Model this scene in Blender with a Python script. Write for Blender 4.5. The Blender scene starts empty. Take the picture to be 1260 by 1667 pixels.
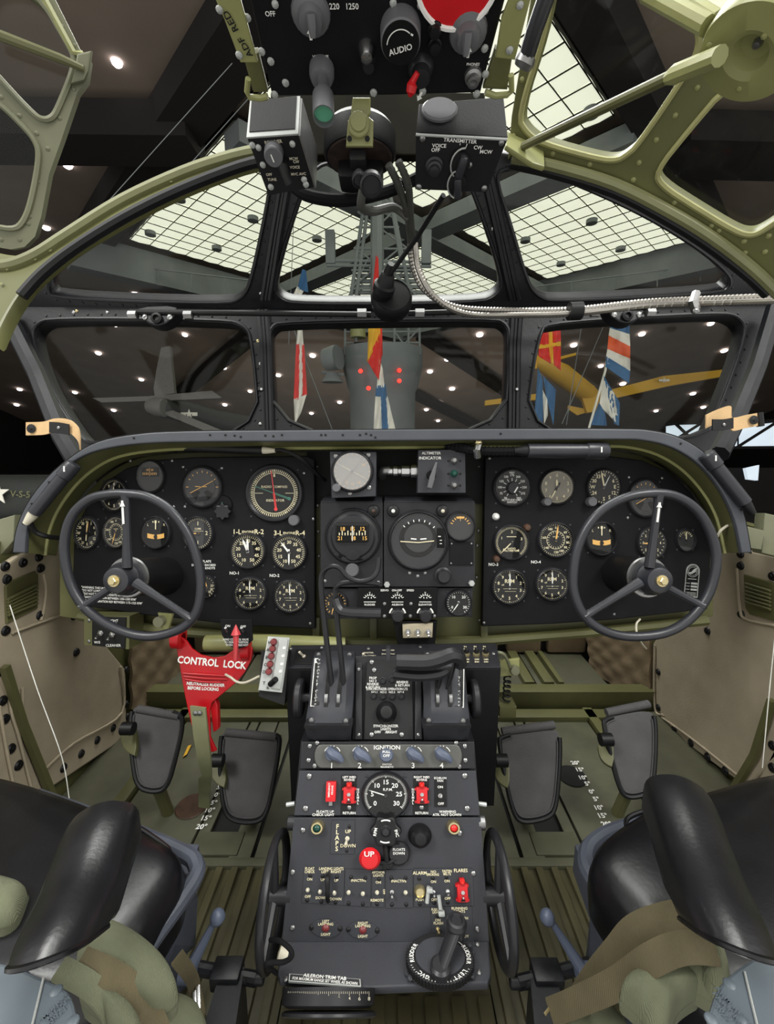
import bpy, bmesh, math, random
from mathutils import Vector, Matrix
random.seed(7)
R = math.radians; PI = math.pi
SC = bpy.context.scene; COL = SC.collection
# ---------------------------------------------------------------- camera, world, light, exposure
F = 700.0; PITCH = R(10); CAM = Vector((0, 0, 1.05))
FWD = Vector((0, math.cos(PITCH), -math.sin(PITCH))); UPV = Vector((0, math.sin(PITCH), math.cos(PITCH))); RT = Vector((1, 0, 0))
cd = bpy.data.cameras.new('camera'); cam = bpy.data.objects.new('camera', cd); COL.objects.link(cam)
cam.location = CAM; cam.rotation_euler = (R(90) - PITCH, 0, 0)
cd.sensor_fit = 'HORIZONTAL'; cd.sensor_width = 36; cd.lens = F / 1260 * 36; cd.clip_start = .02; cd.clip_end = 400
SC.camera = cam
w = bpy.data.worlds.new('museum_air'); SC.world = w; w.use_nodes = True
w.node_tree.nodes['Background'].inputs[0].default_value = (1, .985, .94, 1)
w.node_tree.nodes['Background'].inputs[1].default_value = .95
def lamp(name, loc, look, sx, sy, e, col=(1, 1, .96)):
    l = bpy.data.lights.new(name, 'AREA'); l.shape = 'RECTANGLE'; l.size = sx; l.size_y = sy; l.energy = e; l.color = col
    o = bpy.data.objects.new(name, l); COL.objects.link(o); o.location = loc
    o.rotation_euler = (Vector(look) - Vector(loc)).to_track_quat('-Z', 'Y').to_euler(); return o
lamp('overhead_fill_light', (0, 1.9, 3.7), (0, .55, .4), 1.8, 1.8, 130)  # area lamp added above the cockpit for armrest highlights, standing in for the skylight
for sd in (-1, 1): lamp('side_fill_light', (sd * 2.8, -1.4, 5.2), (-sd * .8, 1.1, .2), 1.6, 1.6, 200)  # two unseen fill lamps, added to brighten the cloth walls and floor
lamp('far_ceiling_fill', (0, 36, -2.6), (0, 52, 5), 26, 8, 900, (1, .94, .86))  # unseen uplight, added only to brighten the sloping far ceiling
SC.view_settings.view_transform = 'Standard'; SC.view_settings.look = 'None'; SC.view_settings.gamma = 1
SC.view_settings.use_curve_mapping = False; SC.view_settings.exposure = 0
# ---------------------------------------------------------------- measuring: photo pixel -> point in the room
def ray(px, py): return FWD + RT * ((px - 630) / F) - UPV * ((py - 833.5) / F)
def D(px, py, d): return CAM + ray(px, py) * d
def atX(px, py, x):
    r = ray(px, py); return CAM + r * (x / r.x)
def atZ(px, py, z):
    r = ray(px, py); return CAM + r * ((z - CAM.z) / r.z)
def atY(px, py, y):
    r = ray(px, py); return CAM + r * (y / r.y)
class Pl:
    def __init__(s, a, b=None, c=None):
        if b is None: s.o = CAM + FWD * a; s.n = -FWD
        else:
            s.o = D(*a); s.n = (D(*b) - s.o).cross(D(*c) - s.o).normalized()
            if s.n.dot(CAM - s.o) < 0: s.n = -s.n
        s.u = (RT - s.n * RT.dot(s.n)).normalized(); s.v = s.n.cross(s.u)
        s.sy = 1; s.M = Matrix.Translation(s.o) @ Matrix((s.u, s.v, s.n)).transposed().to_4x4()
    def at(s, px, py, lift=0):
        r = ray(px, py); o = s.o + s.n * lift
        return CAM + r * ((o - CAM).dot(s.n) / r.dot(s.n))
    def uv(s, px, py):
        p = s.at(px, py) - s.o; return (p.dot(s.u), p.dot(s.v))
    def fr(s, px, py, rot=0, lift=0):
        return Matrix.Translation(s.at(px, py) + s.n * lift) @ Matrix((s.u, s.v, s.n)).transposed().to_4x4() @ Matrix.Diagonal((1, s.sy, 1, 1)) @ Matrix.Rotation(R(rot), 4, 'Z')
    def sc(s, px, py): return (s.at(px, py) - CAM).dot(FWD) / F
def axis_fr(o, z, up=(0, 0, 1)):
    z = Vector(z).normalized(); up = Vector(up)
    if abs(z.dot(up)) > .97: up = Vector((0, 1, 0))
    x = up.cross(z).normalized(); y = z.cross(x)
    return Matrix.Translation(o) @ Matrix((x, y, z)).transposed().to_4x4()
# ---------------------------------------------------------------- mesh helpers
def chk(p, n=2, closed=True):
    for _ in range(n):
        q = []; m = len(p)
        for i in range(m if closed else m - 1):
            a, b = Vector(p[i]), Vector(p[(i + 1) % m]); q += [a * .75 + b * .25, a * .25 + b * .75]
        p = q if closed else [Vector(p[0])] + q + [Vector(p[-1])]
    return [tuple(x) for x in p]
def cat(p, n=6, closed=False):
    p = [Vector(x) for x in p]; m = len(p); out = []
    for i in range(m if closed else m - 1):
        g = lambda k: p[k % m] if closed else p[max(0, min(m - 1, k))]
        a, b, c, d = g(i - 1), g(i), g(i + 1), g(i + 2)
        for j in range(n):
            t = j / n
            out.append(.5 * ((2 * b) + (c - a) * t + (2 * a - 5 * b + 4 * c - d) * t * t + (3 * b - a - 3 * c + d) * t ** 3))
    if not closed: out.append(p[-1])
    return out
sm = lambda q: [tuple(p)[:2] for p in cat([(x, y, 0) for x, y in q], 4)]
_txt = {}
def curve_mesh(cu):
    o = bpy.data.objects.new('tmp', cu); COL.objects.link(o)
    dg = bpy.context.evaluated_depsgraph_get(); e = o.evaluated_get(dg); me = e.to_mesh()
    r = ([tuple(v.co) for v in me.vertices], [tuple(p.vertices) for p in me.polygons])
    e.to_mesh_clear(); bpy.data.objects.remove(o); bpy.data.curves.remove(cu); return r
def text_geo(s, bold):
    if (s, bold) not in _txt:
        cu = bpy.data.curves.new('t', 'FONT'); cu.body = s; cu.align_x = 'CENTER'; cu.align_y = 'CENTER'; cu.size = 1
        cu.resolution_u = 2; cu.offset = bold; cu.space_line = .82; _txt[(s, bold)] = curve_mesh(cu)
    return _txt[(s, bold)]
class B:
    def __init__(s): s.v = []; s.f = []
    def add(s, vs, fs, M=None):
        n = len(s.v); s.v += [M @ Vector(p) if M else Vector(p) for p in vs]; s.f += [[i + n for i in f] for f in fs]; return s
    def box(s, M, x, y, z, b=0):
        bm = bmesh.new(); bmesh.ops.create_cube(bm, size=1); bmesh.ops.scale(bm, vec=(x, y, z), verts=bm.verts)
        if b: bmesh.ops.bevel(bm, geom=bm.edges[:], offset=b, segments=2, profile=.6, affect='EDGES')
        bm.verts.index_update(); s.add([v.co.copy() for v in bm.verts], [[v.index for v in f.verts] for f in bm.faces], M); bm.free(); return s
    def lathe(s, M, prof, seg=24):
        vs, fs, rings = [], [], []
        for r, z in prof:
            if r < 1e-6: rings.append([len(vs)] * seg); vs.append((0, 0, z))
            else:
                rings.append(list(range(len(vs), len(vs) + seg)))
                vs += [(r * math.cos(2 * PI * k / seg), r * math.sin(2 * PI * k / seg), z) for k in range(seg)]
        for a, b in zip(rings, rings[1:]):
            for k in range(seg):
                q = []
                for i in (a[k], a[(k + 1) % seg], b[(k + 1) % seg], b[k]):
                    if i not in q: q.append(i)
                if len(q) > 2: fs.append(q)
        return s.add(vs, fs, M)
    def cyl(s, M, r, h, seg=20, b=0, r2=None):
        q = r if r2 is None else r2
        return s.lathe(M, [(0, 0), (r, 0)] + ([(q, h - b), (q - b, h)] if b else [(q, h)]) + [(0, h)], seg)
    def dome(s, M, r, h, seg=20, n=5):
        return s.lathe(M, [(0, 0)] + [(r * math.cos(k * PI / 2 / n), h * math.sin(k * PI / 2 / n)) for k in range(n)] + [(0, h)], seg)
    def tube(s, pts, r, seg=8, closed=False, flat=1):
        pts = [Vector(p) for p in pts]; m = len(pts); rr = r if isinstance(r, (list, tuple)) else [r] * m
        T = [((pts[(i + 1) % m] - pts[i - 1]) if closed else (pts[min(i + 1, m - 1)] - pts[max(i - 1, 0)])).normalized() for i in range(m)]
        nx = T[0].orthogonal().normalized(); vs, fs = [], []
        for i in range(m):
            nx = (nx - T[i] * nx.dot(T[i])).normalized(); ny = T[i].cross(nx)
            vs += [pts[i] + (nx * math.cos(2 * PI * k / seg) + ny * math.sin(2 * PI * k / seg) * flat) * rr[i] for k in range(seg)]
        for i in range(m if closed else m - 1):
            for k in range(seg):
                a, b = i * seg, ((i + 1) % m) * seg
                fs.append([a + k, a + (k + 1) % seg, b + (k + 1) % seg, b + k])
        if not closed: fs += [list(range(seg))[::-1], list(range((m - 1) * seg, m * seg))]
        return s.add(vs, fs)
    def fill(s, M, outs, th=.004, bev=0):
        cu = bpy.data.curves.new('c', 'CURVE'); cu.dimensions = '2D'; cu.fill_mode = 'BOTH'; cu.extrude = max(th / 2 - bev, 0); cu.bevel_depth = bev; cu.bevel_resolution = 1; cu.offset = -bev
        for o in outs:
            sp = cu.splines.new('POLY'); sp.points.add(len(o) - 1); sp.use_cyclic_u = True
            for p, q in zip(sp.points, o): p.co = (q[0], q[1], 0, 1)
        vs, fs = curve_mesh(cu); return s.add([(a, b, c - th / 2) for a, b, c in vs], fs, M)
    def out(s, pl, outs, th=.004, bev=0, lift=0):      # outlines given in photo pixels, laid on a plane of the cockpit
        return s.fill(Matrix.Translation(pl.n * lift) @ pl.M, [[pl.uv(*p) for p in o] for o in outs], th, bev)
    def hexa(s, a, b):
        n = len(a); return s.add(list(a) + list(b), [list(range(n)), list(range(2 * n - 1, n - 1, -1))] + [[i, i + n, (i + 1) % n + n, (i + 1) % n] for i in range(n)])
    def slab(s, rows, back):
        g = [[D(x, y, d) for x in xs] for xs, y, d in rows]; return s.sheet(g, back)
    def sheet(s, g, back):
        n, m = len(g), len(g[0]); back = Vector(back); vs = [Vector(p) for r in g for p in r]; k = n * m; fs = []
        vs += [p + back for p in vs]
        for i in range(n - 1):
            for j in range(m - 1):
                q = [i * m + j, i * m + j + 1, (i + 1) * m + j + 1, (i + 1) * m + j]; fs += [q[::-1], [x + k for x in q]]
        rim = [j for j in range(m)] + [i * m + m - 1 for i in range(1, n)] + [(n - 1) * m + j for j in range(m - 2, -1, -1)] + [i * m for i in range(n - 2, 0, -1)]
        for a, b in zip(rim, rim[1:] + rim[:1]): fs.append([a, b, b + k, a + k])
        return s.add(vs, fs)
    def text(s, M, t, size, bold=.012, sx=1):
        vs, fs = text_geo(t, bold); return s.add(vs, fs, M @ Matrix.Diagonal((size * sx, size, 1, 1)))
def mesh_of(name, b, mats, sharp=32):
    me = bpy.data.meshes.new(name); me.from_pydata([tuple(v) for v in b.v], [], b.f); me.materials.append(mats)
    bm = bmesh.new(); bm.from_mesh(me); bmesh.ops.recalc_face_normals(bm, faces=bm.faces); bm.to_mesh(me); bm.free()
    me.shade_smooth(); me.set_sharp_from_angle(angle=R(sharp)); return me
def base(p):
    v = Vector()
    while p is not None: v = v + p.location; p = p.parent
    return v
def tag(o, label=None, cat_=None, group=None, kind=None):
    if label: o['label'] = label
    if cat_: o['category'] = cat_
    if group: o['group'] = group
    if kind: o['kind'] = kind
    return o
def obj(name, b, m, parent=None, sharp=32, label=None, kind=None):
    off = base(parent); b.v = [v - off for v in b.v]
    o = bpy.data.objects.new(name, mesh_of(name, b, m, sharp)); COL.objects.link(o); o.parent = parent
    return tag(o, label, kind=kind)
def solo(name, b, m, label, cat_, group=None, sharp=32): return tag(obj(name, b, m, sharp=sharp), label, cat_, group)
def thing(name, loc, label, cat_, group=None):
    o = bpy.data.objects.new(name, None); COL.objects.link(o); o.location = loc; o.empty_display_size = .02
    return tag(o, label, cat_, group)
def struct(name, b, m, parent=None, sharp=32): return obj(name, b, m, parent, sharp, kind=None if parent else 'structure')
def inst(name, me, M, parent):
    o = bpy.data.objects.new(name, me); COL.objects.link(o); o.parent = parent
    o.matrix_local = Matrix.Translation(-base(parent)) @ M; return o
# ---------------------------------------------------------------- materials
def lin(c): return tuple((x / 255 / 12.92 if x / 255 <= .04045 else ((x / 255 + .055) / 1.055) ** 2.4) for x in c) + (1,)
def mat(name, c, rough=.5, metal=0, var=.12, scale=18, bump=0, bscale=300, emit=0, spec=.5, wear=None, wscale=30, wth=.68):
    m = bpy.data.materials.new(name); m.use_nodes = True; nt = m.node_tree; N = nt.nodes; L = nt.links; p = N['Principled BSDF']
    p.inputs['Roughness'].default_value = rough; p.inputs['Metallic'].default_value = metal; p.inputs['Specular IOR Level'].default_value = spec
    col = lin(c); p.inputs['Base Color'].default_value = col
    tc = N.new('ShaderNodeTexCoord')
    if var:
        n = N.new('ShaderNodeTexNoise'); n.inputs['Scale'].default_value = scale; n.inputs['Detail'].default_value = 5; L.new(tc.outputs['Object'], n.inputs['Vector'])
        r = N.new('ShaderNodeValToRGB'); L.new(n.outputs['Fac'], r.inputs['Fac'])
        r.color_ramp.elements[0].position = .3; r.color_ramp.elements[1].position = .72
        r.color_ramp.elements[0].color = tuple(x * (1 - var) for x in col[:3]) + (1,); r.color_ramp.elements[1].color = tuple(min(1, x * (1 + var)) for x in col[:3]) + (1,)
        outc = r.outputs['Color']
        if wear:
            n2 = N.new('ShaderNodeTexNoise'); n2.inputs['Scale'].default_value = wscale; n2.inputs['Detail'].default_value = 8; n2.inputs['Roughness'].default_value = .7; L.new(tc.outputs['Object'], n2.inputs['Vector'])
            r2 = N.new('ShaderNodeValToRGB'); L.new(n2.outputs['Fac'], r2.inputs['Fac']); r2.color_ramp.elements[0].position = wth; r2.color_ramp.elements[1].position = wth + .03
            mx = N.new('ShaderNodeMixRGB'); L.new(r2.outputs['Color'], mx.inputs['Fac']); L.new(outc, mx.inputs['Color1']); mx.inputs['Color2'].default_value = lin(wear); outc = mx.outputs['Color']
        L.new(outc, p.inputs['Base Color'])
    if bump:
        b = N.new('ShaderNodeBump'); b.inputs['Strength'].default_value = bump; b.inputs['Distance'].default_value = .002
        n = N.new('ShaderNodeTexNoise'); n.inputs['Scale'].default_value = bscale; n.inputs['Detail'].default_value = 3; L.new(tc.outputs['Object'], n.inputs['Vector'])
        L.new(n.outputs['Fac'], b.inputs['Height']); L.new(b.outputs['Normal'], p.inputs['Normal'])
    if emit: p.inputs['Emission Color'].default_value = col; p.inputs['Emission Strength'].default_value = emit
    return m
def weave(name, c, sc=220, rough=.9, dep=.5):
    m = mat(name, c, rough, var=.16, scale=14); nt = m.node_tree; N = nt.nodes; L = nt.links; tc = N['Texture Coordinate']
    w = N.new('ShaderNodeTexWave'); w.inputs['Scale'].default_value = sc; w.inputs['Distortion'].default_value = 1; L.new(tc.outputs['Object'], w.inputs['Vector'])
    b = N.new('ShaderNodeBump'); b.inputs['Strength'].default_value = dep; b.inputs['Distance'].default_value = .001; L.new(w.outputs['Fac'], b.inputs['Height']); L.new(b.outputs['Normal'], N['Principled BSDF'].inputs['Normal']); return m
def glassy(name, tint=(1, 1, 1), gloss=.02):
    m = bpy.data.materials.new(name); m.use_nodes = True; nt = m.node_tree; N = nt.nodes; L = nt.links; N.remove(N['Principled BSDF'])
    t = N.new('ShaderNodeBsdfTransparent'); t.inputs[0].default_value = tint + (1,)
    g = N.new('ShaderNodeBsdfGlossy'); g.inputs['Roughness'].default_value = .03
    a = N.new('ShaderNodeMixShader'); a.inputs[0].default_value = gloss; L.new(t.outputs[0], a.inputs[1]); L.new(g.outputs[0], a.inputs[2])
    L.new(a.outputs[0], N['Material Output'].inputs['Surface']); return m
M = {}
def mk(k, *a, **kw): M[k] = mat(k, *a, **kw)
mk('panel', (15, 15, 18), .6, spec=.22, bump=.15, bscale=500, var=.2, scale=30)
mk('black', (17, 17, 19), .5, spec=.35, bump=.1, var=.2)
mk('frame_black', (22, 23, 27), .42, bump=.15, bscale=120, var=.3, scale=40, wear=(78, 76, 70), wscale=60, wth=.7)
mk('pedestal', (52, 53, 58), .5, spec=.35, bump=.15, bscale=600, var=.12, scale=12, wear=(96, 96, 98), wscale=45, wth=.73)
mk('pedestal_dark', (32, 32, 36), .48, spec=.35, bump=.12, bscale=500, var=.2)
mk('grey_strip', (66, 69, 75), .5, bump=.1, var=.1)
mk('wheel', (42, 43, 48), .36, bump=.1, bscale=200, var=.1)
mk('bezel', (36, 36, 39), .35, spec=.4, var=.15)
mk('dial', (14, 14, 15), .7, spec=.2, var=.1)
mk('dial_grey', (40, 40, 42), .6, var=.1)
mk('dial_tan', (124, 119, 106), .6, var=.1)
mk('white', (235, 235, 230), .6, var=0)
mk('cream', (226, 216, 178), .6, var=0)
mk('orange', (228, 176, 92), .6, var=0)
mk('pinkred', (226, 48, 48), .5, var=0)
mk('green', (44, 110, 92), .5, var=0)
mk('olive', (90, 90, 57), .45, bump=.05, var=.14, scale=9)
mk('olive_light', (140, 141, 92), .4, bump=.04, var=.1, scale=10)
mk('olive_roof', (100, 101, 62), .42, bump=.05, var=.12, scale=8)
mk('hatch_grey', (112, 113, 90), .45, bump=.05, var=.14, scale=10)
mk('rubber_sand', (150, 148, 98), .6, var=.15)
mk('floor', (77, 77, 60), .6, bump=.12, bscale=90, var=.2, scale=14, wear=(118, 114, 88), wscale=24, wth=.7)
mk('floor_rib', (80, 76, 53), .5, bump=.1, var=.2, scale=16, wear=(176, 174, 160), wscale=38, wth=.715)
mk('dark', (14, 14, 14), .8, var=.2)
mk('curtain', (166, 154, 132), .95, bump=.35, bscale=240, var=.1, scale=10)
mk('quilt', (120, 104, 80), .95, bump=.3, bscale=200, var=.12, scale=10)
mk('leather', (15, 15, 18), .3, bump=.1, bscale=160, var=.25, scale=30)
mk('leather_worn', (22, 22, 25), .3, spec=.8, bump=.1, bscale=220, var=.25, scale=30)
mk('seat_metal', (68, 72, 82), .42, var=.14, scale=22, wear=(190, 178, 110), wscale=30, wth=.74)
mk('seat_blue', (90, 99, 106), .45, bump=.05, var=.08)
mk('lever_blue', (86, 94, 112), .4, var=.08)
mk('red', (196, 22, 30), .4, var=.12)
mk('red_lock', (178, 14, 24), .38, var=.14, scale=12)
mk('red_glass', (214, 40, 34), .2, var=.1)
mk('dull_red', (110, 40, 42), .4, var=.1)
mk('green_glass', (24, 66, 56), .15, var=.1)
mk('chrome', (205, 205, 205), .2, metal=1, var=.05)
mk('steel', (150, 150, 150), .35, metal=.9, var=.1)
mk('alu', (176, 179, 176), .42, metal=.25, var=.06)
mk('brass', (206, 192, 148), .3, metal=.9, var=.1)
mk('conduit', (170, 165, 158), .32, metal=.9, var=.12)
mk('tan_plate', (182, 172, 148), .5, metal=.2, var=.08)
mk('cable', (74, 74, 70), .55, var=.15)
mk('cable_black', (18, 18, 20), .8, spec=.15, var=.15)
mk('ivory', (200, 194, 174), .5, var=.08)
mk('strap_tan', (206, 172, 126), .9, bump=.4, bscale=400, var=.12)
mk('knob_grey', (92, 92, 95), .4, var=.1)
mk('brown', (74, 52, 38), .5, var=.4, scale=60)
mk('pedal', (76, 75, 76), .8, bump=.6, bscale=500, var=.15)
mk('rope_white', (214, 214, 206), .8, bump=.5, bscale=500, var=.1)
mk('hall_brown', (142, 128, 115), .9, var=.1, scale=.6)
mk('hall_dark', (26, 23, 21), .9, var=.2, scale=.5)
mk('hall_grey', (96, 100, 100), .7, var=.12, scale=.6)
mk('mast', (112, 118, 118), .6, var=.15, scale=1.2)
mk('sky_panel', (250, 252, 228), .6, var=0, emit=.84)
mk('spot', (255, 246, 250), .5, var=0, emit=7)
mk('red_lamp', (255, 40, 30), .5, var=0, emit=4)
mk('daylight', (214, 228, 240), .5, var=.25, scale=.8, emit=.8)
mk('yellow', (206, 160, 42), .5, var=.12, scale=.8)
mk('plane_grey', (108, 106, 102), .6, var=.12)
mk('plane_dark', (28, 32, 28), .6, var=.12)
for k, c in dict(flag_red=(206, 52, 46), flag_white=(214, 212, 200), flag_blue=(52, 96, 136), flag_yellow=(218, 168, 50), flag_orange=(214, 92, 50)).items(): M[k] = mat(k, c, .85, var=.14, scale=2.5)
M['web'] = weave('web', (98, 101, 79), 260)
M['web_brown'] = weave('web_brown', (88, 80, 57), 240)
M['pane'] = glassy('pane', (.95, .96, .95), gloss=.012)
M['dial_glass'] = glassy('dial_glass', gloss=.02)
M['clock_glass'] = glassy('clock_glass', gloss=.3)
SCREW = {}
def screw_mesh(r, m='steel'):
    k = (round(r, 4), m)
    if k not in SCREW:
        b = B(); I = Matrix(); b.dome(I, r, r * .55, 10, 3); b.box(Matrix.Translation((0, 0, r * .5)), r * 1.3, r * .22, r * .2); SCREW[k] = mesh_of('screw', b, M[m])
    return SCREW[k]
def screws(pl, pts, parent, r=3, m='steel', lift=0, name='screw'):
    for x, y in pts: inst(name, screw_mesh(r * pl.sc(x, y), m), pl.fr(x, y, random.uniform(0, 180), lift), parent)
def dots(pl, pts, r, lift=0):
    b = B()
    for x, y in pts: b.dome(pl.fr(x, y, 0, lift), r * pl.sc(x, y), r * pl.sc(x, y) * .7, 8, 2)
    return b
mk('bead', (116, 117, 82), .45, var=.1)
mk('dark_olive', (22, 21, 13), .8, spec=.1, var=.2)
# ================================================================ THE MUSEUM HALL
S2 = math.sqrt(.5); ZC = 9.05
def AB(a, b, z=ZC): return Vector(((a - b) * S2, (a + b) * S2, z))
AM = lambda o: Matrix.Translation(o) @ Matrix.Rotation(R(45), 4, 'Z')
b = B(); b.box(Matrix.Translation((0, 19, 9.9)), 110, 28, .3); struct('ceiling', b, M['hall_brown'])
SL = [Vector((0, 27, 9.4)), Vector((0, 62, -1.6))]
b = B(); b.hexa([Vector((-55, 33, 9.9)), Vector((55, 33, 9.9)), Vector((55, 70.46, -3.1)), Vector((-55, 70.46, -3.1))], [Vector((-55, 33.4, 10.3)), Vector((55, 33.4, 10.3)), Vector((55, 70.86, -2.7)), Vector((-55, 70.86, -2.7))]); struct('wall_front', b, M['hall_brown'])
sn = Vector((0, -11.8, -34)).normalized()
def slope(px, py, lift=.05):
    r = ray(px, py); o = Vector((0, 33, 9.9)) + sn * lift; return CAM + r * ((o - CAM).dot(sn) / r.dot(sn))
b = B(); b.box(Matrix.Translation((0, 39, -3.2)), 110, 72, .3); struct('floor', b, M['hall_dark'])
for s, n in ((-1, 'port'), (1, 'starboard')):
    b = B(); b.box(Matrix.Translation((s * 44, 39, 3)), .4, 72, 14); struct('wall_' + n, b, M['hall_dark'])
# skylight: four bays of glowing panels turned 45 degrees to the aircraft
cell = 0
def skylight(a0, a1, b0, b1, na, nb, label):
    t = thing('skylight', AB((a0 + a1) / 2, (b0 + b1) / 2, ZC + .1), label, 'skylight', 'glowing ceiling bays of the hall')
    bb = B(); bb.box(AM(AB((a0 + a1) / 2, (b0 + b1) / 2, ZC + .3)), a1 - a0, b1 - b0, .2); obj('backing', bb, M['hall_dark'], t)
    da, db = (a1 - a0) / na, (b1 - b0) / nb
    q = B(); g = [[Vector(((i / 2 - .5) * (da - .02), (j / 2 - .5) * (db - .02), -.05 if i == 1 and j == 1 else (-.03 if 1 in (i, j) else 0))) for i in range(3)] for j in range(3)]
    q.sheet(g, (0, 0, .03)); me = mesh_of('panel', q, M['sky_panel'])
    for i in range(na + 1): q = B(); q.box(AM(AB(a0 + da * i, (b0 + b1) / 2, ZC + .06)), .016, b1 - b0, .03); obj('grid_bar', q, M['hall_dark'], t)
    for j in range(nb + 1): q = B(); q.box(AM(AB((a0 + a1) / 2, b0 + db * j, ZC + .06)), a1 - a0, .016, .03); obj('grid_bar', q, M['hall_dark'], t)
    for i in range(na):
        for j in range(nb): inst('panel', me, AM(AB(a0 + da * (i + .5), b0 + db * (j + .5), ZC + .1)), t)
skylight(6.3, 13.0, 4.8, 11.2, 9, 9, 'glowing skylight bay seen through the copilot hatch window')
skylight(14.0, 23, 4.8, 11.2, 12, 9, 'glowing grid skylight bay beyond the copilot upper windshield pane')
skylight(6.3, 13.0, 12.0, 21.5, 9, 13, 'glowing grid skylight bay beyond the pilot upper windshield pane')
skylight(14.0, 23, 12.0, 21.5, 12, 13, 'farthest glowing skylight bay, behind the lattice mast')
def beam(p, q, wd, h, m, label=None, nm='beam', cat_='beam', group=None):
    p, q = Vector(p), Vector(q); d = (q - p); L = d.length; zz = d.normalized(); x = Vector((0, 0, 1)).cross(zz).normalized(); y = zz.cross(x)
    bb = B(); bb.box(Matrix.Translation((p + q) / 2) @ Matrix((x, y, zz)).transposed().to_4x4(), wd, h, L)
    return solo(nm, bb, m, label, cat_, group) if label else bb
beam(AB(13.5, 4.3, 8.6), AB(13.5, 23, 8.6), .9, .5, M['mast'], 'grey roof beam crossing the skylight from copilot side to mast', group='hall roof beams')
beam(AB(6.0, 11.6, 8.55), AB(24, 11.6, 8.55), .8, .5, M['mast'], 'grey roof beam crossing the skylight from pilot side to mast', group='hall roof beams')
beam(AB(23.7, 3.5, 8.6), AB(23.7, 22.4, 8.6), .8, 1.3, M['mast'], 'deep grey edge beam under the far copilot side of the skylight', group='hall roof beams')
beam(AB(4.2, 22.2, 8.35), AB(24, 22.2, 8.35), .8, 1.3, M['mast'], 'deep grey edge beam under the far pilot side of the skylight', group='hall roof beams')
beam(AB(5.2, 2, 9.15), AB(5.2, 24, 9.15), 1.2, .7, M['hall_dark'], 'dark roof beam along the near pilot side of the skylight', group='hall roof beams')
beam(AB(24, 4.0, 9.0), AB(6, 4.0, 9.0), .7, .9, M['hall_dark'], 'dark roof beam along the near copilot side of the skylight', group='hall roof beams')
beam(atZ(-120, 215, 8.9), atZ(318, 220, 8.9), 1.3, .8, M['hall_dark'], 'dark ceiling beam above the open pilot hatch', group='hall roof beams')
beam(atZ(1090, 238, 8.9), atZ(1400, 246, 8.9), 1.7, .7, M['hall_dark'], 'dark ceiling beam behind the copilot side hatch pane', group='hall roof beams')
for p, q, lb in (((415, 540), (262, 668), 'dark sloping truss on the far ceiling above the grey aircraft'), ((690, 545), (872, 668), 'dark sloping truss on the far ceiling beside the mast platform'), ((672, 640), (790, 700), 'short dark truss low on the far ceiling behind the mast')):
    beam(slope(*p, .4), slope(*q, .4), 1.5, .6, M['hall_dark'], lb, group='far ceiling trusses')
for k, (x, y, r) in enumerate([(190, 100, 7), (110, 268, 6), (75, 370, 5), (1254, 283, 6)] + [(187, 529, 3.6), (301, 545, 3.6), (160, 575, 3.6), (122, 639, 3), (109, 663, 3), (230, 618, 3), (185, 668, 3), (365, 599, 3), (366, 659, 3), (407, 637, 2.6), (292, 653, 2.4), (32, 634, 3), (27, 659, 3), (220, 477, 4)]
    + [(781, 545, 4.6), (509, 579, 4), (453, 611, 3.4), (700, 605, 3.6), (728, 585, 3.8), (736, 633, 3.8), (553, 655, 3), (507, 673, 2.6), (694, 667, 2.8), (714, 655, 2.8), (713, 685, 2.4), (467, 689, 2.4)]
    + [(934, 562, 4.2), (1045, 544, 4.2), (1157, 527, 4), (978, 596, 3.4), (891, 608, 4), (1014, 625, 3.8), (1179, 571, 4), (1128, 641, 3.4), (1145, 663, 3), (1068, 669, 2.6), (1219, 658, 2.6)]):
    p = atZ(x, y, 9.74) if k < 4 or y < 480 else slope(x, y, .08); n = Vector((0, 0, -1)) if k < 4 or y < 480 else sn
    b = B(); b.dome(axis_fr(p, n), r * (p - CAM).dot(FWD) / F * 1.25, .12, 12, 3)
    solo('spotlight', b, M['spot'], 'small white spotlight in the dark museum ceiling over the pilot hatch' if k < 3 else 'white spotlight behind the copilot side hatch pane' if k == 3 else 'tiny white spotlight on the far ceiling behind the %s' % ('pilot side corner post' if x < 40 else 'pilot upper windshield pane' if y < 500 else 'pilot lower windshield pane' if x < 410 else 'centre windshield pane' if x < 790 else 'copilot lower windshield pane' if x < 1200 else 'corner post at the copilot side'), 'spotlight', 'museum ceiling spotlights')
for x, y in ((292, 328), (412, 361), (245, 384), (353, 408), (896, 308), (963, 365), (855, 395), (1010, 409), (913, 433), (962, 190), (516, 393), (767, 424)):
    p = atZ(x, y, ZC - .14); b = B(); b.lathe(Matrix.Translation(p), [(0, 0), (.12, 0), (.2, .02), (.2, .16)], 16)
    solo('downlight', b, M['mast'], 'dark round downlight in the skylight behind the %s' % ('copilot hatch pane' if y < 200 else 'pilot upper pane' if x < 440 else 'centre upper pane' if x < 800 else 'copilot upper pane'), 'light', 'dark downlights in the skylight')
for (p, q, d, lb) in (((152, 355), (378, 103), 6, 'long thin steel wire crossing the open pilot hatch'), ((298, 280), (412, 152), 7, 'shorter steel wire ending beside the receiver box'), ((472, 520), (541, 700), 11.5, 'thin halyard slanting below the red and white pennant'), ((478, 360), (470, 560), 11.7, 'thin halyard by the blue and white flag'), ((985, 525), (915, 690), 11.5, 'slanting halyard between the diamond flag and the striped flag'), ((948, 522), (922, 692), 11.8, 'steeper halyard near the yellow aircraft'),):
    b = B(); b.tube([D(*p, d), D(*q, d)], .0009 * d, 6); solo('wire', b, M['mast'], lb, 'wire', 'wires in the hall')
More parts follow.
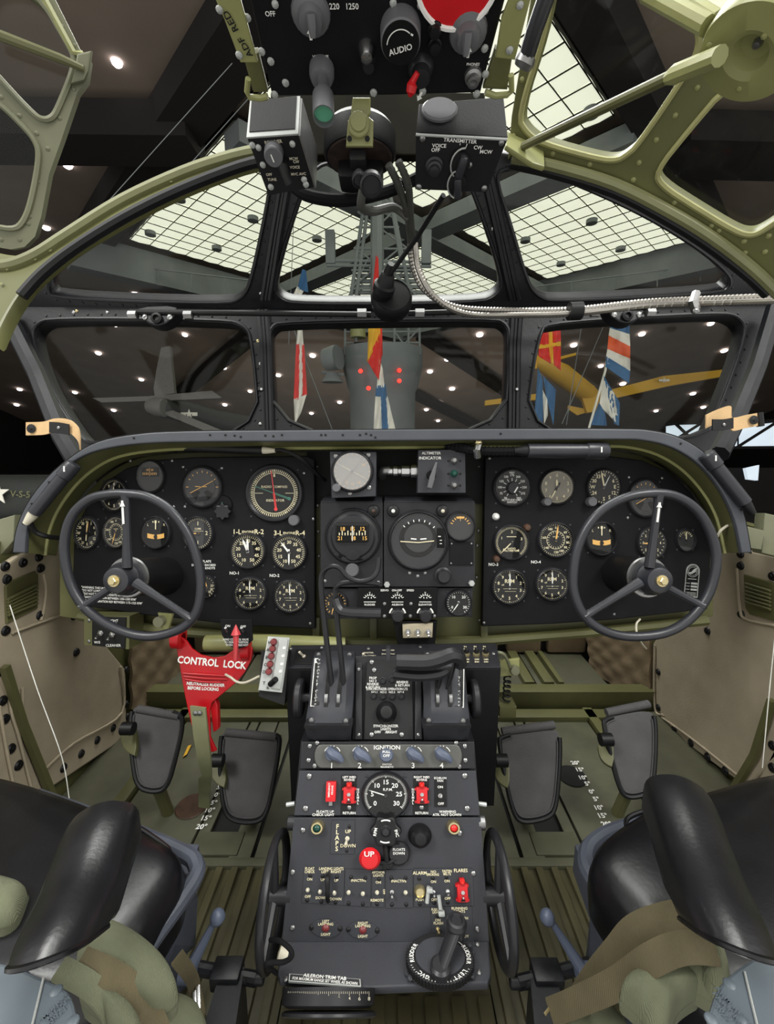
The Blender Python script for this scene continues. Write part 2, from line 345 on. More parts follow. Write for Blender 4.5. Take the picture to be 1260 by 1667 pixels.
for (p, q, lb) in (((203, 432), (420, 458), 'grey handrail along the pilot side skylight beam'), ((860, 468), (1140, 432), 'grey handrail along the copilot side skylight beam')):
    b = B(); b.tube([D(*p, 19), D(*q, 19)], .03, 6)
    for k in range(5): x = p[0] + (q[0] - p[0]) * k / 4; y = p[1] + (q[1] - p[1]) * k / 4; b.tube([D(x, y, 19), D(x, y + 26, 19)], .022, 6)
    solo('handrail', b, M['mast'], lb, 'rail', 'catwalk rails')
# ---- lattice mast with look-out platform
d = 14; m_ = d / F
t = thing('lattice_mast', D(625, 700, d), 'grey lattice mast with round look-out platform and red lamps', 'mast')
def TB(name, segs, r, m='mast', dd=14, par=None):
    bb = B()
    for s in segs: bb.tube([D(x, y, dd) for x, y in s], r, 8)
    return obj(name, bb, M[m], par or t)
for s in (((569, 500), (590, 350), (596, 312)), ((578, 500), (602, 312)), ((652, 420), (634, 312)), ((672, 500), (640, 340), (634, 312))): TB('leg', [s], .06)
TB('mast_pole', [((614, 500), (614, 312))], .22)
for y, a, b2 in ((345, 582, 642), (370, 580, 650), (405, 576, 664), (440, 572, 668), (470, 570, 672)): TB('cross_bar', [((a, y), (b2, y))], .035)
for s in (((576, 405), (640, 345)), ((582, 345), (664, 405)), ((570, 470), (650, 405)), ((578, 405), (672, 470)), ((620, 420), (690, 495)), ((560, 497), (600, 420))): TB('brace', [s], .03)
for s in (((532, 424), (702, 427)), ((532, 432), (702, 434))): TB('yard_arm', [s], .05)
for x in (538, 694):
    b = B(); b.box(Matrix.Translation(D(x, 404, d)), 15 * m_, .3, 50 * m_, .02); obj('arm_box', b, M['mast'], t)
for k in range(5): b = B(); b.box(Matrix.Translation(D(634, 440 + k * 9, d + .2)), 105 * m_ + k * .12, .1, .11); obj('slat', b, M['mast'], t)
cx = axis_fr(D(623, 704, d + 1), (0, 0, 1)); z = lambda y: (704 - y) * m_ * 1.05
b = B(); b.lathe(cx, [(0, 0), (1.12, 0), (1.12, z(640)), (1.2, z(632)), (1.36, z(600)), (1.36, z(574)), (1.30, z(574)), (1.30, z(596)), (0, z(596))], 32); obj('tower_drum', b, M['mast'], t)
b = B(); b.box(Matrix.Translation(D(606, 570, d - .2)), 58 * m_, .1, 24 * m_); obj('platform_box', b, M['hall_dark'], t)
for x in (562, 580, 605, 642, 665, 683): TB('railing_post', [((x, 578), (x, 520))], .04)
for y in (522, 540, 558): TB('rail', [((560, y), (684, y))], .028)
for s in (((645, 575), (682, 535)), ((642, 540), (668, 575))): TB('brace', [s], .03)
b = B(); b.cyl(axis_fr(D(583, 550, d), (0, 0, 1)), .25, .9, 16, .05); obj('drum_lamp', b, M['olive_light'], t)
b = B(); b.lathe(axis_fr(D(544, 583, d - .3), (.9, -.4, .1)), [(0, -.35), (.34, -.3), (.38, 0), (.38, .16), (.3, .14), (0, .1)], 20); obj('searchlight', b, M['mast'], t)
TB('searchlight_arm', [((560, 610), (524, 606))], .05)
b = B(); b.lathe(axis_fr(D(541, 612, d), (0, 0, -1)), [(0, -.1), (.18, -.1), (.36, .2), (0, .22)], 16); obj('horn', b, M['mast'], t)
for x, y in ((587, 604), (650, 603), (650, 620), (600, 632)): b = B(); b.dome(axis_fr(D(x, y, d - .6), -FWD), 3.4 * m_, .05, 10, 3); obj('red_lamp', b, M['red_lamp'], t)
# ---- signal flags (each strip of cloth its own colour)
def flag(label, parts, d=11):
    c = parts[0][1][0]; t = thing('signal_flag', D(c[0], c[1], d), label, 'flag', 'signal flags hung from the mast')
    for k, (m, q) in enumerate(parts):
        (a, b_, c_, e) = [Vector(p) for p in q]; g = []
        for i in range(7):
            u = i / 6; r = []
            for j in range(7):
                v_ = j / 6; p = (a * (1 - u) + b_ * u) * (1 - v_) + (e * (1 - u) + c_ * u) * v_; r.append(D(p.x, p.y, d + .05 * math.sin(p.x * .42 + p.y * .06)))
            g.append(r)
        bb = B(); bb.sheet(g, FWD * .012); obj('cloth_stripe', bb, M[m], t, 60)
flag('drooping blue and white signal flag high beside the mast', [('flag_blue', [(492, 438), (498, 440), (502, 476), (484, 470)]), ('flag_white', [(484, 466), (494, 474), (484, 493), (471, 492)])])
flag('small red signal pennant in front of the upper mast', [('flag_red', [(612, 415), (616, 420), (617, 458), (605, 482)])])
flag('long red and white furled signal flag beside the searchlight', [('flag_white', [(485, 530), (492, 530), (494, 562), (482, 562)]), ('flag_red', [(482, 560), (488, 560), (487, 650), (478, 652)]), ('flag_white', [(487, 560), (492, 560), (493, 640), (486, 652)]), ('flag_red', [(491, 560), (495, 560), (500, 642), (492, 646)]), ('flag_white', [(478, 650), (499, 642), (490, 672), (480, 690)])])
flag('red and yellow signal flag in front of the look-out platform', [('flag_yellow', [(600, 524), (618, 524), (620, 548), (598, 590)]), ('flag_red', [(612, 524), (622, 526), (623, 580), (613, 560)]), ('flag_red', [(617, 546), (622, 575), (617, 620), (597, 586)])])
flag('white signal flag with blue cross below the platform', [('flag_white', [(618, 585), (623, 600), (626, 630), (613, 632)]), ('flag_blue', [(612, 628), (628, 626), (630, 648), (611, 645)]), ('flag_white', [(611, 644), (620, 646), (622, 700), (608, 700)]), ('flag_blue', [(619, 640), (628, 640), (633, 700), (622, 700)]), ('flag_white', [(628, 645), (631, 645), (644, 700), (632, 700)])])
flag('red signal flag with yellow cross behind the copilot centre post', [('flag_yellow', [(873, 535), (878, 535), (874, 600), (868, 600)]), ('flag_red', [(877, 533), (893, 532), (894, 560), (877, 562)]), ('flag_yellow', [(893, 532), (899, 532), (901, 592), (894, 588)]), ('flag_red', [(877, 568), (894, 566), (897, 592), (877, 580)]), ('flag_red', [(899, 531), (913, 530), (913, 556), (900, 558)]), ('flag_yellow', [(877, 561), (913, 556), (913, 563), (877, 568)]), ('flag_red', [(900, 564), (913, 562), (913, 603), (902, 594)])])
flag('dark blue signal flag with white diamond by the centre post', [('flag_blue', [(876, 598), (884, 620), (884, 692), (869, 690)]), ('flag_white', [(883, 634), (891, 650), (892, 676), (886, 690)]), ('flag_blue', [(884, 612), (905, 634), (901, 692), (890, 650)])])
flag('blue, white and orange striped signal flag behind the copilot bracket', [('flag_blue', [(997, 523), (1025, 523), (1025, 544), (993, 534)]), ('flag_white', [(993, 534), (1025, 544), (1026, 564), (991, 546)]), ('flag_orange', [(991, 546), (1026, 564), (1026, 584), (989, 568)]), ('flag_white', [(989, 568), (1026, 584), (1026, 604), (987, 580)]), ('flag_blue', [(987, 580), (1026, 604), (1024, 624), (986, 597)])])
flag('blue and white diagonal signal flag lowest on its halyard', [('flag_blue', [(983, 612), (1009, 655), (1008, 693), (1000, 690)]), ('flag_white', [(981, 616), (1000, 640), (1008, 693), (976, 660)]), ('flag_blue', [(975, 655), (985, 672), (988, 693), (962, 692)])])
b = B(); b.tube([D(x, y, 11.02) for x, y in ((1003, 500), (985, 605), (958, 700))], .03, 6); solo('halyard', b, M['flag_white'], 'white flag halyard slanting past the striped signal flag', 'rope')
# ---- aircraft hanging in the hall
t = thing('yellow_aircraft', D(930, 640, 20), 'yellow trainer aircraft hanging beyond the copilot windshield pane', 'aircraft', 'aircraft in the hall')
def secs(name, L, m, par, seg=14):
    bb = B(); pts = [D(x, y, dd) for x, y, r, dd in L]; bb.tube(pts, [r * dd / F for x, y, r, dd in L], seg); return obj(name, bb, M[m], par)
secs('fuselage', [(866, 584, 6, 19), (884, 592, 13, 19), (915, 610, 17, 19.5), (955, 640, 15, 20.5), (985, 664, 9, 21)], 'yellow', t)
def flat(name, pts, d0, th, m, par, lab=None):
    pl = Pl(d0); bb = B(); bb.out(pl, [pts], th); return obj(name, bb, M[m], par, label=lab)
flat('wing', [(972, 640), (1080, 612), (1192, 600), (1192, 610), (1090, 628), (985, 652)], 21, .2, 'yellow', t)
flat('wing', [(790, 652), (880, 640), (880, 650), (790, 660)], 20.6, .2, 'yellow', t)
flat('tail_fin', [(938, 618), (968, 628), (978, 668), (956, 672)], 20.2, .2, 'yellow', t)
flat('tailplane', [(925, 660), (965, 668), (940, 676), (925, 666)], 20.4, .1, 'yellow', t)
flat('propeller_blade', [(906, 582), (938, 574), (938, 578), (908, 586)], 18.6, .1, 'yellow', t)
b = B(); b.text(Pl(20.05).fr(951, 631, 8), '5', .34); obj('numeral', b, M['dark'], t)
def star(cx, cy, r, pl, par, lift=.02, bars=True):
    bb = B(); q = []
    for k in range(10): a = PI / 2 + k * PI / 5; rr = r if k % 2 == 0 else r * .4; q.append((cx + rr * math.cos(a), cy - rr * math.sin(a)))
    bb.out(pl, [q], .01, 0, lift)
    if bars:
        for s in (-1, 1): bb.out(pl, [[(cx + s * r * .6, cy - r * .3), (cx + s * r * 1.7, cy - r * .3), (cx + s * r * 1.7, cy + r * .4), (cx + s * r * .6, cy + r * .4)]], .01, 0, lift)
    return obj('star_insignia', bb, M['flag_white'], par)
star(1081, 619, 5, Pl(20.8), t)
t = thing('grey_aircraft', D(300, 670, 18), 'grey naval aircraft hanging tail first beyond the pilot windshield pane', 'aircraft', 'aircraft in the hall')
secs('fuselage', [(243, 664, 11, 17), (262, 664, 16, 17), (300, 670, 17, 17.6), (350, 685, 18, 18.4), (420, 700, 20, 19)], 'plane_dark', t)
secs('tail_cone', [(240, 662, 9, 16.7), (252, 662, 15, 16.7), (268, 664, 15, 16.7)], 'plane_grey', t)
flat('tailplane', [(150, 648), (240, 645), (345, 636), (362, 648), (270, 652), (165, 655)], 17, .15, 'plane_grey', t)
flat('tail_fin', [(250, 632), (255, 600), (262, 566), (276, 563), (284, 640), (252, 645)], 17.1, .2, 'plane_grey', t)
flat('wing', [(262, 672), (282, 668), (360, 700), (340, 704)], 16.8, .15, 'plane_grey', t)
star(308, 674, 8, Pl(17), t)
t = thing('green_aircraft', D(20, 830, 5), 'dark green aircraft side with white star below the cockpit sill', 'aircraft', 'aircraft in the hall')
b = B(); b.tube([D(x, 812, 5) for x in (-120, 0, 140)], .28, 20); obj('fuselage', b, M['plane_dark'], t)
star(-2, 803, 20, Pl(4.7), t, bars=False)
b = B(); b.text(Pl(4.7).fr(33, 805, -3), 'V-S-5', .10); obj('lettering', b, M['olive'], t)
# daylight windows low on the copilot side
pl = Pl(24); t = thing('museum_window', pl.at(1170, 710), 'bright museum window wall low beyond the copilot sill', 'window')
for k, (x0, x1) in enumerate(((1085, 1140), (1144, 1200), (1204, 1280))):
    b = B(); b.out(pl, [[(x0, 694), (x1, 686), (x1, 726), (x0, 728)]], .05); obj('pane', b, M['daylight'], t)
for s in (((1080, 728), (1140, 690)), ((1140, 728), (1100, 690)), ((1200, 728), (1260, 690)), ((1085, 690), (1290, 684)), ((1085, 730), (1290, 728))): TB('truss_bar', [s], .08, 'hall_dark', 23.5, t)
b = B(); b.box(Matrix.Translation(D(1240, 800, 24)), 9, .4, 2.6); solo('display_case', b, M['hall_dark'], 'dark exhibit block below the bright museum window', 'display')
b = B(); b.out(Pl(23), [[(1214, 762), (1236, 757), (1234, 782), (1218, 780)]], .2); solo('daylight_pane', b, M['daylight'], 'small bright sign between copilot sill and exhibit block', 'glazing')  # small glowing patch of daylight window, lower than the window wall
# ================================================================ COCKPIT SHELL
# ---- floor (z = 0): plates, slots, ribbed walkway
XL, XR = -.96, 1.06
b = B(); b.box(Matrix.Translation((.05, 1.05, -.03)), 2.2, 1.9, .04); fl = struct('floor', b, M['dark'])
def plate(px4, m='floor', h=.012, name='plank', z0=-.006):
    bb = B(); q = [atZ(x, y, 0) for x, y in px4]; bb.hexa([v + Vector((0, 0, z0 + h)) for v in q], [v + Vector((0, 0, -.014)) for v in q]); return obj(name, bb, M[m], fl)
def zx(x, y): return atZ(630 + (x * (lambda t: F / t)(((CAM.z) / -ray(630, y).z))), y, 0)
YS = [.42, .90, 1.52, 1.9]        # rear walkway | forward plates | nose step | bulkhead
def rect(x0, x1, y0, y1, m='floor', h=.012, name='plank', z=0):
    bb = B(); bb.box(Matrix.Translation(((x0 + x1) / 2, (y0 + y1) / 2, z + h / 2 - .008)), x1 - x0, y1 - y0, h, min(.002, h / 3)); return obj(name, bb, M[m], fl)
for s in (-1, 1):
    e = XL if s < 0 else XR
    for a, c in ((.20, .335), (.345, .40), (.475, .505), (.512, .745), (.79, abs(e))):
        x0, x1 = sorted((s * a, s * c)); rect(x0, x1, .905, 1.50)
    x0, x1 = sorted((s * .405, s * .468)); rect(x0, x1, 1.0, 1.28, h=.008, z=-.012); rect(x0, x1, 1.34, 1.5)
    x0, x1 = sorted((s * .75, s * .785)); rect(x0, x1, .905, 1.5, 'olive', .03)
    x0, x1 = sorted((s * .38, s * .50)); rect(x0, x1, .92, .985, h=.016)
    rect(*sorted((s * .2, s * abs(e))), .40, .895, 'floor_rib', .008)
    for k in range(20): rect(*sorted((s * (.215 + k * .037), s * (.215 + k * .037 + .017))), .41, .885, 'floor_rib', .022, 'rib')
    for k in range(3): rect(*sorted((s * (.02 + k * .3), s * (.31 + k * .3))), 1.58, 1.9, 'floor', .05)
    rect(*sorted((s * .1, s * abs(e))), 1.515, 1.57, 'olive', .085); rect(*sorted((s * .35, s * .93)), 1.44, 1.49, 'olive', .03)
rect(-.198, .198, .40, .88, 'floor_rib', .01); [rect(-.18 + k * .05, -.155 + k * .05, .41, .64, 'floor_rib', .02, 'rib') for k in range(8)]; rect(XL, XR, .888, .91, 'floor', .02)
for x0, x1 in ((.56, .60), (.64, .68), (.70, .72)): rect(x0, x1, 1.6, 1.86, 'olive', .075)
rect(.36, .44, 1.60, 1.66, 'olive', .1)
# stencilled degrees on the floor
pf = Pl(1); pf.o = Vector((0, 0, .008)); pf.n = Vector((0, 0, 1)); pf.u = Vector((1, 0, 0)); pf.v = Vector((0, 1, 0)); pf.M = Matrix.Translation(pf.o)
b = B()
for s, x, y in (('20°', 937, 1242), ('15°', 944, 1253), ('10°', 949, 1266), ('5°', 957, 1276), ('0°', 964, 1289), ('5°', 971, 1301), ('10°', 975, 1315), ('15°', 981, 1328), ('20°', 988, 1342), ('5°', 358, 1282), ('0°', 354, 1294), ('5°', 348, 1307), ('10°', 341, 1319), ('15°', 335, 1332), ('20°', 328, 1346)):
    b.text(pf.fr(x, y, 0), s, .021, .03)
obj('stencil', b, M['white'], fl)
b = B(); b.lathe(Matrix.Translation(atZ(931, 1263, .006)), [(0, .002), (.042, .002), (.044, 0), (0, 0)], 24); obj('rubber_patch', b, M['dark'], fl)
b = B(); b.lathe(Matrix.Translation(atZ(312, 1312, .006)), [(0, .002), (.042, .002), (.044, 0), (0, 0)], 24); obj('worn_patch', b, M['brown'], fl)
b = B(); b.hexa([atZ(x, y, .012) for x, y in ((298, 1232), (304, 1228), (312, 1212), (306, 1214))], [atZ(x, y, .006) for x, y in ((298, 1232), (304, 1228), (312, 1212), (306, 1214))]); obj('yellow_mark', b, M['yellow'], fl)
# ---- bulkhead and quilted nose lining
b = B(); b.box(Matrix.Translation((.05, 1.93, .45)), 2.3, .05, .9); wf = struct('wall_nose', b, M['hall_dark'])
for x0, x1 in ((-.9, -.45), (.25, .52), (.56, .72), (.75, .93)):
    bb = B(); bb.box(Matrix.Translation(((x0 + x1) / 2, 1.885, .26)), x1 - x0, .04, .42, .015); obj('quilted_panel', bb, M['quilt'], wf)
def quilt(name, quad, n, m, par, bulge=.008, mat_='quilt'):
    a, b_, c, e = [Vector(p) for p in quad]; nn = (b_ - a).cross(e - a).normalized()
    if nn.dot(CAM - a) < 0: nn = -nn
    g = []
    N = n * 6; K = m * 6
    for i in range(N + 1):
        u = i / N; row = []
        for j in range(K + 1):
            v = j / K; p = (a * (1 - u) + b_ * u) * (1 - v) + (e * (1 - u) + c * u) * v
            du = (u * n + v * m) % 1; dv = (u * n - v * m) % 1
            row.append(p + nn * bulge * (math.sin(PI * du) * math.sin(PI * dv)) ** .5)
        g.append(row)
    bb = B(); bb.sheet(g, -nn * .012); return obj(name, bb, M[mat_], par, 70)
# ---- side walls with snap-on cloth panels
def side(s, X, name, lab, q):
    b = B(); b.box(Matrix.Translation((X + s * .03, 1.15, .39)), .04, 1.6, .80); w_ = struct('wall_' + name, b, M['olive'])
    return w_
wl = side(-1, -.96, 'port', 'pilot', None); wr = side(1, 1.06, 'starboard', 'copilot', None)
def cloth(name, pts, X, s, label, snaps, m='curtain'):
    """a padded cloth panel buttoned to the side wall: outline in photo pixels, laid at x = X"""
    t = thing(name, atX(*pts[0], X), label, 'curtain', 'padded cloth wall panels')
    P3 = [atX(x, y, X) for x, y in pts]; Mx = Matrix((Vector((0, -s, 0)), Vector((0, 0, 1)), Vector((-s, 0, 0)))).transposed().to_4x4(); Mx.translation = Vector((X, 0, 0)); inv = Mx.inverted()
    o2 = [tuple((inv @ p)[:2]) for p in P3]; b = B(); b.fill(Mx, [o2], .02, .006); obj('cloth', b, M[m], t)
    me = None
    for x, y in snaps:
        c = atX(x, y, X - s * -.0); fr = axis_fr(c - Vector((s * .0, 0, 0)), (-s, 0, 0))
        if me is None:
            q = B(); q.lathe(Matrix(), [(0, .009), (.004, .0085), (.0045, .006), (.010, .005), (.013, 0)], 14); me = mesh_of('snap_button', q, M['black'])
        inst('snap_button', me, fr, t)
    return t, Mx, inv
def seam(t, X, s, pts, w_=.004, m='curtain'):
    bb = B(); bb.tube(cat([atX(x, y, X) + Vector((-s * .001, 0, 0)) for x, y in pts], 5), w_, 6); return obj('seam', bb, M[m], t)
t, Mx, inv = cloth('wall_cloth_panel', [(-40, 945), (0, 925), (30, 905), (75, 890), (100, 878), (116, 900), (116, 985), (140, 1010), (205, 1090), (207, 1200), (75, 1288), (0, 1100), (-60, 1000)], -.94, -1, 'tan cloth wall panel with vent beside the pilot wheel', [(8, 922), (37, 916), (63, 907), (66, 925), (11, 943), (65, 1002), (9, 1027), (124, 1062), (120, 1003), (206, 1090), (206, 1146), (208, 1166), (184, 1185), (158, 1205), (132, 1227), (103, 1250)])
for p in (((70, 935), (74, 960), (70, 995), (66, 1010)), ((20, 1030), (60, 1015), (118, 995)), ((196, 1085), (198, 1160), (120, 1210), (70, 1255)), ((36, 1120), (36, 1150), (28, 1158))): seam(t, -.935, -1, p)
b = B(); o = [(10, 955), (20, 945), (58, 930), (63, 936), (62, 990), (12, 1015)]
b.fill(Mx @ Matrix.Translation((0, 0, .006)), [[tuple((inv @ atX(x, y, -.934))[:2]) for x, y in o]], .008, .002); vp = obj('vent_plate', b, M['olive'], t)
for k in range(6): b = B(); b.tube([atX(13 + k * .3, 976 + k * 5, -.926), atX(61, 952 + k * 6, -.926)], .004, 6); obj('louvre', b, M['olive'], vp)
t2, Mx2, inv2 = cloth('wall_cloth_panel', [(1152, 890), (1180, 888), (1262, 905), (1300, 960), (1300, 1200), (1215, 1282), (1062, 1170), (1060, 1050), (1085, 1020), (1150, 990)], 1.04, 1, 'tan cloth wall panel with vent beside the copilot wheel', [(1206, 902), (1206, 921), (1258, 938), (1207, 1000), (1152, 1027), (1149, 946), (1110, 1007), (1072, 1094), (1072, 1152), (1071, 1166), (1098, 1187), (1125, 1209), (1152, 1232), (1181, 1255), (1258, 1214)])
for p in (((1200, 925), (1205, 990), (1215, 1008), (1262, 1018)), ((1066, 1050), (1066, 1150), (1080, 1164)), ((1078, 1168), (1130, 1205), (1205, 1265))): seam(t2, 1.035, 1, p)
b = B(); o = [(1210, 935), (1250, 946), (1262, 952), (1262, 1012), (1220, 1000), (1213, 990)]
b.fill(Mx2 @ Matrix.Translation((0, 0, .006)), [[tuple((inv2 @ atX(x, y, 1.034))[:2]) for x, y in o]], .008, .002); vp = obj('vent_plate', b, M['olive'], t2)
for k in range(6): b = B(); b.tube([atX(1214, 950 + k * 6, 1.026), atX(1254, 962 + k * 6, 1.026)], .004, 6); obj('louvre', b, M['olive'], vp)
t3, _, _ = cloth('wall_cloth_panel', [(-60, 1040), (-2, 1098), (72, 1288), (60, 1310), (0, 1300), (-60, 1260)], -.945, -1, 'narrow tan cloth strip behind the pilot seat edge strap', [(4, 1141), (8, 1171), (18, 1219), (30, 1246), (0, 1094)])
for p in (((14, 1120), (18, 1160), (30, 1200), (50, 1280)), ((-2, 1150), (10, 1220), (22, 1280))): seam(t3, -.94, -1, p)
t4, _, _ = cloth('wall_cloth_panel', [(1264, 1060), (1262, 1210), (1228, 1280), (1300, 1300), (1340, 1100)], 1.04, 1, 'narrow tan cloth strip at the copilot seat side', [(1258, 1250)])
quilt('quilted_panel', [atX(212, 1035, -.945), atX(300, 1030, -.9), atX(296, 1140, -.9), atX(214, 1155, -.945)], 3, 3, wl)
quilt('quilted_panel', [atX(955, 1030, .93), atX(1060, 1030, 1.03), atX(1058, 1158, 1.03), atX(962, 1090, .93)], 3, 3, wr)
for s, X, pts, nm in ((-1, -.94, ((0, 1085), (30, 1180), (80, 1300)), 'pilot'), (1, 1.035, ((1264, 1140), (1235, 1230), (1198, 1290)), 'copilot')):
    b = B(); b.tube([atX(x, y, X - s * -.0) - Vector((s * .012, 0, 0)) for x, y in pts], .011, 4); solo('frame_rib', b, M['olive'], 'slanting olive frame rib edging the %s wall cloth' % nm, 'rib', 'slanting wall ribs')
for s, a, n in ((-1, ((16, 985), (60, 1120), (100, 1230), (113, 1302)), 'pilot'), (1, ((1262, 1030), (1252, 1130), (1241, 1250)), 'copilot')):
    b = B(); b.tube(cat([D(x, y, .92) for x, y in a], 6), .0010, 6); solo('pull_cord', b, M['rope_white'], 'thin white pull cord hanging beside the %s seat' % n, 'cord', 'white pull cords')
# sill plates above the cloth
for q, n, d in ((((0, 845), (24, 838), (22, 880), (0, 905), (-30, 920), (-30, 850)), 'pilot', 1.08), (((30, 868), (72, 862), (76, 884), (34, 898)), 'pilot inner', 1.06), (((1172, 840), (1178, 882), (1150, 886), (1152, 848)), 'copilot inner', 1.07), (((1206, 854), (1245, 864), (1240, 895), (1200, 890)), 'copilot', 1.06), (((1245, 835), (1290, 845), (1290, 912), (1240, 900)), 'copilot outer', 1.08)):
    b = B(); b.out(Pl(d), [q], .03, .002); solo('sill_plate', b, M['hatch_grey'], 'grey green sheet metal sill plate at the %s side' % n, 'plate', 'sill plates')
# ================================================================ WINDSHIELD
W1 = Pl(1.35); W2 = Pl((630, 500, 1.35), (700, 500, 1.35), (630, 270, 1.08)); W2b = Pl((630, 500, 1.30), (700, 500, 1.30), (630, 270, 1.03))
HL = {'LL': [(54, 550), (60, 530), (84, 521), (366, 524), (396, 532), (406, 552), (422, 712), (150, 720), (133, 711), (77, 624)],
      'CL': [(440, 550), (444, 535), (458, 527), (805, 522), (822, 530), (827, 545), (819, 712), (450, 712)],
      'RL': [(880, 540), (900, 528), (1170, 512), (1202, 518), (1214, 540), (1168, 665), (1145, 715), (855, 715)]}
HU = {'LU': [(80, 470), (90, 482), (366, 492), (392, 483), (406, 456), (438, 300), (434, 282), (412, 279), (331, 305), (251, 345), (157, 390), (105, 425), (85, 450)],
      'CU': [(448, 462), (456, 484), (486, 492), (780, 490), (808, 478), (817, 458), (770, 318), (745, 268), (690, 258), (520, 262), (492, 318)],
      'RU': [(808, 284), (833, 276), (888, 285), (964, 315), (1055, 358), (1136, 408), (1184, 448), (1187, 464), (1172, 474), (902, 488), (878, 480), (862, 460), (834, 362)]}
t = thing('lower_windshield_frame', W1.at(630, 720), 'black riveted frame of the three lower windshield panes', 'window frame', 'windshield frames')
b = B(); b.out(W1, [[(-8, 495), (60, 494), (640, 505), (1200, 485), (1268, 478), (1240, 560), (1190, 690), (1160, 740), (110, 740), (88, 690), (40, 575), (-8, 520)]] + [chk(h, 2) for h in HL.values()], .05, .006); obj('frame', b, M['frame_black'], t)
for k, h in HL.items():
    b = B(); c = Vector((sum(p[0] for p in h) / len(h), sum(p[1] for p in h) / len(h))); big = [tuple(Vector(p) + (Vector(p) - c).normalized() * 5) for p in h]
    b.out(W1, [chk(big, 2)], .006, 0, -.02); obj('pane', b, M['pane'], t)
def along(pts, n, closed=True):
    pts = [Vector(p) for p in pts] + ([Vector(pts[0])] if closed else []); L = [(q - p).length for p, q in zip(pts, pts[1:])]; tot = sum(L); out = []
    for k in range(n):
        s = tot * k / n; i = 0
        while s > L[i]: s -= L[i]; i += 1
        out.append(tuple(pts[i].lerp(pts[i + 1], s / L[i])))
    return out
def grow(h, e):
    c = Vector((sum(p[0] for p in h) / len(h), sum(p[1] for p in h) / len(h))); out = []
    n = len(h)
    for i in range(n):
        a, b_, c2 = Vector(h[i - 1]), Vector(h[i]), Vector(h[(i + 1) % n]); tt = (c2 - a).normalized(); nn = Vector((tt.y, -tt.x))
        if nn.dot(b_ - c) < 0: nn = -nn
        out.append(tuple(b_ + nn * e))
    return out
for k, h in HL.items():
    b = B(); g_ = grow(h, 4); ps = [W1.at(*p, .004) for p in chk(g_, 2)]; b.tube(ps, .0045, 6, True); obj('seal', b, M['frame_black'], t)
pts = []
for h in HL.values(): pts += [p for p in along(chk(grow(h, 10), 1), 46) if p[1] < 700]
obj('rivets', dots(W1, pts, 2.1, .0), M['frame_black'], t, kind='stuff')
t = thing('upper_windshield_frame', W2.at(630, 500), 'black riveted frame of the three sloping upper windshield panes', 'window frame', 'windshield frames')
b = B(); b.out(W2, [[(-8, 500), (-8, 470), (40, 446), (75, 418), (130, 384), (200, 342), (280, 300), (340, 272), (400, 254), (470, 244), (630, 240), (790, 244), (840, 252), (900, 268), (1000, 300), (1090, 346), (1160, 388), (1230, 440), (1268, 480), (1268, 490), (1200, 492), (640, 508), (60, 502)]] + [chk(h, 2) for h in HU.values()], .05, .006); obj('frame', b, M['frame_black'], t)
for k, h in HU.items():
    b = B(); b.out(W2, [chk(grow(h, 5), 2)], .006, 0, -.02); obj('pane', b, M['pane'], t)
    b = B(); b.tube([W2.at(*p, .004) for p in chk(grow(h, 4), 2)], .0045, 6, True); obj('seal', b, M['frame_black'], t)
pts = []
for h in HU.values(): pts += [p for p in along(chk(grow(h, 11), 1), 46) if p[1] > 262]
obj('rivets', dots(W2, pts, 2.1), M['frame_black'], t, kind='stuff')
# shiny bolts and turn studs on the posts
for k, (x, y) in enumerate(((451, 376), (803, 372), (425, 478), (838, 478), (430, 540), (846, 548), (420, 555), (424, 592), (838, 592), (836, 652), (424, 690), (836, 690), (815, 400), (829, 440), (120, 508), (125, 506), (175, 508))): inst('bolt', screw_mesh(3.2 * W1.sc(x, y), 'chrome' if k % 3 else 'brass'), (W2 if y < 500 else W1).fr(x, y, k * 31), t)
for x, y, n in ((428, 634, 'pilot'), (839, 634, 'copilot')):
    s = thing('turn_stud', W1.at(x, y), 'small chrome turn stud on the %s side windshield post' % n, 'stud', 'windshield turn studs'); b = B(); b.box(W1.fr(x, y, 0, .004), .03, .011, .008, .002); obj('clip', b, M['frame_black'], s)
    b = B(); b.lathe(W1.fr(x, y + 2, 0, .006), [(0, 0), (.007, 0), (.007, .006), (.004, .012), (0, .012)], 12); obj('stud', b, M['chrome'], s)
# raised centre posts (channel with ridges)
for n, a, z_ in (('pilot', ((428, 505), (432, 560), (437, 712)), W1), ('copilot', ((842, 505), (838, 560), (836, 712)), W1), ('pilot', ((433, 488), (450, 380), (470, 262)), W2), ('copilot', ((838, 488), (815, 380), (788, 262)), W2)):
    s = thing('windshield_post', z_.at(*a[0]), 'black ridged %s windshield post on the %s side' % ('lower' if z_ is W1 else 'sloping upper', n), 'post', 'windshield posts')
    for dx in (-6, 0, 6):
        b = B(); b.tube([z_.at(x + dx, y, .006) for x, y in a], .008 if dx else .006, 6); obj('ridge', b, M['frame_black'], s)
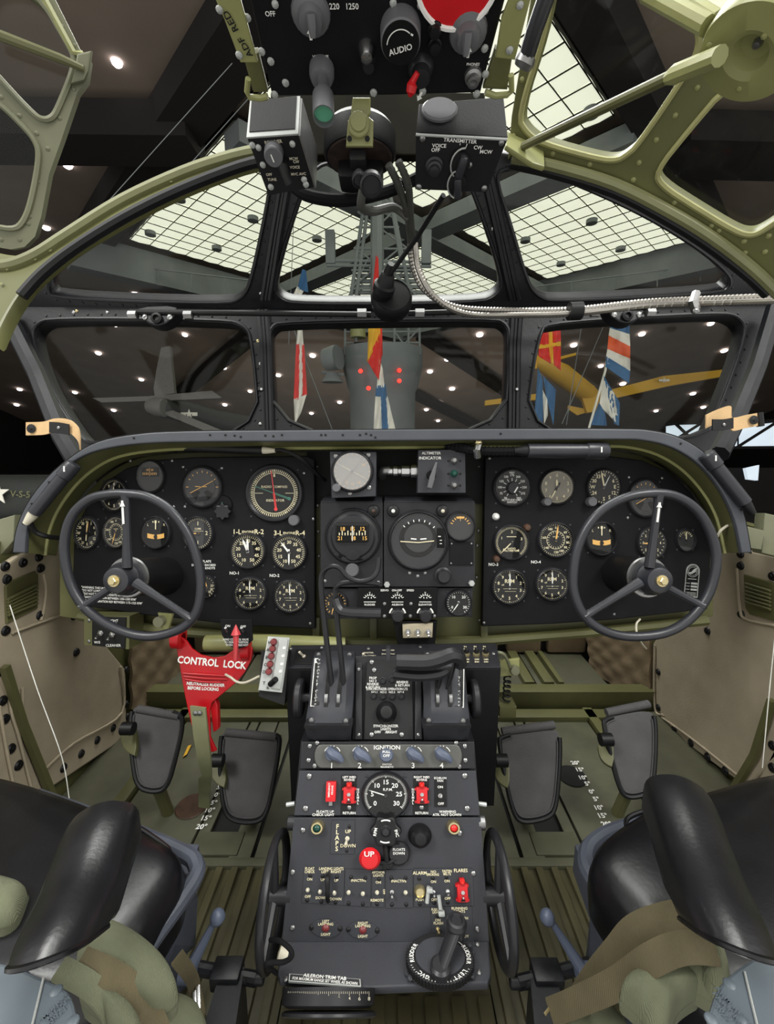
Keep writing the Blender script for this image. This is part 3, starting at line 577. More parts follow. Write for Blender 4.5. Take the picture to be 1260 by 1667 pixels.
# ================================================================ ROOF
RF = Pl((830, 230, 1.02), (1262, 470, 1.0), (1262, 0, .70))
t = thing('copilot_hatch', RF.at(1100, 300), 'olive riveted overhead hatch with two panes on the copilot side', 'hatch')
HA = [(846, 190), (858, 213), (883, 231), (977, 257), (1005, 258), (1018, 250), (1036, 235), (1117, 115), (1137, 72), (1132, 40), (1108, 22), (1050, -10), (905, -30), (888, 60)]
HB = [(1070, 281), (1078, 300), (1134, 336), (1200, 376), (1222, 381), (1240, 374), (1290, 340), (1300, 100), (1190, 136), (1122, 216)]
b = B(); b.out(RF, [[(872, -60), (850, 80), (832, 190), (826, 262), (836, 254), (900, 268), (1000, 298), (1090, 342), (1160, 385), (1225, 434), (1275, 482), (1340, 520), (1340, -60)], chk(HA, 2), chk(HB, 2)], .035, .004); obj('frame', b, M['olive_roof'], t)
for h in (HA, HB):
    b = B(); b.out(RF, [chk(grow(h, 4), 2)], .005, 0, -.02); obj('pane', b, M['pane'], t)
    b = B(); b.tube([RF.at(*p, .003) for p in chk(grow(h, 3), 2)], .006, 6, True); obj('seal', b, M['rubber_sand'], t)
pts = [(1135, 143), (1099, 188), (1068, 228), (1040, 265), (1031, 293), (1098, 330), (1158, 368), (1170, 376), (1251, 384), (1211, 393), (1170, 395), (1190, 405), (1212, 412), (1245, 410), (836, 222), (835, 232), (960, 268), (900, 250), (850, 130), (868, 30)]
for x, y in pts: inst('rivet', screw_mesh(4.2 * RF.sc(x, y), 'olive_light'), RF.fr(x, y), t)
b = B(); b.tube([RF.at(x, y, .012) for x, y in sm(((835, 258), (900, 270), (1000, 300), (1090, 345), (1160, 388), (1225, 438), (1268, 480)))], .012, 8); obj('edge_bead', b, M['bead'], t)
b = B(); b.tube([RF.at(x, y, .008) for x, y in sm(((832, 266), (900, 281), (1000, 312), (1085, 356), (1155, 400), (1215, 446), (1250, 478)))], .013, 8); obj('rubber_seal', b, M['black'], t)
# pilot side roof band with open hatch
RB = Pl((430, 230, 1.03), (0, 470, 1.0), (300, 268, 1.05))
t = thing('pilot_roof_band', RB.at(200, 330), 'curved olive roof band over the pilot upper pane', 'roof frame')
b = B(); b.out(RB, [sm([(-12, 408), (20, 414), (48, 412), (85, 390), (150, 343), (230, 300), (300, 270), (380, 245), (450, 228)]) + sm([(450, 254), (390, 266), (290, 305), (200, 350), (120, 398), (62, 444), (30, 480), (6, 520), (-12, 560)])], .03, .006); obj('band', b, M['olive_roof'], t)
b = B(); b.tube([RB.at(x, y, .006) for x, y in sm(((448, 240), (380, 254), (300, 280), (200, 326), (110, 382), (60, 414), (20, 430), (-12, 432)))], .013, 8); obj('edge_bead', b, M['bead'], t)
b = B(); b.tube([RB.at(x, y, .004) for x, y in sm(((448, 258), (390, 271), (290, 310), (200, 355), (120, 405), (68, 446), (35, 482)))], .012, 8); obj('rubber_seal', b, M['black'], t)
for x, y in ((15, 440), (40, 422), (60, 424), (84, 410), (5, 465), (6, 438), (0, 430), (150, 360), (160, 353), (240, 315), (280, 298)): inst('rivet', screw_mesh(3.2 * RB.sc(x, y), 'olive_light'), RB.fr(x, y, 0, .004), t)
for x, y, n in ((56, 455, 'pilot'), (1216, 441, 'copilot')):
    b = B(); b.lathe(W2b.fr(x, y, 0, .02), [(0, 0), (.017, 0), (.02, .004), (.02, .014), (.014, .018), (.012, .014), (0, .014)], 20); solo('corner_catch', b, M['steel'] if x > 600 else M['black'], 'round knob on the outer corner of the %s windshield frame' % n, 'knob', 'windshield corner knobs')
HF = Pl((60, 380, .86), (130, 100, .78), (0, 200, .78))
t = thing('pilot_hatch', HF.at(60, 300), 'grey green open overhead hatch with two panes on the pilot side', 'hatch')
HC = [(57, -14), (110, 77), (118, 95), (116, 117), (93, 173), (84, 190), (70, 193), (50, 177), (0, 123), (-25, 95), (-25, -20)]
HD = [(-30, 150), (0, 173), (33, 205), (55, 230), (62, 253), (50, 320), (38, 358), (22, 373), (-30, 360)]
b = B(); b.out(HF, [[(80, -20), (110, 40), (133, 87), (146, 95), (141, 130), (126, 150), (100, 227), (80, 283), (67, 353), (57, 385), (40, 402), (17, 406), (-44, 396), (-44, -24)], chk(HC, 1), chk(HD, 1)], .025, 0); obj('frame', b, M['hatch_grey'], t)
for h in (HC, HD):
    b = B(); b.out(HF, [chk(grow(h, 4), 2)], .005, 0, -.012); obj('pane', b, M['pane'], t)
    b = B(); b.tube([HF.at(*p, .003) for p in chk(grow(h, 3), 2)], .005, 6, True); obj('seal', b, M['hatch_grey'], t)
for x, y in ((80, 12), (101, 43), (121, 74), (131, 85), (120, 145), (97, 192), (78, 242), (61, 295), (48, 352), (46, 364), (32, 390), (2, 390), (60, 217), (32, 188), (2, 158)): inst('rivet', screw_mesh(3.4 * HF.sc(x, y), 'hatch_grey'), HF.fr(x, y), t)
b = B(); b.out(HF, [[(128, 92), (152, 87), (147, 120), (140, 135), (118, 141), (124, 118)]], .012, .003, .014); obj('bracket', b, M['hatch_grey'], t)
b = B(); b.tube([HF.at(-15, 52, .02), HF.at(100, 96, .02), HF.at(137, 112, .02)], [.008, .007, .005], 8); obj('stay_rod', b, M['olive'], t)
b = B(); b.tube([HF.at(x, y, .004) for x, y in ((66, -14), (120, 86), (136, 90))], .006, 6); obj('rim_bead', b, M['olive_light'], t)
# escape hatch wheel and stay rods on the copilot side
EH = Pl((1222, 85, .60), (1262, 85, .585), (1222, 10, .56))
t = thing('hatch_hub', EH.at(1222, 85), 'large round olive hatch hub with a dished centre at the roof corner', 'hub')
s = EH.sc(1222, 85); r = 80 * s
b = B(); b.lathe(EH.fr(1222, 85) @ Matrix.Diagonal((1, .92, 1, 1)), [(0, -.02), (r, -.02), (r, .0), (r * .97, .005), (r * .5, .007), (r * .36, .002), (r * .28, -.012), (r * .12, -.014), (0, -.014)], 48); obj('disc', b, M['olive_light'], t)
for x, y in ((1159, 67), (1249, 52), (1207, 139)): inst('bolt', screw_mesh(5 * s, 'olive_light'), EH.fr(x, y, 0, .006), t)
b = B(); b.lathe(EH.fr(1224, 84, 0, -.014), [(0, .008), (.005, .006), (.007, 0), (0, 0)], 8); obj('latch_pin', b, M['steel'], t)
def rod(name, a, c, r0, r1, m, label, cat_='rod', grp=None):
    b = B(); b.tube([a, a.lerp(c, .5), c], [r0, (r0 + r1) / 2, r1], 10); return solo(name, b, M[m], label, cat_, grp)
t = thing('stay_rod', D(850, 240, .98), 'slim olive stay rod running from roof corner bracket to round hatch hub', 'rod')
p0, p1, p2 = D(852, 238, .985), D(1105, 118, .66), D(1172, 91, .59)
b = B(); b.tube([p0, p1], [.0085, .0085], 10); obj('rod', b, M['olive'], t)
b = B(); b.tube([p1.lerp(p0, .05), p1.lerp(p0, .02), p1, p2], [.009, .013, .0125, .012], 10); obj('sleeve', b, M['olive_light'], t)
b = B(); b.out(Pl((850, 240, .99), (887, 250, 1.0), (840, 220, 1.0)), [[(824, 212), (845, 222), (886, 240), (887, 271), (868, 265), (824, 236)]], .012, .003); obj('foot_bracket', b, M['olive_light'], t)
t = thing('roof_tube', D(1070, 5, .66), 'pair of olive roof tubes leading to the round hatch hub', 'tube')
for (a, c) in (((1052, -12, .68), (1152, 42, .61)), ((1085, -16, .70), (1165, 34, .64))): b = B(); b.tube([D(*a), D(*c)], .012, 10); obj('tube', b, M['olive_light'], t)
b = B(); b.tube([D(1205, -15, .6), D(1205, 22, .6)], .011, 10); obj('post', b, M['olive_light'], t)
b = B(); b.out(Pl(.68), [[(1100, -20), (1290, -20), (1290, 40), (1250, 34), (1240, 10), (1180, 14), (1150, 30)]], .02, .003); obj('gusset', b, M['olive_light'], t)
# grey tube by the overhead panel
t = thing('handrail_tube', D(885, 0, .72), 'dark grey roof tube with collar beside the overhead panel', 'tube')
b = B(); b.tube([D(893, -15, .72), D(870, 50, .76), D(855, 100, .80)], .015, 12); obj('tube', b, M['wheel'], t)
b = B(); b.tube([D(857, 92, .795), D(853, 103, .80), D(850, 110, .805)], [.018, .019, .016], 12); obj('collar', b, M['steel'], t)
# ---- horizontal bar across the frame, its brackets, flexible conduits
for a, c, n in (((212, 508), (604, 512), 'pilot'), ((664, 510), (1052, 500), 'copilot')):
    rod('wiper_shaft', D(*a, 1.27), D(*c, 1.27), .008, .008, 'black', 'long black wiper shaft along the frame on the %s side' % n, 'shaft', 'wiper shafts')
for x, y, n in ((262, 516, 'pilot'), (1014, 512, 'copilot')):
    t = thing('wiper_bracket', W1.at(x, y), 'black wiper bearing bracket with two chrome bolts, %s side' % n, 'bracket', 'wiper brackets'); pl = Pl(1.29)
    b = B(); b.out(pl, [chk([(x - 30, y - 12), (x + 30, y - 14), (x + 32, y - 2), (x + 18, y + 14), (x, y + 20), (x - 18, y + 14), (x - 32, y - 2)], 1)], .045, .005, .02); obj('plate', b, M['frame_black'], t)
    b = B(); b.lathe(pl.fr(x, y + 8, 0, .02), [(0, 0), (.016, 0), (.016, .008), (.009, .01), (.008, .004), (0, .004)], 16); obj('bearing', b, M['black'], t)
    for dx in (-20, 20): inst('bolt', screw_mesh(.0095, 'chrome'), pl.fr(x + dx, y + 5, 40, .02), t)
    for dx in (-46, 44): b = B(); b.lathe(axis_fr(D(x + dx - 6, y - 3, 1.265), RT), [(0, 0), (.012, 0), (.012, .024), (0, .024)], 6); obj('nut', b, M['steel'], t)
def conduit(name, pts, r, m, label, grp=None, ribs=True, cat_='cable'):
    t = thing(name, D(*pts[0]), label, cat_, grp); P = cat([D(*p) for p in pts], 10); b = B()
    if ribs:
        L = [0]
        for p, q in zip(P, P[1:]): L.append(L[-1] + (q - p).length)
        n = min(420, int(L[-1] / .0045)); Q, rr = [], []; i = 0
        for k in range(n + 1):
            s = L[-1] * k / n
            while i < len(L) - 2 and s > L[i + 1]: i += 1
            Q.append(P[i].lerp(P[i + 1], (s - L[i]) / max(1e-9, L[i + 1] - L[i]))); rr.append(r * (1 if k % 2 else .84))
        b.tube(Q, rr, 8)
    else: b.tube(P, r, 10)
    obj('sleeve', b, M[m], t); return t
conduit('flexible_conduit', [(668, 395, 1.14), (672, 430, 1.17), (690, 470, 1.2), (740, 500, 1.23), (830, 506, 1.23), (930, 505, 1.22), (1050, 492, 1.2), (1160, 487, 1.16), (1280, 482, 1.1)], .0095, 'conduit', 'silver ribbed conduit curving down from overhead along the copilot frame, upper one', 'silver conduits')
conduit('flexible_conduit', [(676, 395, 1.12), (682, 440, 1.15), (710, 486, 1.18), (760, 511, 1.21), (850, 513, 1.21), (940, 510, 1.2), (1060, 497, 1.18), (1165, 493, 1.14), (1280, 489, 1.08)], .0085, 'conduit', 'silver ribbed conduit curving down from overhead along the copilot frame, lower one', 'silver conduits')
t = thing('conduit_clamp', D(1133, 492, 1.15), 'bright metal clamp holding both silver conduits to the frame', 'clamp'); b = B(); b.tube([D(1133, 478, 1.14), D(1128, 490, 1.13), D(1133, 506, 1.15)], .011, 8); obj('band', b, M['chrome'], t); inst('screw', screw_mesh(.008), axis_fr(D(1133, 506, 1.135), -FWD), t)
b = B(); b.tube([D(926, 507, 1.2), D(946, 506, 1.2)], .024, 14); solo('conduit_tape', b, M['black'], 'black tape wrap binding the silver conduits', 'tape')
# round compass light body at the middle of the frame
t = thing('windshield_lamp', D(635, 505, 1.22), 'round black windshield hub with a slanted neck at the frame centre', 'hub')
pl = Pl(1.24); b = B(); b.lathe(pl.fr(637, 500) @ Matrix.Rotation(R(-14), 4, 'X'), [(0, 0), (.052, 0), (.058, .02), (.058, .04), (.052, .05), (.05, .046), (0, .046)], 32); obj('body', b, M['black'], t)
b = B(); b.lathe(pl.fr(640, 503, 0, .0) @ Matrix.Rotation(R(-14), 4, 'X') @ Matrix.Translation((0, 0, .047)), [(0, 0), (.046, 0), (.046, .003), (.03, .004), (0, .004)], 32); obj('lid', b, M['dial'], t)
b = B(); b.lathe(axis_fr(D(620, 485, 1.2), D(632, 446, 1.14) - D(620, 485, 1.2)), [(0, 0), (.022, 0), (.026, .02), (.03, .022), (.03, .04), (.024, .045), (.018, .07), (.014, .074), (.01, .1), (0, .1)], 20); obj('neck', b, M['black'], t)
for x in (588, 682): b = B(); b.lathe(axis_fr(D(x - 6, 510, 1.25), RT), [(0, 0), (.013, 0), (.013, .026), (0, .026)], 6); obj('coupling', b, M['steel'], t)
t = thing('control_rod', D(635, 445, 1.14), 'thin black control rod rising from hub to the transmitter box', 'rod'); b = B(); b.tube([D(636, 445, 1.13), D(680, 385, 1.05), D(722, 318, .93)], .006, 8); obj('rod', b, M['black'], t)
conduit('hanging_cable', [(632, 268, .86), (648, 300, .9), (662, 345, 1.0), (668, 390, 1.12), (668, 415, 1.16)], .0085, 'cable', 'dark ribbed cable dropping from magnetic compass body to the silver conduit', 'overhead cables')
conduit('hanging_cable', [(648, 262, .86), (664, 300, .9), (668, 345, 1.0), (673, 400, 1.13)], .0085, 'cable', 'second dark cable dropping beside the transmitter box', 'overhead cables')
conduit('hanging_cable', [(592, 305, .86), (588, 335, .9), (606, 344, .95), (640, 338, 1.0), (664, 355, 1.02)], .009, 'cable', 'short grey cable looping from the overhead nozzle', 'overhead cables', ribs=False)
conduit('hanging_cable', [(470, 296, .93), (500, 318, .93), (560, 326, .93), (630, 312, .95), (690, 285, .97)], .0125, 'cable_black', 'thick black taped harness sagging under the receiver box', 'overhead cables', ribs=False)
# ================================================================ INSTRUMENT PANEL AND GLARE SHIELD
GO = [(20, 900), (26, 862), (44, 820), (76, 778), (118, 742), (160, 719), (220, 707), (300, 702), (500, 700), (800, 698), (1000, 698), (1062, 701), (1110, 714), (1152, 741), (1186, 783), (1210, 830), (1224, 900)]
GI = [(40, 900), (43, 864), (54, 828), (82, 786), (118, 752), (160, 733), (230, 722), (330, 719), (500, 718), (800, 716), (1000, 715), (1050, 717), (1096, 729), (1140, 757), (1174, 798), (1196, 845), (1208, 900)]
GB = [(92, 905), (100, 866), (120, 826), (150, 788), (184, 762), (222, 745), (280, 737), (350, 735), (500, 734), (800, 732), (960, 731), (1010, 733), (1055, 745), (1096, 770), (1130, 806), (1152, 845), (1166, 900)]
PI_ = Pl(1.06); PB = Pl(1.10); PG = Pl(.95)
t = thing('glare_shield', PG.at(630, 715), 'arched grey edged glare shield with olive inner flange over the instrument panels', 'glare shield')
sm = lambda q: [tuple(p)[:2] for p in cat([(x, y, 0) for x, y in q], 4)]
b = B(); b.out(PG, [sm(GO) + sm(GI)[::-1]], .012, .003); obj('edge_strip', b, M['grey_strip'], t)
b = B(); b.sheet([[D(*p, .955) for p in sm(GI)], [D(*Vector(p).lerp(Vector(q), .55), 1.0) for p, q in zip(sm(GI), sm(GB))], [D(*p, 1.09) for p in sm(GB)]], (0, 0, .004)); obj('flange', b, M['olive'], t)
b = B(); b.tube([D(*Vector(p).lerp(Vector(q), .62), 1.015) for p, q in zip(sm(GI), sm(GB))], .006, 6); obj('flange_bead', b, M['olive_light'], t)
b = B(); b.sheet([[D(p[0], p[1] - 1, .955) for p in sm(GO)], [D(*Vector(p).lerp(Vector((630, 720)), .06), 1.30) for p in sm(GO)]], (0, 0, -.004)); obj('cowl', b, M['dark'], t)
obj('screw_holes', dots(PG, [(150, 720), (218, 713), (342, 708), (367, 708), (382, 709), (392, 711), (432, 709), (445, 710), (459, 708), (523, 708), (530, 708), (558, 708), (586, 708), (596, 706), (604, 708), (611, 712), (815, 706), (1108, 722), (1150, 752), (1194, 800), (1206, 830), (112, 757), (80, 785), (52, 820), (38, 852)], 1.9, .001), M['dark'], t, kind='stuff')
t = thing('panel_bulkhead', PB.at(630, 900), 'olive bulkhead carrying the instrument panels under the glare shield', 'bulkhead')
b = B(); b.out(PB, [[(92, 1005)] + sm(GB) + [(1166, 1005), (1000, 1034), (800, 1048), (630, 1052), (500, 1048), (250, 1030)]], .01, .002, -.01); obj('backing', b, M['olive'], t)
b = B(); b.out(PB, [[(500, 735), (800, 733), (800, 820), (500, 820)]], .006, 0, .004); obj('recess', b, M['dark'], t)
b = B(); b.tube([PB.at(x, y, .01) for x, y in ((130, 1002), (250, 1024), (420, 1038), (520, 1044), (640, 1046), (800, 1042), (950, 1030), (1150, 1010))], .013, 8); obj('lower_rail', b, M['olive'], t)
for x in (608, 786, 516): b = B(); b.box(PB.fr(x, 1030, 0, .012), .018, .085, .012, .002); obj('bracket', b, M['olive'], t)
for x, y in ((517, 760), (517, 823), (518, 865), (519, 905), (779, 760), (779, 864), (777, 888), (776, 940), (781, 1010), (400, 1008), (340, 1008)): inst('screw', screw_mesh(.004), PB.fr(x, y, 20, .002), t)
b = B(); b.tube([D(335, 1047, 1.02), D(440, 1046, 1.02), D(560, 1050, 1.06)], .019, 14); solo('torque_tube', b, M['olive_light'], 'thick olive torque tube behind the red control lock', 'tube')
b = B(); b.tube([D(570, 1062, 1.08), D(790, 1058, 1.08)], .012, 10); solo('torque_tube', b, M['olive'], 'thinner olive tube under the centre instrument panel', 'tube')
def panel(name, out, label, th=.022, m='panel', pl=PI_):
    t = thing(name, pl.at(*out[0]), label, 'panel'); b = B(); b.out(pl, [out], th, .003); obj('plate', b, M[m], t); return t
pL = panel('instrument_panel', [(121, 985), (118, 935), (120, 880), (128, 848), (146, 815), (172, 784), (205, 762), (250, 749), (320, 744), (500, 742), (512, 748), (513, 1024), (400, 1019), (250, 1003)], 'black instrument panel carrying flight gauges behind the pilot wheel')
pR = panel('instrument_panel', [(790, 744), (820, 742), (990, 742), (1045, 749), (1085, 766), (1125, 800), (1148, 842), (1158, 900), (1152, 992), (1000, 1009), (900, 1016), (785, 1020)], 'black instrument panel carrying flight gauges behind the copilot wheel')
screws(PI_, [(280, 750), (298, 760), (361, 762), (283, 825), (301, 825), (212, 750), (505, 1015), (510, 845), (136, 975), (320, 1005), (416, 770), (495, 770)], pL, 2.4)
screws(PI_, [(1024, 777), (1078, 778), (1022, 843), (797, 746), (1107, 760), (788, 1014), (1000, 1000), (1150, 985)], pR, 2.4)
def PT(par, pl, L, m='white', lift=.0015, name='lettering', bold=.014):
    """flat print: rows of (text, x, y, height px, width factor, turn)"""
    b = B()
    for r in L:
        s, x, y, h = r[:4]; sx = r[4] if len(r) > 4 else 1; rot = r[5] if len(r) > 5 else 0
        b.text(pl.fr(x, y, rot, lift), s, h * pl.sc(x, y) * (1.38 if h >= 7 else 1.12), bold, sx)
    return obj(name, b, M[m], par)
def ring_marks(b, Mx, s, L):
    for k in L:
        if k[0] == 't':      # ticks: n, from, to (deg clockwise from top), r0, r1, width
            _, n, a0, a1, r0, r1, wd = k
            for i in range(n):
                a = R(a0 + (a1 - a0) * i / max(1, n - 1)); c, q = math.sin(a), math.cos(a)
                p = [(c * r0 - q * wd, q * r0 + c * wd), (c * r1 - q * wd, q * r1 + c * wd), (c * r1 + q * wd, q * r1 - c * wd), (c * r0 + q * wd, q * r0 - c * wd)]
                b.add([(x * s, y * s, .0032) for x, y in p], [[0, 1, 2, 3]], Mx)
        elif k[0] == 'n':    # numerals round the dial
            _, tx, a0, a1, rr, h = k[:6]
            for i, tt in enumerate(tx):
                a = R(a0 + (a1 - a0) * i / max(1, len(tx) - 1))
                if tt: b.text(Mx @ Matrix.Translation((math.sin(a) * rr * s, math.cos(a) * rr * s, .0032)), tt, h * s * 1.38, .015)
        elif k[0] == 'x':    # word at x, y
            _, tt, x, y, h = k[:5]; b.text(Mx @ Matrix.Translation((x * s, y * s, .0032)), tt, h * s * 1.38, .012)
        elif k[0] == 'l':    # line
            _, x0, y0, x1, y1, wd = k; d = Vector((x1 - x0, y1 - y0)).normalized(); n = Vector((-d.y, d.x)) * wd
            b.add([((x0 + n.x) * s, (y0 + n.y) * s, .0036), ((x1 + n.x) * s, (y1 + n.y) * s, .0036), ((x1 - n.x) * s, (y1 - n.y) * s, .0036), ((x0 - n.x) * s, (y0 - n.y) * s, .0036)], [[3, 2, 1, 0]], Mx)
        elif k[0] == 'c':    # thin ring / arc: radius, width, from, to
            _, rr, wd, a0, a1 = k; n = 40; vs = []
            for i in range(n + 1):
                a = R(a0 + (a1 - a0) * i / n); vs += [(math.sin(a) * (rr - wd) * s, math.cos(a) * (rr - wd) * s, .003), (math.sin(a) * (rr + wd) * s, math.cos(a) * (rr + wd) * s, .003)]
            b.add(vs, [[2 * i, 2 * i + 1, 2 * i + 3, 2 * i + 2] for i in range(n)], Mx)
def gauge(label, pl, x, y, r, marks=(), needles=(), face='dial', ink='cream', sx=1, sy=1, name='gauge', lift=.0, grp=None, scr=True, bez='bezel', knob=None, glass='dial_glass', cat_='gauge', extra=None, rim=.10):
    s = pl.sc(x, y); Rr = r * s; Mx = pl.fr(x, y, 0, lift) @ Matrix.Diagonal((sx, sy, 1, 1)); t = thing(name, Mx.translation, label, cat_, grp)
    b = B(); b.lathe(Mx, [(Rr * (1 - rim) * .98, .001), (Rr * (1 - rim), .007), (Rr * (1 - rim * .6), .010), (Rr * .98, .009), (Rr * 1.03, .005), (Rr * 1.06, -.002)], 40); obj('bezel', b, M[bez], t)
    b = B(); b.lathe(Mx, [(0, .002), (Rr * .93, .002), (Rr * .93, 0), (0, 0)], 40); obj('face', b, M[face], t)
    q = Rr * (1 - rim)
    if marks:
        b = B(); ring_marks(b, Mx, q, marks); obj('markings', b, M[ink], t)
    for nd in needles:
        a, ln, tail, wd, m = nd; Mn = Mx @ Matrix.Rotation(R(-a), 4, 'Z') @ Matrix.Translation((0, 0, .0055))
        b = B(); b.fill(Mn, [[(-wd * q, -tail * q), (-wd * .9 * q, ln * .72 * q), (0, ln * q), (wd * .9 * q, ln * .72 * q), (wd * q, -tail * q)]], .001); obj('needle', b, M[m], t)
    if needles: b = B(); b.cyl(Mx @ Matrix.Translation((0, 0, .004)), q * .08, .003, 12); obj('hub', b, M['bezel'], t)
    if extra: extra(t, Mx, q)
    b = B(); b.lathe(Mx, [(0, .0085), (q, .0085), (q, .0080), (0, .0080)], 40); obj('glass', b, M[glass], t)
    if scr:
        for a in (45, 135, 225, 315): inst('screw', screw_mesh(2.0 * s, 'pedestal'), Mx @ Matrix.Translation((Rr * 1.17 * math.cos(R(a)), Rr * 1.17 * math.sin(R(a)), 0)), t)
    if knob:
        kx, ky, kr = knob; b = B(); b.lathe(pl.fr(kx, ky, 0, lift), [(0, 0), (kr * s, 0), (kr * s, .014), (kr * s * .85, .017), (0, .017)], 14); obj('knob', b, M['knob_grey'], t)
    return t
DIG = ['0', '1', '2', '3', '4', '5', '6', '7', '8', '9']; HDG = ['N', '3', '6', 'E', '12', '15', 'S', '21', '24', 'W', '30', '33']
ALT = [('n', DIG, 0, 324, .72, .2), ('t', 50, 0, 352.8, .9, 1, .012)]
HD_ = [('n', HDG, 0, 330, .74, .19), ('t', 36, 0, 350, .9, 1, .02)]
ASI = [('n', ['0', '', '60', '70', '80', '90', '100', '120', '', '140', '', '160', '', '180'], 0, 332, .76, .15), ('t', 48, 0, 352, .9, 1, .014), ('c', .56, .012, 0, 360), ('t', 20, 0, 342, .42, .54, .012), ('x', 'KNOTS', 0, .2, .08)]
RPM = [('n', DIG, 0, 324, .72, .19), ('t', 10, 0, 324, .88, 1, .02), ('t', 50, 0, 352.8, .93, 1, .012), ('x', 'RPM', 0, .34, .24), ('x', 'x0', -.42, .12, .11), ('l', -.4, -.12, .45, -.12, .008), ('l', -.3, -.28, .4, -.28, .008)]
MAP = [('n', ['10', '15', '20', '25', '30', '35', '40', '45', '50'], 205, 515, .62, .21), ('t', 41, 205, 515, .82, 1, .018)]
TB_ = [('x', 'L', -.62, .52, .17), ('x', 'R', .62, .52, .17), ('l', -.26, .72, -.18, .72, .05), ('l', .18, .72, .26, .72, .05)]
def turn(t, Mx, q):
    for k, (a0, a1) in enumerate(((-.64, -.10), (.10, .64))):
        b = B(); n = 8; vs = []
        for i in range(n + 1): x = a0 + (a1 - a0) * i / n; yy = -.13 - .16 * (1 - x * x * 1.4); vs.append((x, yy))
        b.fill(Mx @ Matrix.Translation((0, 0, .0045)), [[(x * q, (y_ + .16) * q) for x, y_ in vs] + [(x * q, (y_ - .14) * q) for x, y_ in vs[::-1]]], .001); obj('slip_tube', b, M['orange'], t)
    b = B(); b.cyl(Mx @ Matrix.Translation((0, -.27 * q, .003)), q * .12, .004, 14); obj('slip_ball', b, M['dial'], t)
    b = B(); b.fill(Mx @ Matrix.Translation((0, 0, .0055)), [[(-.035 * q, .22 * q), (-.035 * q, .62 * q), (-.07 * q, .66 * q), (-.07 * q, .82 * q), (.07 * q, .82 * q), (.07 * q, .66 * q), (.035 * q, .62 * q), (.035 * q, .22 * q)]], .001); obj('turn_needle', b, M['cream'], t)
def horizon(rot):
    def f(t, Mx, q):
        b = B(); b.lathe(Mx @ Matrix.Translation((0, 0, .0026)), [(0, .001), (q * .72, .001), (q * .72, 0), (0, 0)], 36); obj('horizon_disc', b, M['bezel'], t)
        for s in (-1, 1):
            b = B(); b.fill(Mx @ Matrix.Translation((0, 0, .0042)), [[(s * .1 * q, -.25 * q), (s * .34 * q, -.66 * q), (s * .62 * q, -.36 * q), (s * .3 * q, -.16 * q)]], .0008); obj('dark_wedge', b, M['dial'], t)  # pair of dark wedges on the lower half of the disc
        b = B(); b.fill(Mx @ Matrix.Rotation(R(rot), 4, 'Z') @ Matrix.Translation((0, 0, .006)), [[(-.72 * q, -.012 * q), (-.72 * q, .02 * q), (.72 * q, .02 * q), (.72 * q, -.012 * q)]], .0008); obj('horizon_bar', b, M['orange'], t)
        b = B(); ring_marks(b, Mx @ Matrix.Translation((0, 0, .0035)), q, [('l', -.36, .03, -.06, .01, .02), ('l', .06, .01, .3, .02, .02)]); obj('aircraft_bar', b, M['orange'], t)
    return f
HZ = [('t', 7, -60, 60, .76, .86, .02), ('l', -.9, 0, -.76, 0, .02), ('l', .76, 0, .9, 0, .02)]
# ---- pilot panel
gauge('dark altimeter half hidden by the top rim of the pilot wheel', PI_, 187, 806, 27, ALT, [(0, .6, .1, .05, 'cream')], sx=.82)
def card(t, Mx, q):
    b = B(); b.box(Mx @ Matrix.Translation((0, .3 * q, .004)), 1.3 * q, .6 * q, .004, .001); obj('card_window', b, M['dial'], t)
    b = B(); ring_marks(b, Mx @ Matrix.Translation((0, .3 * q, .0035)), q, [('x', '18   20', 0, .13, .15), ('l', 0, -.26, 0, .26, .02)] + [('l', -.5 + k * .125, -.2, -.5 + k * .125, -.04, .025) for k in range(9)]); obj('card', b, M['orange'], t)
gauge('grey directional gyro with an orange card window above the pilot wheel', PI_, 246, 776, 27, (), (), 'dial_grey', sx=.86, extra=card)
gauge('artificial horizon with a steeply tilted orange bar on the pilot panel', PI_, 330, 793, 34, HZ, (), 'dial_grey', 'orange', sx=.95, extra=horizon(27))
t = thing('rheostat', PI_.at(365, 832), 'grey fluted knob under the tilted pilot horizon gauge', 'knob'); b = B(); s = PI_.sc(365, 832)
b.fill(PI_.fr(365, 833, 0, .014), [[((12 + 1.5 * math.cos(8 * a)) * s * math.cos(a), (12 + 1.5 * math.cos(8 * a)) * s * math.sin(a)) for a in [2 * PI * k / 64 for k in range(64)]]], .014, .002); obj('grip', b, M['bezel'], t)
b = B(); b.lathe(PI_.fr(363, 822), [(0, .004), (15 * s, .004), (16 * s, 0)], 20); obj('flange', b, M['panel'], t); PT(t, PI_, [('I', 363, 822, 8)], 'green', .006)
def comp(t, Mx, q):
    for rot, m, ln in ((7, 'pinkred', .92), (70, 'green', .86)):
        Mn = Mx @ Matrix.Rotation(R(rot), 4, 'Z') @ Matrix.Translation((0, 0, .0055 if m == 'green' else .0065)); b = B()
        b.fill(Mn, [[(-.018 * q, -.6 * q), (-.018 * q, ln * q), (.018 * q, ln * q), (.018 * q, -.6 * q)]], .001)
        b.cyl(Mn @ Matrix.Translation((0, -.66 * q, -.0005)), .07 * q, .001, 16); b.fill(Mn, [[(-.04 * q, 0), (-.04 * q, -.6 * q), (.04 * q, -.6 * q), (.04 * q, 0)]], .001); obj('needle', b, M[m], t)
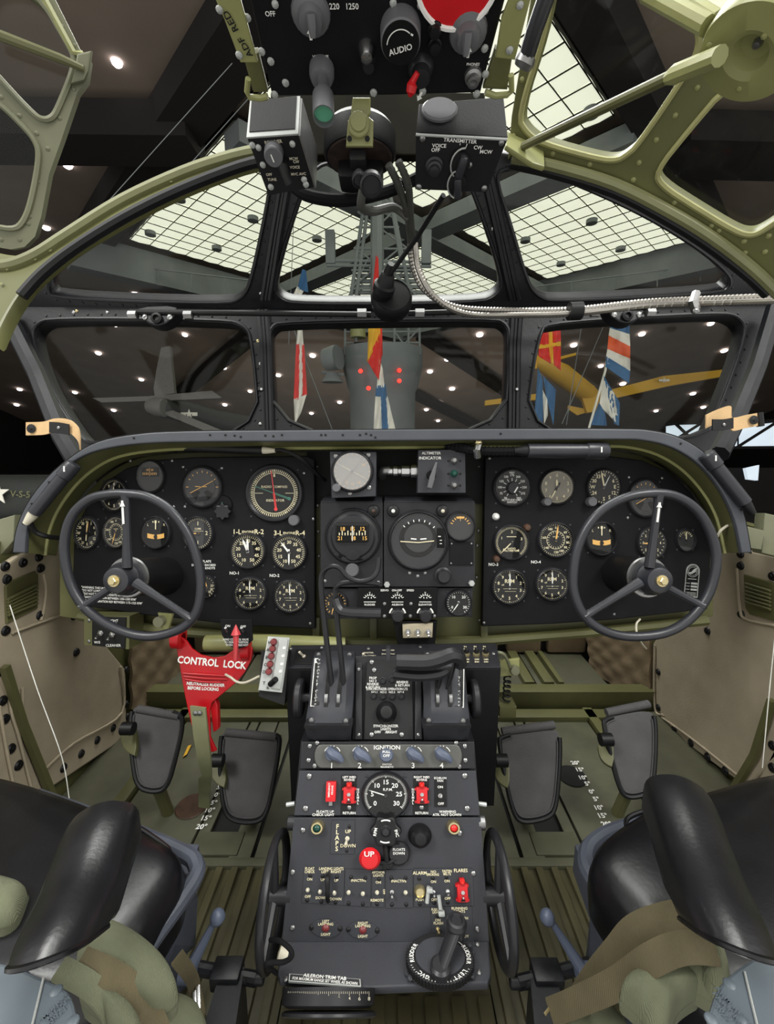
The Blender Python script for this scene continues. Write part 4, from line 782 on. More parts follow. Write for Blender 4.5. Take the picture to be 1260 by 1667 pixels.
gauge('large radio compass with crossed red and green needles', PI_, 447, 803, 46, [('c', .83, .012, 0, 360), ('t', 72, 0, 355, .86, .97, .015), ('n', ['N', '3', '6', 'E', '12', '15', 'S', '21', '24', 'W', '30', '33'], 0, 330, .92, .075), ('x', 'RADIO COMPASS', 0, .26, .1), ('x', 'INDICATOR', .04, -.3, .1), ('l', -.8, 0, -.46, 0, .01), ('l', .46, 0, .8, 0, .01), ('l', -.04, .72, .04, .72, .05), ('l', -.02, .79, .02, .79, .03)], (), 'dial', 'cream', extra=comp, knob=(480, 847, 9), rim=.14)
gauge('narrow heading dial at the outer edge of the pilot panel', PI_, 143, 868, 27, HD_, [(5, .7, .5, .04, 'cream'), (12, .8, .2, .03, 'orange')], sx=.74)
gauge('airspeed dial crossed by the pilot wheel spoke', PI_, 190, 866, 27, ASI, [(200, .85, .15, .03, 'orange')], sx=.78)
gauge('turn and bank gauge between spoke and rim of the pilot wheel', PI_, 255, 867, 27, TB_, (), extra=turn, sx=.87)
gauge('grey climb gauge crossed by the inner rim of the pilot wheel', PI_, 323, 868, 28, [('t', 33, -60, 240, .86, 1, .015), ('n', ['1', '2', '1'], 0, 180, .62, .26), ('x', 'CLIMB', 0, .28, .12), ('l', -.3, .14, .4, .14, .01)], [(268, .3, .1, .04, 'orange')], 'dial_grey', sx=.9)
for x, y, n, nd in ((404, 897, '1-L ENGINE R-2', [(0, .8, .1, .07, 'white'), (-22, .82, .1, .07, 'white')]), (471, 899, '3-L ENGINE R-4', [(-38, .8, .1, .06, 'white'), (180, .8, .2, .05, 'white')])):
    t = gauge('manifold pressure dial under the %s plate' % n.replace('ENGINE', 'engine'), PI_, x, y, 29, MAP, nd)
    PT(t, PI_, [(n.split()[0], x - 18, y - 31, 8), ('ENGINE', x, y - 31, 5), (n.split()[2], x + 18, y - 31, 8)], 'cream')
for x, y, r, n, pl_, a in ((408, 966, 27, 'NO-1', 'pilot', -3), (473, 970, 27, 'NO-2', 'pilot', -4), (829, 955, 29, 'NO-3', 'copilot', 1), (898, 951, 27, 'NO-4', 'copilot', 0)):
    t = gauge('tachometer under the white %s tag on the %s panel' % (n, pl_), PI_, x, y, r, RPM, [(a, .9, .15, .035, 'white')], face='dial')
    dy = -33 if pl_ == 'pilot' else -36; PT(t, PI_, [(n, x - 26, y + dy, 6)])
gauge('small gauge behind the lower inner rim of the pilot wheel', PI_, 338, 955, 18, [('t', 9, 0, 160, .8, 1, .03), ('n', ['50', '20', '10'], 80, 150, .6, .24)], [(-20, .8, .1, .06, 'orange')], sx=.8)
PT(pL, PI_, [('"WARNING THIS UNIT WEIGHT RESTRICTED IN', 176, 958, 4.6, .78, -3), ('"DO NOT LOWER FLAPS ABOVE 120 KNOTS LES"', 178, 963, 4.6, .78, -3), ('"DO NOT EXCEED 150 KNOTS AT SL"', 170, 968, 4.6, .78, -3), ('"AVOID OPERATION BETWEEN 1350-1500 RPM"', 180, 974, 4.6, .78, -3), ('"AVOID OPERATION REV BETWEEN 1175-1325 RPM"', 186, 980, 4.6, .78, -3), ('FLAPS', 337, 914, 5), ('DO NOT EXCEED', 332, 920, 4.4), ('130 KNOTS', 338, 925, 4.4)])
# ---- copilot panel
t = gauge('black altitude limit switch dial ringed with white numbers', PI_, 833, 794, 31, [('n', ['50', '75', '100', '125', '150', '175', '200', '225', '250', '275', '300'], 212, 508, .72, .13), ('t', 11, 212, 508, .38, .56, .018), ('x', 'FEET', 0, .86, .11), ('x', 'ALTITUDE LIMIT', 0, -.72, .12), ('x', 'SWITCH', 0, -.86, .11)], (), ink='white', glass='dial_glass')
b = B(); s = PI_.sc(833, 794); b.lathe(PI_.fr(833, 795), [(0, 0), (11 * s, 0), (10 * s, .018), (9 * s, .02), (0, .02)], 24); kn = obj('knob', b, M['bezel'], t); b = B(); b.box(PI_.fr(836, 798, -32, .021), .003, .016, .001); obj('pointer', b, M['white'], kn)
gauge('pale faced altimeter on the copilot panel', PI_, 906, 793, 29, ALT, [(-5, .5, .1, .07, 'cream'), (208, .85, .1, .04, 'cream'), (30, .35, .25, .07, 'dial')], 'dial_tan', 'cream', knob=(888, 817, 7))
gauge('heading dial with compass letters above the copilot wheel', PI_, 982, 793, 30, [('n', ['N', '', '6', 'E', '12', 'S', 'S', '', '24', 'W', '30', '33'], 0, 330, .72, .22), ('t', 36, 0, 350, .9, 1, .02)], [(-12, .95, .05, .05, 'cream'), (28, .8, .1, .025, 'white')], sx=.92, knob=(960, 817, 8))
gauge('artificial horizon cut by the top rim of the copilot wheel', PI_, 1050, 811, 32, HZ, (), 'dial_grey', 'orange', sx=.9, extra=horizon(28))
b = B(); b.lathe(PI_.fr(807, 841), [(0, .012), (3 * s, .011), (5.5 * s, .006), (6 * s, 0)], 16); obj('warning_light', b, M['white'], pR)
t = gauge('grey radio altimeter with two small lamps at its corners', PI_, 832, 883, 29, [('t', 51, 225, 500, .84, .98, .013), ('n', ['0', '1', '2', '3', '4'], 225, 500, .66, .17), ('x', 'RADIO', 0, -.38, .12), ('x', 'ALTIMETER', 0, -.52, .12), ('l', -.3, .36, .3, .36, .02)], [(225, .95, .1, .03, 'cream')], 'dial')
for x, y in ((858, 859), (808, 910)): b = B(); b.lathe(PI_.fr(x, y), [(0, .01), (4 * s, .009), (6 * s, .004), (6.5 * s, 0)], 14); obj('lamp', b, M['brown'], t)
gauge('airspeed dial crowded with numerals beside the copilot wheel', PI_, 904, 879, 29, ASI, [(8, .95, .1, .045, 'orange')])
gauge('turn and bank gauge crossed by the copilot wheel rim', PI_, 978, 877, 28, TB_, (), extra=turn, sx=.9)
gauge('climb gauge behind the upright spoke of the copilot wheel', PI_, 1060, 884, 27, [('t', 24, 0, 345, .86, 1, .02), ('n', ['0', '5', '1', '2', '4', '2', '1', '5'], 270, 585, .66, .18)], [(268, .75, .1, .05, 'orange')], sx=.86)
gauge('small plain gauge at the outer edge of the copilot panel', PI_, 1115, 879, 19, [('t', 9, -60, 60, .66, .85, .03), ('x', '50', 0, .52, .2)], [(0, .8, .05, .05, 'cream')], 'dial_grey', sx=.82)
t = thing('data_plate', PI_.at(1126, 945), 'arched black data plate with a winged emblem on the copilot panel', 'plate'); Mx = PI_.fr(1126, 945, -5); s = PI_.sc(1126, 945)
o_ = [(-11, -27), (11, -27), (11, 16)] + [(11 * math.cos(a), 16 + 11 * math.sin(a)) for a in [R(k) for k in range(15, 180, 15)]] + [(-11, 16)]
b = B(); b.fill(Mx, [[(x * s, y * s) for x, y in o_]], .003); obj('plate', b, M['dial'], t)
b = B(); Mq = Mx @ Matrix.Translation((0, 0, .0015)); b.fill(Mq, [[(x * s, y * s) for x, y in o_], [(x * s * .91, y * s * .955) for x, y in o_]], .001)
cq = lambda r: [(r * s * math.cos(R(k)), (15 + r * math.sin(R(k))) * s) for k in range(0, 360, 15)]
b.fill(Mq, [cq(9.4), cq(8.8)], .001); b.fill(Mq, [cq(7), cq(6.6)], .001)
b.fill(Mq, [[(x * s, y * s) for x, y in ((-8, 12), (-2, 14), (1, 18), (8, 22), (4, 16), (7, 16), (2, 13), (-1, 11), (-5, 10))]], .001)
for k in range(3): b.fill(Mq, [[(x * s, y * s) for x, y in ((-1, -6 - k * 5), (9, -6 - k * 5), (9, -3 - k * 5), (-1, -3 - k * 5))]], .001); b.fill(Mq, [[(x * s, y * s) for x, y in ((-9, -5 - k * 5), (-3, -5 - k * 5), (-3, -4.2 - k * 5), (-9, -4.2 - k * 5))]], .001)
for k in range(3): b.fill(Mq, [[(x * s, y * s) for x, y in ((-8, -20 - k * 2.4), (8, -20 - k * 2.4), (8, -19.2 - k * 2.4), (-8, -19.2 - k * 2.4))]], .001)
b.fill(Mq, [[(x * s, y * s) for x, y in ((-7, 2), (7, 2), (7, 3), (-7, 3))]], .001); obj('emblem', b, M['alu'], t)
# ---- centre panel: gyro box, compass boxes, servo strip
PC = Pl(1.01)
t = thing('gyro_box', PC.at(573, 950), 'black box holding the windowed directional gyro behind the bent throttle levers', 'box')
def boxed(x0, y0, x1, y1, dep=.07, m='pedestal_dark', tt=None, pl=PC):
    b = B(); f = [pl.at(x0, y0), pl.at(x1, y0), pl.at(x1, y1), pl.at(x0, y1)]; b.hexa(f, [p + FWD * dep + UPV * (.0) for p in f]); return obj('housing', b, M[m], tt, 20)
boxed(522, 817, 623, 955, tt=t)
b = B(); q_ = [PC.at(522, 816.5), PC.at(622, 816.5)]; b.hexa([q_[0], q_[1], q_[1] + FWD * .08 + UPV * .018, q_[0] + FWD * .08 + UPV * .018], [p - UPV * .003 for p in (q_[0], q_[1], q_[1] + FWD * .08 + UPV * .018, q_[0] + FWD * .08 + UPV * .018)]); obj('top_cover', b, M['pedestal'], t)
def bkt(t, x, y, m='brown'):
    s = PC.sc(x, y); b = B(); b.lathe(PC.fr(x, y), [(0, .012), (4 * s, .012), (9 * s, .008), (10 * s, 0)], 18); k = obj('caging_lamp', b, M['black'], t); b = B(); b.dome(PC.fr(x, y, 0, .011), 3.4 * s, .004, 12, 3); obj('lens', b, M[m], k)
bkt(t, 608, 832)
screws(PC, [(529, 946), (616, 948)], t, 3)
def gyro(t, Mx, q):
    b = B(); b.lathe(Mx @ Matrix.Translation((0, 0, .004)), [(0, .012), (q * .8, .008), (q * .97, 0)], 36); obj('dome', b, M['bezel'], t)
    b = B(); b.box(Mx @ Matrix.Translation((-.02 * q, .16 * q, .016)), 1.28 * q, .76 * q, .012, .004); fr_ = obj('window_frame', b, M['black'], t)
    b = B(); b.box(Mx @ Matrix.Translation((-.02 * q, .13 * q, .022)), 1.18 * q, .6 * q, .002); obj('card', b, M['dial'], fr_)
    for txt, yy, m, h in (('18   15   12', .3, 'orange', .15), ('21     18    15', -.06, 'orange', .15)):
        b = B(); ring_marks(b, Mx @ Matrix.Translation((0, 0, .0215)), q, [('x', txt, 0, yy, h)]); obj('numerals', b, M[m], fr_)
    b = B(); ring_marks(b, Mx @ Matrix.Translation((0, 0, .0205)), q, [('l', -.5 + k * .11, .06, -.5 + k * .11, .24 if k % 2 else .16, .018) for k in range(10)]); obj('card_ticks', b, M['cream'], fr_)
    b = B(); ring_marks(b, Mx @ Matrix.Translation((0, 0, .0225)), q, [('l', 0, -.16, 0, .42, .014)]); obj('lubber_line', b, M['white'], fr_)
    b = B(); b.lathe(Mx @ Matrix.Translation((0, -.62 * q, .006)), [(0, .008), (q * .3, .006), (q * .38, 0)], 24); obj('lower_window', b, M['bezel'], t)
gauge('wide directional gyro with a numbered card window in the centre panel', PC, 575, 873, 44, (), (), 'bezel', extra=gyro, scr=False, lift=.001, knob=(574, 927, 11), rim=.06)
t = thing('horizon_box', PC.at(698, 950), 'black box holding the large artificial horizon in the centre panel', 'box'); boxed(625, 817, 773, 955, tt=t)
b = B(); q_ = [PC.at(626, 816.5), PC.at(772, 816.5)]; b.hexa([q_[0], q_[1], q_[1] + FWD * .08 + UPV * .018, q_[0] + FWD * .08 + UPV * .018], [p - UPV * .003 for p in (q_[0], q_[1], q_[1] + FWD * .08 + UPV * .018, q_[0] + FWD * .08 + UPV * .018)]); obj('top_cover', b, M['pedestal'], t)
bkt(t, 640, 832, 'white'); bkt(t, 720, 832, 'ivory')
b = B(); b.out(PC, [[(732, 882), (770, 882), (770, 920), (731, 920)]], .003, .001, .003); obj('blank_plate', b, M['panel'], t); screws(PC, [(735, 885), (767, 885), (734, 917), (767, 917)], t, 1.6, lift=.003)
b = B(); s = PC.sc(720, 936); b.lathe(PC.fr(721, 937), [(0, 0), (14 * s, 0), (14 * s, .004), (11 * s, .006), (10.5 * s, .02), (9 * s, .023), (0, .023)], 24); obj('knob', b, M['bezel'], t)
for x, y in ((630, 951), (767, 949)): b = B(); b.cyl(PC.fr(x, y), 5 * s, .01, 6, .001); obj('hex_bolt', b, M['alu'], t)
for x, y in ((667, 933), (680, 938), (692, 933)): inst('screw', screw_mesh(3 * s, 'steel'), PC.fr(x, y), t)
def hz2(t, Mx, q):
    b = B(); b.lathe(Mx @ Matrix.Translation((-.02 * q, .08 * q, .003)), [(0, .001), (q * .66, .001), (q * .68, 0)], 40); d_ = obj('horizon_disc', b, M['dial'], t)
    b = B(); b.lathe(Mx @ Matrix.Translation((0, .1 * q, .0045)), [(0, .001), (q * .52, .001), (q * .52, 0)], 36); obj('sky_disc', b, M['dial_grey'], d_)
    b = B(); b.box(Mx @ Matrix.Translation((.8 * q, .1 * q, .006)), .28 * q, .72 * q, .006, .002); obj('pitch_window', b, M['dial'], t)
    b = B(); ring_marks(b, Mx @ Matrix.Translation((0, 0, .006)), q, [('t', 7, -45, 48, .7, .78, .015), ('l', -.28, .08, -.08, .06, .022), ('l', .06, .06, .28, .08, .022), ('l', .7, .16, .8, .16, .015), ('l', .76, .02, .84, .02, .012), ('l', .76, -.1, .84, -.1, .012)]); obj('aircraft_bar', b, M['white'], t)
    b = B(); ring_marks(b, Mx @ Matrix.Translation((0, 0, .0055)), q, [('l', -.66, -.02, 0, -.06, .016), ('l', 0, -.06, .56, .0, .016)]); obj('horizon_bar', b, M['cream'], t)
gauge('large artificial horizon with level white bar in the centre panel', PC, 681, 880, 48, (), (), 'bezel', extra=hz2, scr=False, lift=.001, rim=.07)
gauge('suction gauge with orange scale at the corner of the horizon box', PC, 749, 857, 24, [('t', 9, -70, 70, .6, .78, .035), ('x', 'T', 0, .5, .2), ('l', -.3, .68, .3, .68, .07)], (), 'dial_grey', 'orange', scr=False, lift=.001)
t = thing('servo_panel', PC.at(645, 985), 'black servo strip with three small meters and two knobs', 'panel'); Ps = Pl(1.0)
b = B(); b.out(Pl(1.02), [[(519, 958), (770, 957), (769, 1004), (522, 1008)]], .02, .002); obj('side_plate', b, M['pedestal_dark'], t)
b = B(); b.out(Ps, [[(582, 958), (713, 957), (711, 1006), (582, 1008)]], .03, .002); obj('plate', b, M['dial'], t)
for x, n in ((602, 'RUDDER'), (647, 'AILERON'), (692, 'ELEVATOR')):
    b = B(); Mx = Ps.fr(x, 977, 0, .0); ring_marks(b, Mx, 12 * Ps.sc(x, 977), [('t', 7, -62, 62, .72, .95, .04), ('c', .7, .03, -62, 62), ('l', -.8, -.2, .8, -.2, .04), ('n', ['4', '4'], -30, 30, .4, .26), ('x', 'O', 0, 1.05, .2)]); b.text(Ps.fr(x, 984, 0, .003), n, 4.5 * Ps.sc(x, 984)); obj('meter', b, M['white'], t)
    if x > 610:
        b = B(); s = Ps.sc(x, 1000); b.lathe(Ps.fr(x, 1000), [(0, 0), (11 * s, 0), (10 * s, .02), (8 * s, .023), (0, .023)], 20); obj('knob', b, M['bezel'], t)
        b = B(); ring_marks(b, Ps.fr(x, 1000), 13.5 * s, [('c', .95, .09, 40, 80), ('c', .95, .09, 280, 320)]); obj('index_arc', b, M['white'], t)
PT(t, Ps, [('SERVO', 626, 961, 4), ('SPEED', 668, 961, 4), ('ON-OFF', 646, 961, 4)]); screws(Ps, [(626, 983), (669, 983), (626, 1003), (668, 1003), (707, 1003)], t, 3)
gauge('orange scaled gauge behind the bent throttle levers', Pl(1.02), 546, 982, 20, [('t', 20, 0, 342, .8, .98, .03), ('n', ['4', '6', '8', '2'], 0, 270, .6, .25)], [(200, .85, .2, .05, 'orange')], ink='orange', lift=.001, scr=False)
gauge('small gauge numbered 0 to 30 beside the servo strip', Pl(1.02), 746, 981, 21, [('t', 25, 215, 505, .86, 1, .02), ('n', ['0', '10', '20', '30'], 235, 485, .66, .24), ('x', 'PSI', 0, .1, .1)], [(215, .85, .1, .04, 'white')], ink='white', lift=.001)
t = thing('toggle_plate', PC.at(680, 1040), 'tan plate with three chrome toggle switches below the servo strip', 'switch plate'); Pt = Pl(.985)
b = B(); b.out(Pl(1.0), [[(640, 1012), (712, 1012), (708, 1052), (648, 1052)]], .02, .002); obj('bracket', b, M['dial'], t)
b = B(); b.out(Pt, [[(655, 1017), (705, 1015), (704, 1038), (656, 1039)]], .01, .002); obj('plate', b, M['tan_plate'], t)
def toggle(pl, x, y, par, r=4.5, dx=0, dy=1, m='chrome', L=.014):
    s = pl.sc(x, y); Mx = pl.fr(x, y); b = B(); b.cyl(Mx, r * s, .004, 6); b.lathe(Mx, [(r * s * .6, .004), (r * s * .6, .008), (0, .009)], 12); k = obj('switch', b, M[m], par)
    b = B(); a = Mx @ Vector((0, 0, .007)); c = Mx @ Vector((dx * L * .6, -dy * L * .6, .006 + L)); b.tube([a, a.lerp(c, .6), c], [r * s * .25, r * s * .36, r * s * .45], 8); b.dome(axis_fr(c, c - a), r * s * .45, r * s * .3, 8, 2); obj('bat', b, M[m], k); return k
for x in (664, 680, 697): toggle(Pt, x, 1028, t, 5, 0, .6)
# ---- boxes standing on top of the centre panel
P6 = Pl(.985)
t = thing('clock_box', P6.at(576, 808), 'grey cased round instrument with mirror bright glass above the gyro box', 'instrument'); b = B(); f = [P6.at(*p) for p in ((537, 738), (613, 738), (612, 808), (540, 810))]; b.hexa(f, [p + FWD * .06 for p in f]); obj('case', b, M['pedestal'], t)
b = B(); b.out(P6, [[(537, 735), (613, 736), (612, 808), (540, 811)]], .006, .002, .004); obj('face_plate', b, M['pedestal'], t); screws(P6, [(547, 743), (600, 741), (601, 794), (570, 803)], t, 4, 'steel', .004)
gauge('bright glassed dial with orange numerals in the grey case', P6, 574, 768, 33, [('n', ['30', '', '', '18', '15', '12', '', '', ''], 60, 300, .7, .16), ('t', 24, 0, 345, .88, .98, .02)], [(-62, .9, .1, .015, 'cream'), (118, .9, .1, .015, 'cream'), (40, .9, .9, .02, 'dull_red')], 'dial_tan', 'orange', glass='clock_glass', scr=False, lift=.005, knob=(549, 795, 7))
t = thing('altimeter_indicator_box', P6.at(720, 800), 'grey box with a selector pointer lettered altimeter indicator', 'box'); b = B(); f = [P6.at(*p) for p in ((681, 733), (757, 732), (758, 802), (680, 802))]; b.hexa(f, [p + FWD * .05 for p in f]); obj('case', b, M['pedestal'], t, 20)
PT(t, P6, [('ALTIMETER', 702, 738, 5.5), ('INDICATOR', 700, 746, 6)]); s = P6.sc(702, 774)
b = B(); b.lathe(P6.fr(702, 774), [(0, .008), (7 * s, .008), (8 * s, 0)], 18); obj('boss', b, M['dial'], t); b = B(); b.fill(P6.fr(703, 776, -15, .02), [[(-4 * s, -20 * s), (4 * s, -20 * s), (4.5 * s, -4 * s), (1.5 * s, 23 * s), (-1.5 * s, 23 * s), (-4.5 * s, -4 * s)]], .012, .002); obj('pointer', b, M['knob_grey'], t)
for y, m in ((750, 'steel'), (771, 'green_glass'), (790, 'steel')):
    b = B(); b.lathe(P6.fr(739, y), [(0, .012), (3 * s, .011), (5.5 * s, .007), (6 * s, 0)], 16); obj('lamp', b, M[m], t); screws(P6, [(730, y), (749, y)], t, 2.2, 'black')
t = thing('cable_connector', D(650, 768, 1.04), 'ribbed chrome plug and elbow between the two top boxes', 'connector'); b = B(); A_ = D(622, 769, 1.0)
b.lathe(axis_fr(D(632, 767, 1.03), RT), [(0, 0), (.011, 0), (.011, .01), (.014, .012), (.014, .022), (.011, .024), (.011, .03), (.015, .032), (.015, .05), (.012, .052), (.018, .054), (.018, .068), (0, .068)], 20); obj('plug', b, M['chrome'], t); b = B(); b.tube(cat([D(634, 766, 1.03), D(624, 767, 1.03), D(621, 772, 1.05), D(622, 775, 1.09)], 5), .011, 12); obj('elbow', b, M['steel'], t)
# ---- tubular cockpit lamps
def lampt(label, a, c, r, cap, cable=None, m='wheel', hosepts=None):
    t = thing('panel_lamp', a, label, 'lamp', 'tubular panel lamps'); d = (c - a).normalized(); L = (c - a).length
    b = B(); b.lathe(axis_fr(a, d), [(0, 0), (r, 0), (r, L * .72), (r * 1.18, L * .74), (r * 1.18, L * .97), (r, L), (0, L)], 20); obj('barrel', b, M[m], t)
    b = B(); b.box(axis_fr(a + d * L * .88 - FWD * r * 1.15, -FWD), .003, .012, .002); obj('mark', b, M['white'], t)
    b = B(); b.lathe(axis_fr(a, -d), [(0, 0), (r * .8, 0), (r * .75, .01), (r * .45, .03), (0, .03)], 14); obj('cap', b, M[cap], t)
    if cable: b = B(); b.tube(cat([a - d * .025] + [D(*p) for p in cable], 6), r * .42, 8); obj('lead', b, M['black'], t)
    return t
lampt('black tubular lamp clipped inside the glare shield beside the pilot', D(56, 835, .94), D(121, 755, .945), .0135, 'ivory', [(48, 850, .945), (58, 866, .96), (80, 874, .98), (108, 876, 1.05)])
lampt('black tubular lamp clipped inside the glare shield beside the copilot', D(1212, 818, .94), D(1148, 738, .945), .0145, 'black')
lampt('thin black tubular lamp over the pilot radio compass with a sagging lead', D(428, 733, 1.0), D(240, 726, 1.03), .0105, 'ivory', [(462, 733, 1.0), (490, 747, 1.01), (520, 775, 1.05), (530, 782, 1.07)], 'black')
t = lampt('fat black tubular lamp on a ribbed hose over the copilot altimeters', D(858, 734, .965), D(988, 734, .97), .0165, 'black')
conduit('lamp_hose', [(858, 734, .968), (820, 735, .97), (780, 734, .97), (750, 729, .98), (728, 726, 1.0)], .0115, 'cable_black', 'ribbed black hose of the fat copilot tubular lamp')
t = thing('hose_clamp', D(779, 735, .965), 'small bright clamp on the ribbed lamp hose', 'clamp'); b = B(); b.tube([D(779, 722, .96), D(776, 733, .95), D(778, 744, .96)], .008, 8); obj('band', b, M['chrome'], t); inst('bolt', screw_mesh(.009, 'brass'), axis_fr(D(779, 722, .955), UPV), t)
# ================================================================ CONTROL WHEELS
def yoke(label, hub, rim, spokes, colp, mark):
    d0 = .86; t = thing('control_yoke', D(*hub, d0), label, 'control wheel', 'control wheels'); P = cat([D(x, y, d0) for x, y in rim], 6, True)
    b = B(); b.tube(P, .0093, 12, True); obj('rim', b, M['wheel'], t)
    for x, y in spokes:
        h = Vector(hub); e = Vector((x, y)); a = D(*h.lerp(e, .12), d0 + .002); c = D(x, y, d0); b = B()
        b.tube([a, a.lerp(c, .35), a.lerp(c, .8), a.lerp(c, .93), c], [.0105, .008, .0075, .0085, .011], 10); obj('spoke', b, M['wheel'], t)
    Mh = axis_fr(D(*hub, d0 + .03), -FWD); b = B(); b.lathe(Mh, [(0, 0), (.034, 0), (.034, .018), (.028, .026), (.025, .04), (.018, .043), (0, .043)], 28); obj('hub', b, M['wheel'], t)
    b = B(); b.cyl(Mh @ Matrix.Translation((0, 0, .043)), .0115, .004, 18); b.cyl(Mh @ Matrix.Translation((0, 0, .047)), .0085, .007, 6, .0015); obj('nut', b, M['brass'], t)
    b = B(); b.lathe(Mh @ Matrix.Translation((0, 0, -.006)), [(.02, 0), (.041, 0), (.043, .003), (.041, .007), (.02, .007)], 28); obj('collar', b, M['steel'], t)
    a, c = D(*colp, 1.06), D(*hub, d0 + .03); b = B(); b.lathe(axis_fr(a, c - a), [(0, 0), (.048, 0), (.045, .01), (.04, (c - a).length - .01), (.036, (c - a).length), (0, (c - a).length)], 28); obj('column', b, M['black'], t)
    b = B(); u0, u1 = D(*mark[0], d0 - .0085), D(*mark[1], d0 - .0085); b.tube([u0, u1], .0022, 6); b.tube([u1, u1.lerp(u0, .25)], [.0005, .005], 6); obj('arrow_mark', b, M['white'], t)
yoke('black three spoke control wheel in front of the pilot panel', (208, 940), [(205, 804), (240, 809), (274, 828), (302, 862), (320, 905), (327, 950), (322, 990), (305, 1016), (278, 1030), (242, 1036), (203, 1029), (164, 1010), (134, 984), (115, 950), (106, 910), (107, 870), (120, 836), (146, 813), (175, 805)], [(205, 804), (134, 988), (312, 1008)], (268, 937), ((201, 853), (199, 815)))
yoke('black three spoke control wheel in front of the copilot panel', (1055, 940), [(1072, 803), (1105, 810), (1135, 831), (1156, 865), (1166, 905), (1161, 945), (1146, 980), (1120, 1010), (1086, 1029), (1046, 1036), (1006, 1034), (972, 1021), (948, 998), (934, 962), (934, 925), (941, 890), (958, 855), (985, 827), (1026, 808)], [(1073, 804), (950, 1004), (1142, 986)], (1010, 933), ((1070, 850), (1074, 818)))
# ================================================================ CENTRE PEDESTAL
Q = Pl((630, 1205, .85), (700, 1205, .85), (630, 1532, .735)); Q2 = Pl((630, 1532, .735), (700, 1532, .735), (630, 1606, .672)); Q.sy = .86; TP = Pl((630, 1195, .862), (700, 1195, .862), (630, 1070, .93))
t = thing('throttle_console', D(630, 1200, .9), 'black console shelf carrying both throttle quadrants behind the pedestal', 'console')
dn = Vector((0, 0, -.34))
b = B(); f = [D(465, 1091, .93), D(815, 1090, .93), D(808, 1049, 1.0), D(474, 1052, 1.0)]; b.hexa(f, [p + dn for p in f]); obj('body', b, M['black'], t, 20)
SH = Pl((465, 1091, .93), (815, 1090, .93), (630, 1050, 1.0))
b = B(); b.out(SH, [[(465, 1090), (815, 1089), (808, 1049), (474, 1052)]], .006, .002, .004); obj('shelf_plate', b, M['pedestal_dark'], t)
b = B(); b.out(SH, [[(478, 1084), (522, 1084), (524, 1060), (482, 1060)]], .003, .001, .006); obj('switch_plate', b, M['black'], t)
for x in (748, 756): pass
for k, x in enumerate((759, 775, 790)):
    b = B(); s = SH.sc(x, 1067); b.lathe(SH.fr(x, 1068, 0, .004), [(0, .004), (5.5 * s, .004), (6 * s, 0)], 14); c_ = obj('switch_base', b, M['brass'], t); b = B(); b.dome(SH.fr(x, 1066, 0, .008), 4.2 * s, .012, 12, 4); obj('cap', b, M['black'], c_)
    PT(t, SH, [('IN', x - 2, 1056, 4), ('ON', x - 1, 1060, 4), ('OFF', x + 1, 1077, 4), ('INV', x + 1, 1081, 4)], 'cream', .006)
PT(t, SH, [('MASTER', 600, 1066, 4), ('BATTERY', 603, 1071, 4), ('VOLTAGE', 632, 1062, 4), ('ENG SYNC', 632, 1068, 4), ('TRANSFER', 634, 1075, 4)], 'ivory', .006)
toggle(SH, 495, 1072, t, 5, -1, .2, 'ivory'); toggle(SH, 592, 1073, t, 5, 0, .6, 'ivory'); screws(SH, [(524, 1056), (684, 1055), (803, 1066), (474, 1058), (600, 1058)], t, 3, lift=.004)
b = B(); b.out(TP, [[(572, 1205), (690, 1205), (686, 1066), (578, 1066)]], .08, .002, -.012); obj('centre_block', b, M['pedestal_dark'], t)
b = B(); b.out(TP, [[(592, 1204), (673, 1204), (670, 1074), (598, 1074)]], .006, .001, .0); sp = obj('synchroniser_plate', b, M['black'], t)
PT(sp, TP, [('PROP', 607, 1104, 4.5), ('NO 3', 607, 1109, 4.5), ('REVERSE', 607, 1114, 4.5), ('& RETURN', 607, 1119, 4.5), ('REVERSE', 655, 1111, 4.5), ('& RETURN', 655, 1116, 4.5), ('SYNCHRONIZER OPERATION LTS', 630, 1122, 4.6, .86), ('NO.1   NO.2   NO.3   NO.4', 631, 1127, 4), ('SYNCHRONIZER', 628, 1182, 4.8), ('LIGHTS', 628, 1187, 4.6), ('OFF/     /BRIGHT', 628, 1192, 4.6)], 'white', .002)
for x, y in ((608, 1133), (623, 1134), (638, 1134), (653, 1133), (623, 1108), (638, 1106)):
    b = B(); s = TP.sc(x, y); b.lathe(TP.fr(x, y), [(0, .002), (3.2 * s, .002), (3.6 * s, .005), (5 * s, .004), (5.4 * s, 0)], 14); obj('pilot_light', b, M['bezel'], sp)
b = B(); s = TP.sc(630, 1158); b.lathe(TP.fr(629, 1160), [(0, 0), (17 * s, 0), (17 * s, .006), (14 * s, .02), (9 * s, .026), (0, .028)], 28); obj('dimmer_knob', b, M['black'], sp)
screws(TP, [(605, 1196), (654, 1196), (609, 1091), (605, 1078)], sp, 4, 'steel', .001)
for x in (584, 681):
    b = B(); b.out(TP, [[(x - 6, 1204), (x + 6, 1204), (x + 5, 1078), (x - 5, 1078)]], .01, .002, .002); obj('side_strip', b, M['pedestal_dark'], t); screws(TP, [(x, 1196), (x, 1090)], t, 3, 'steel', .003)
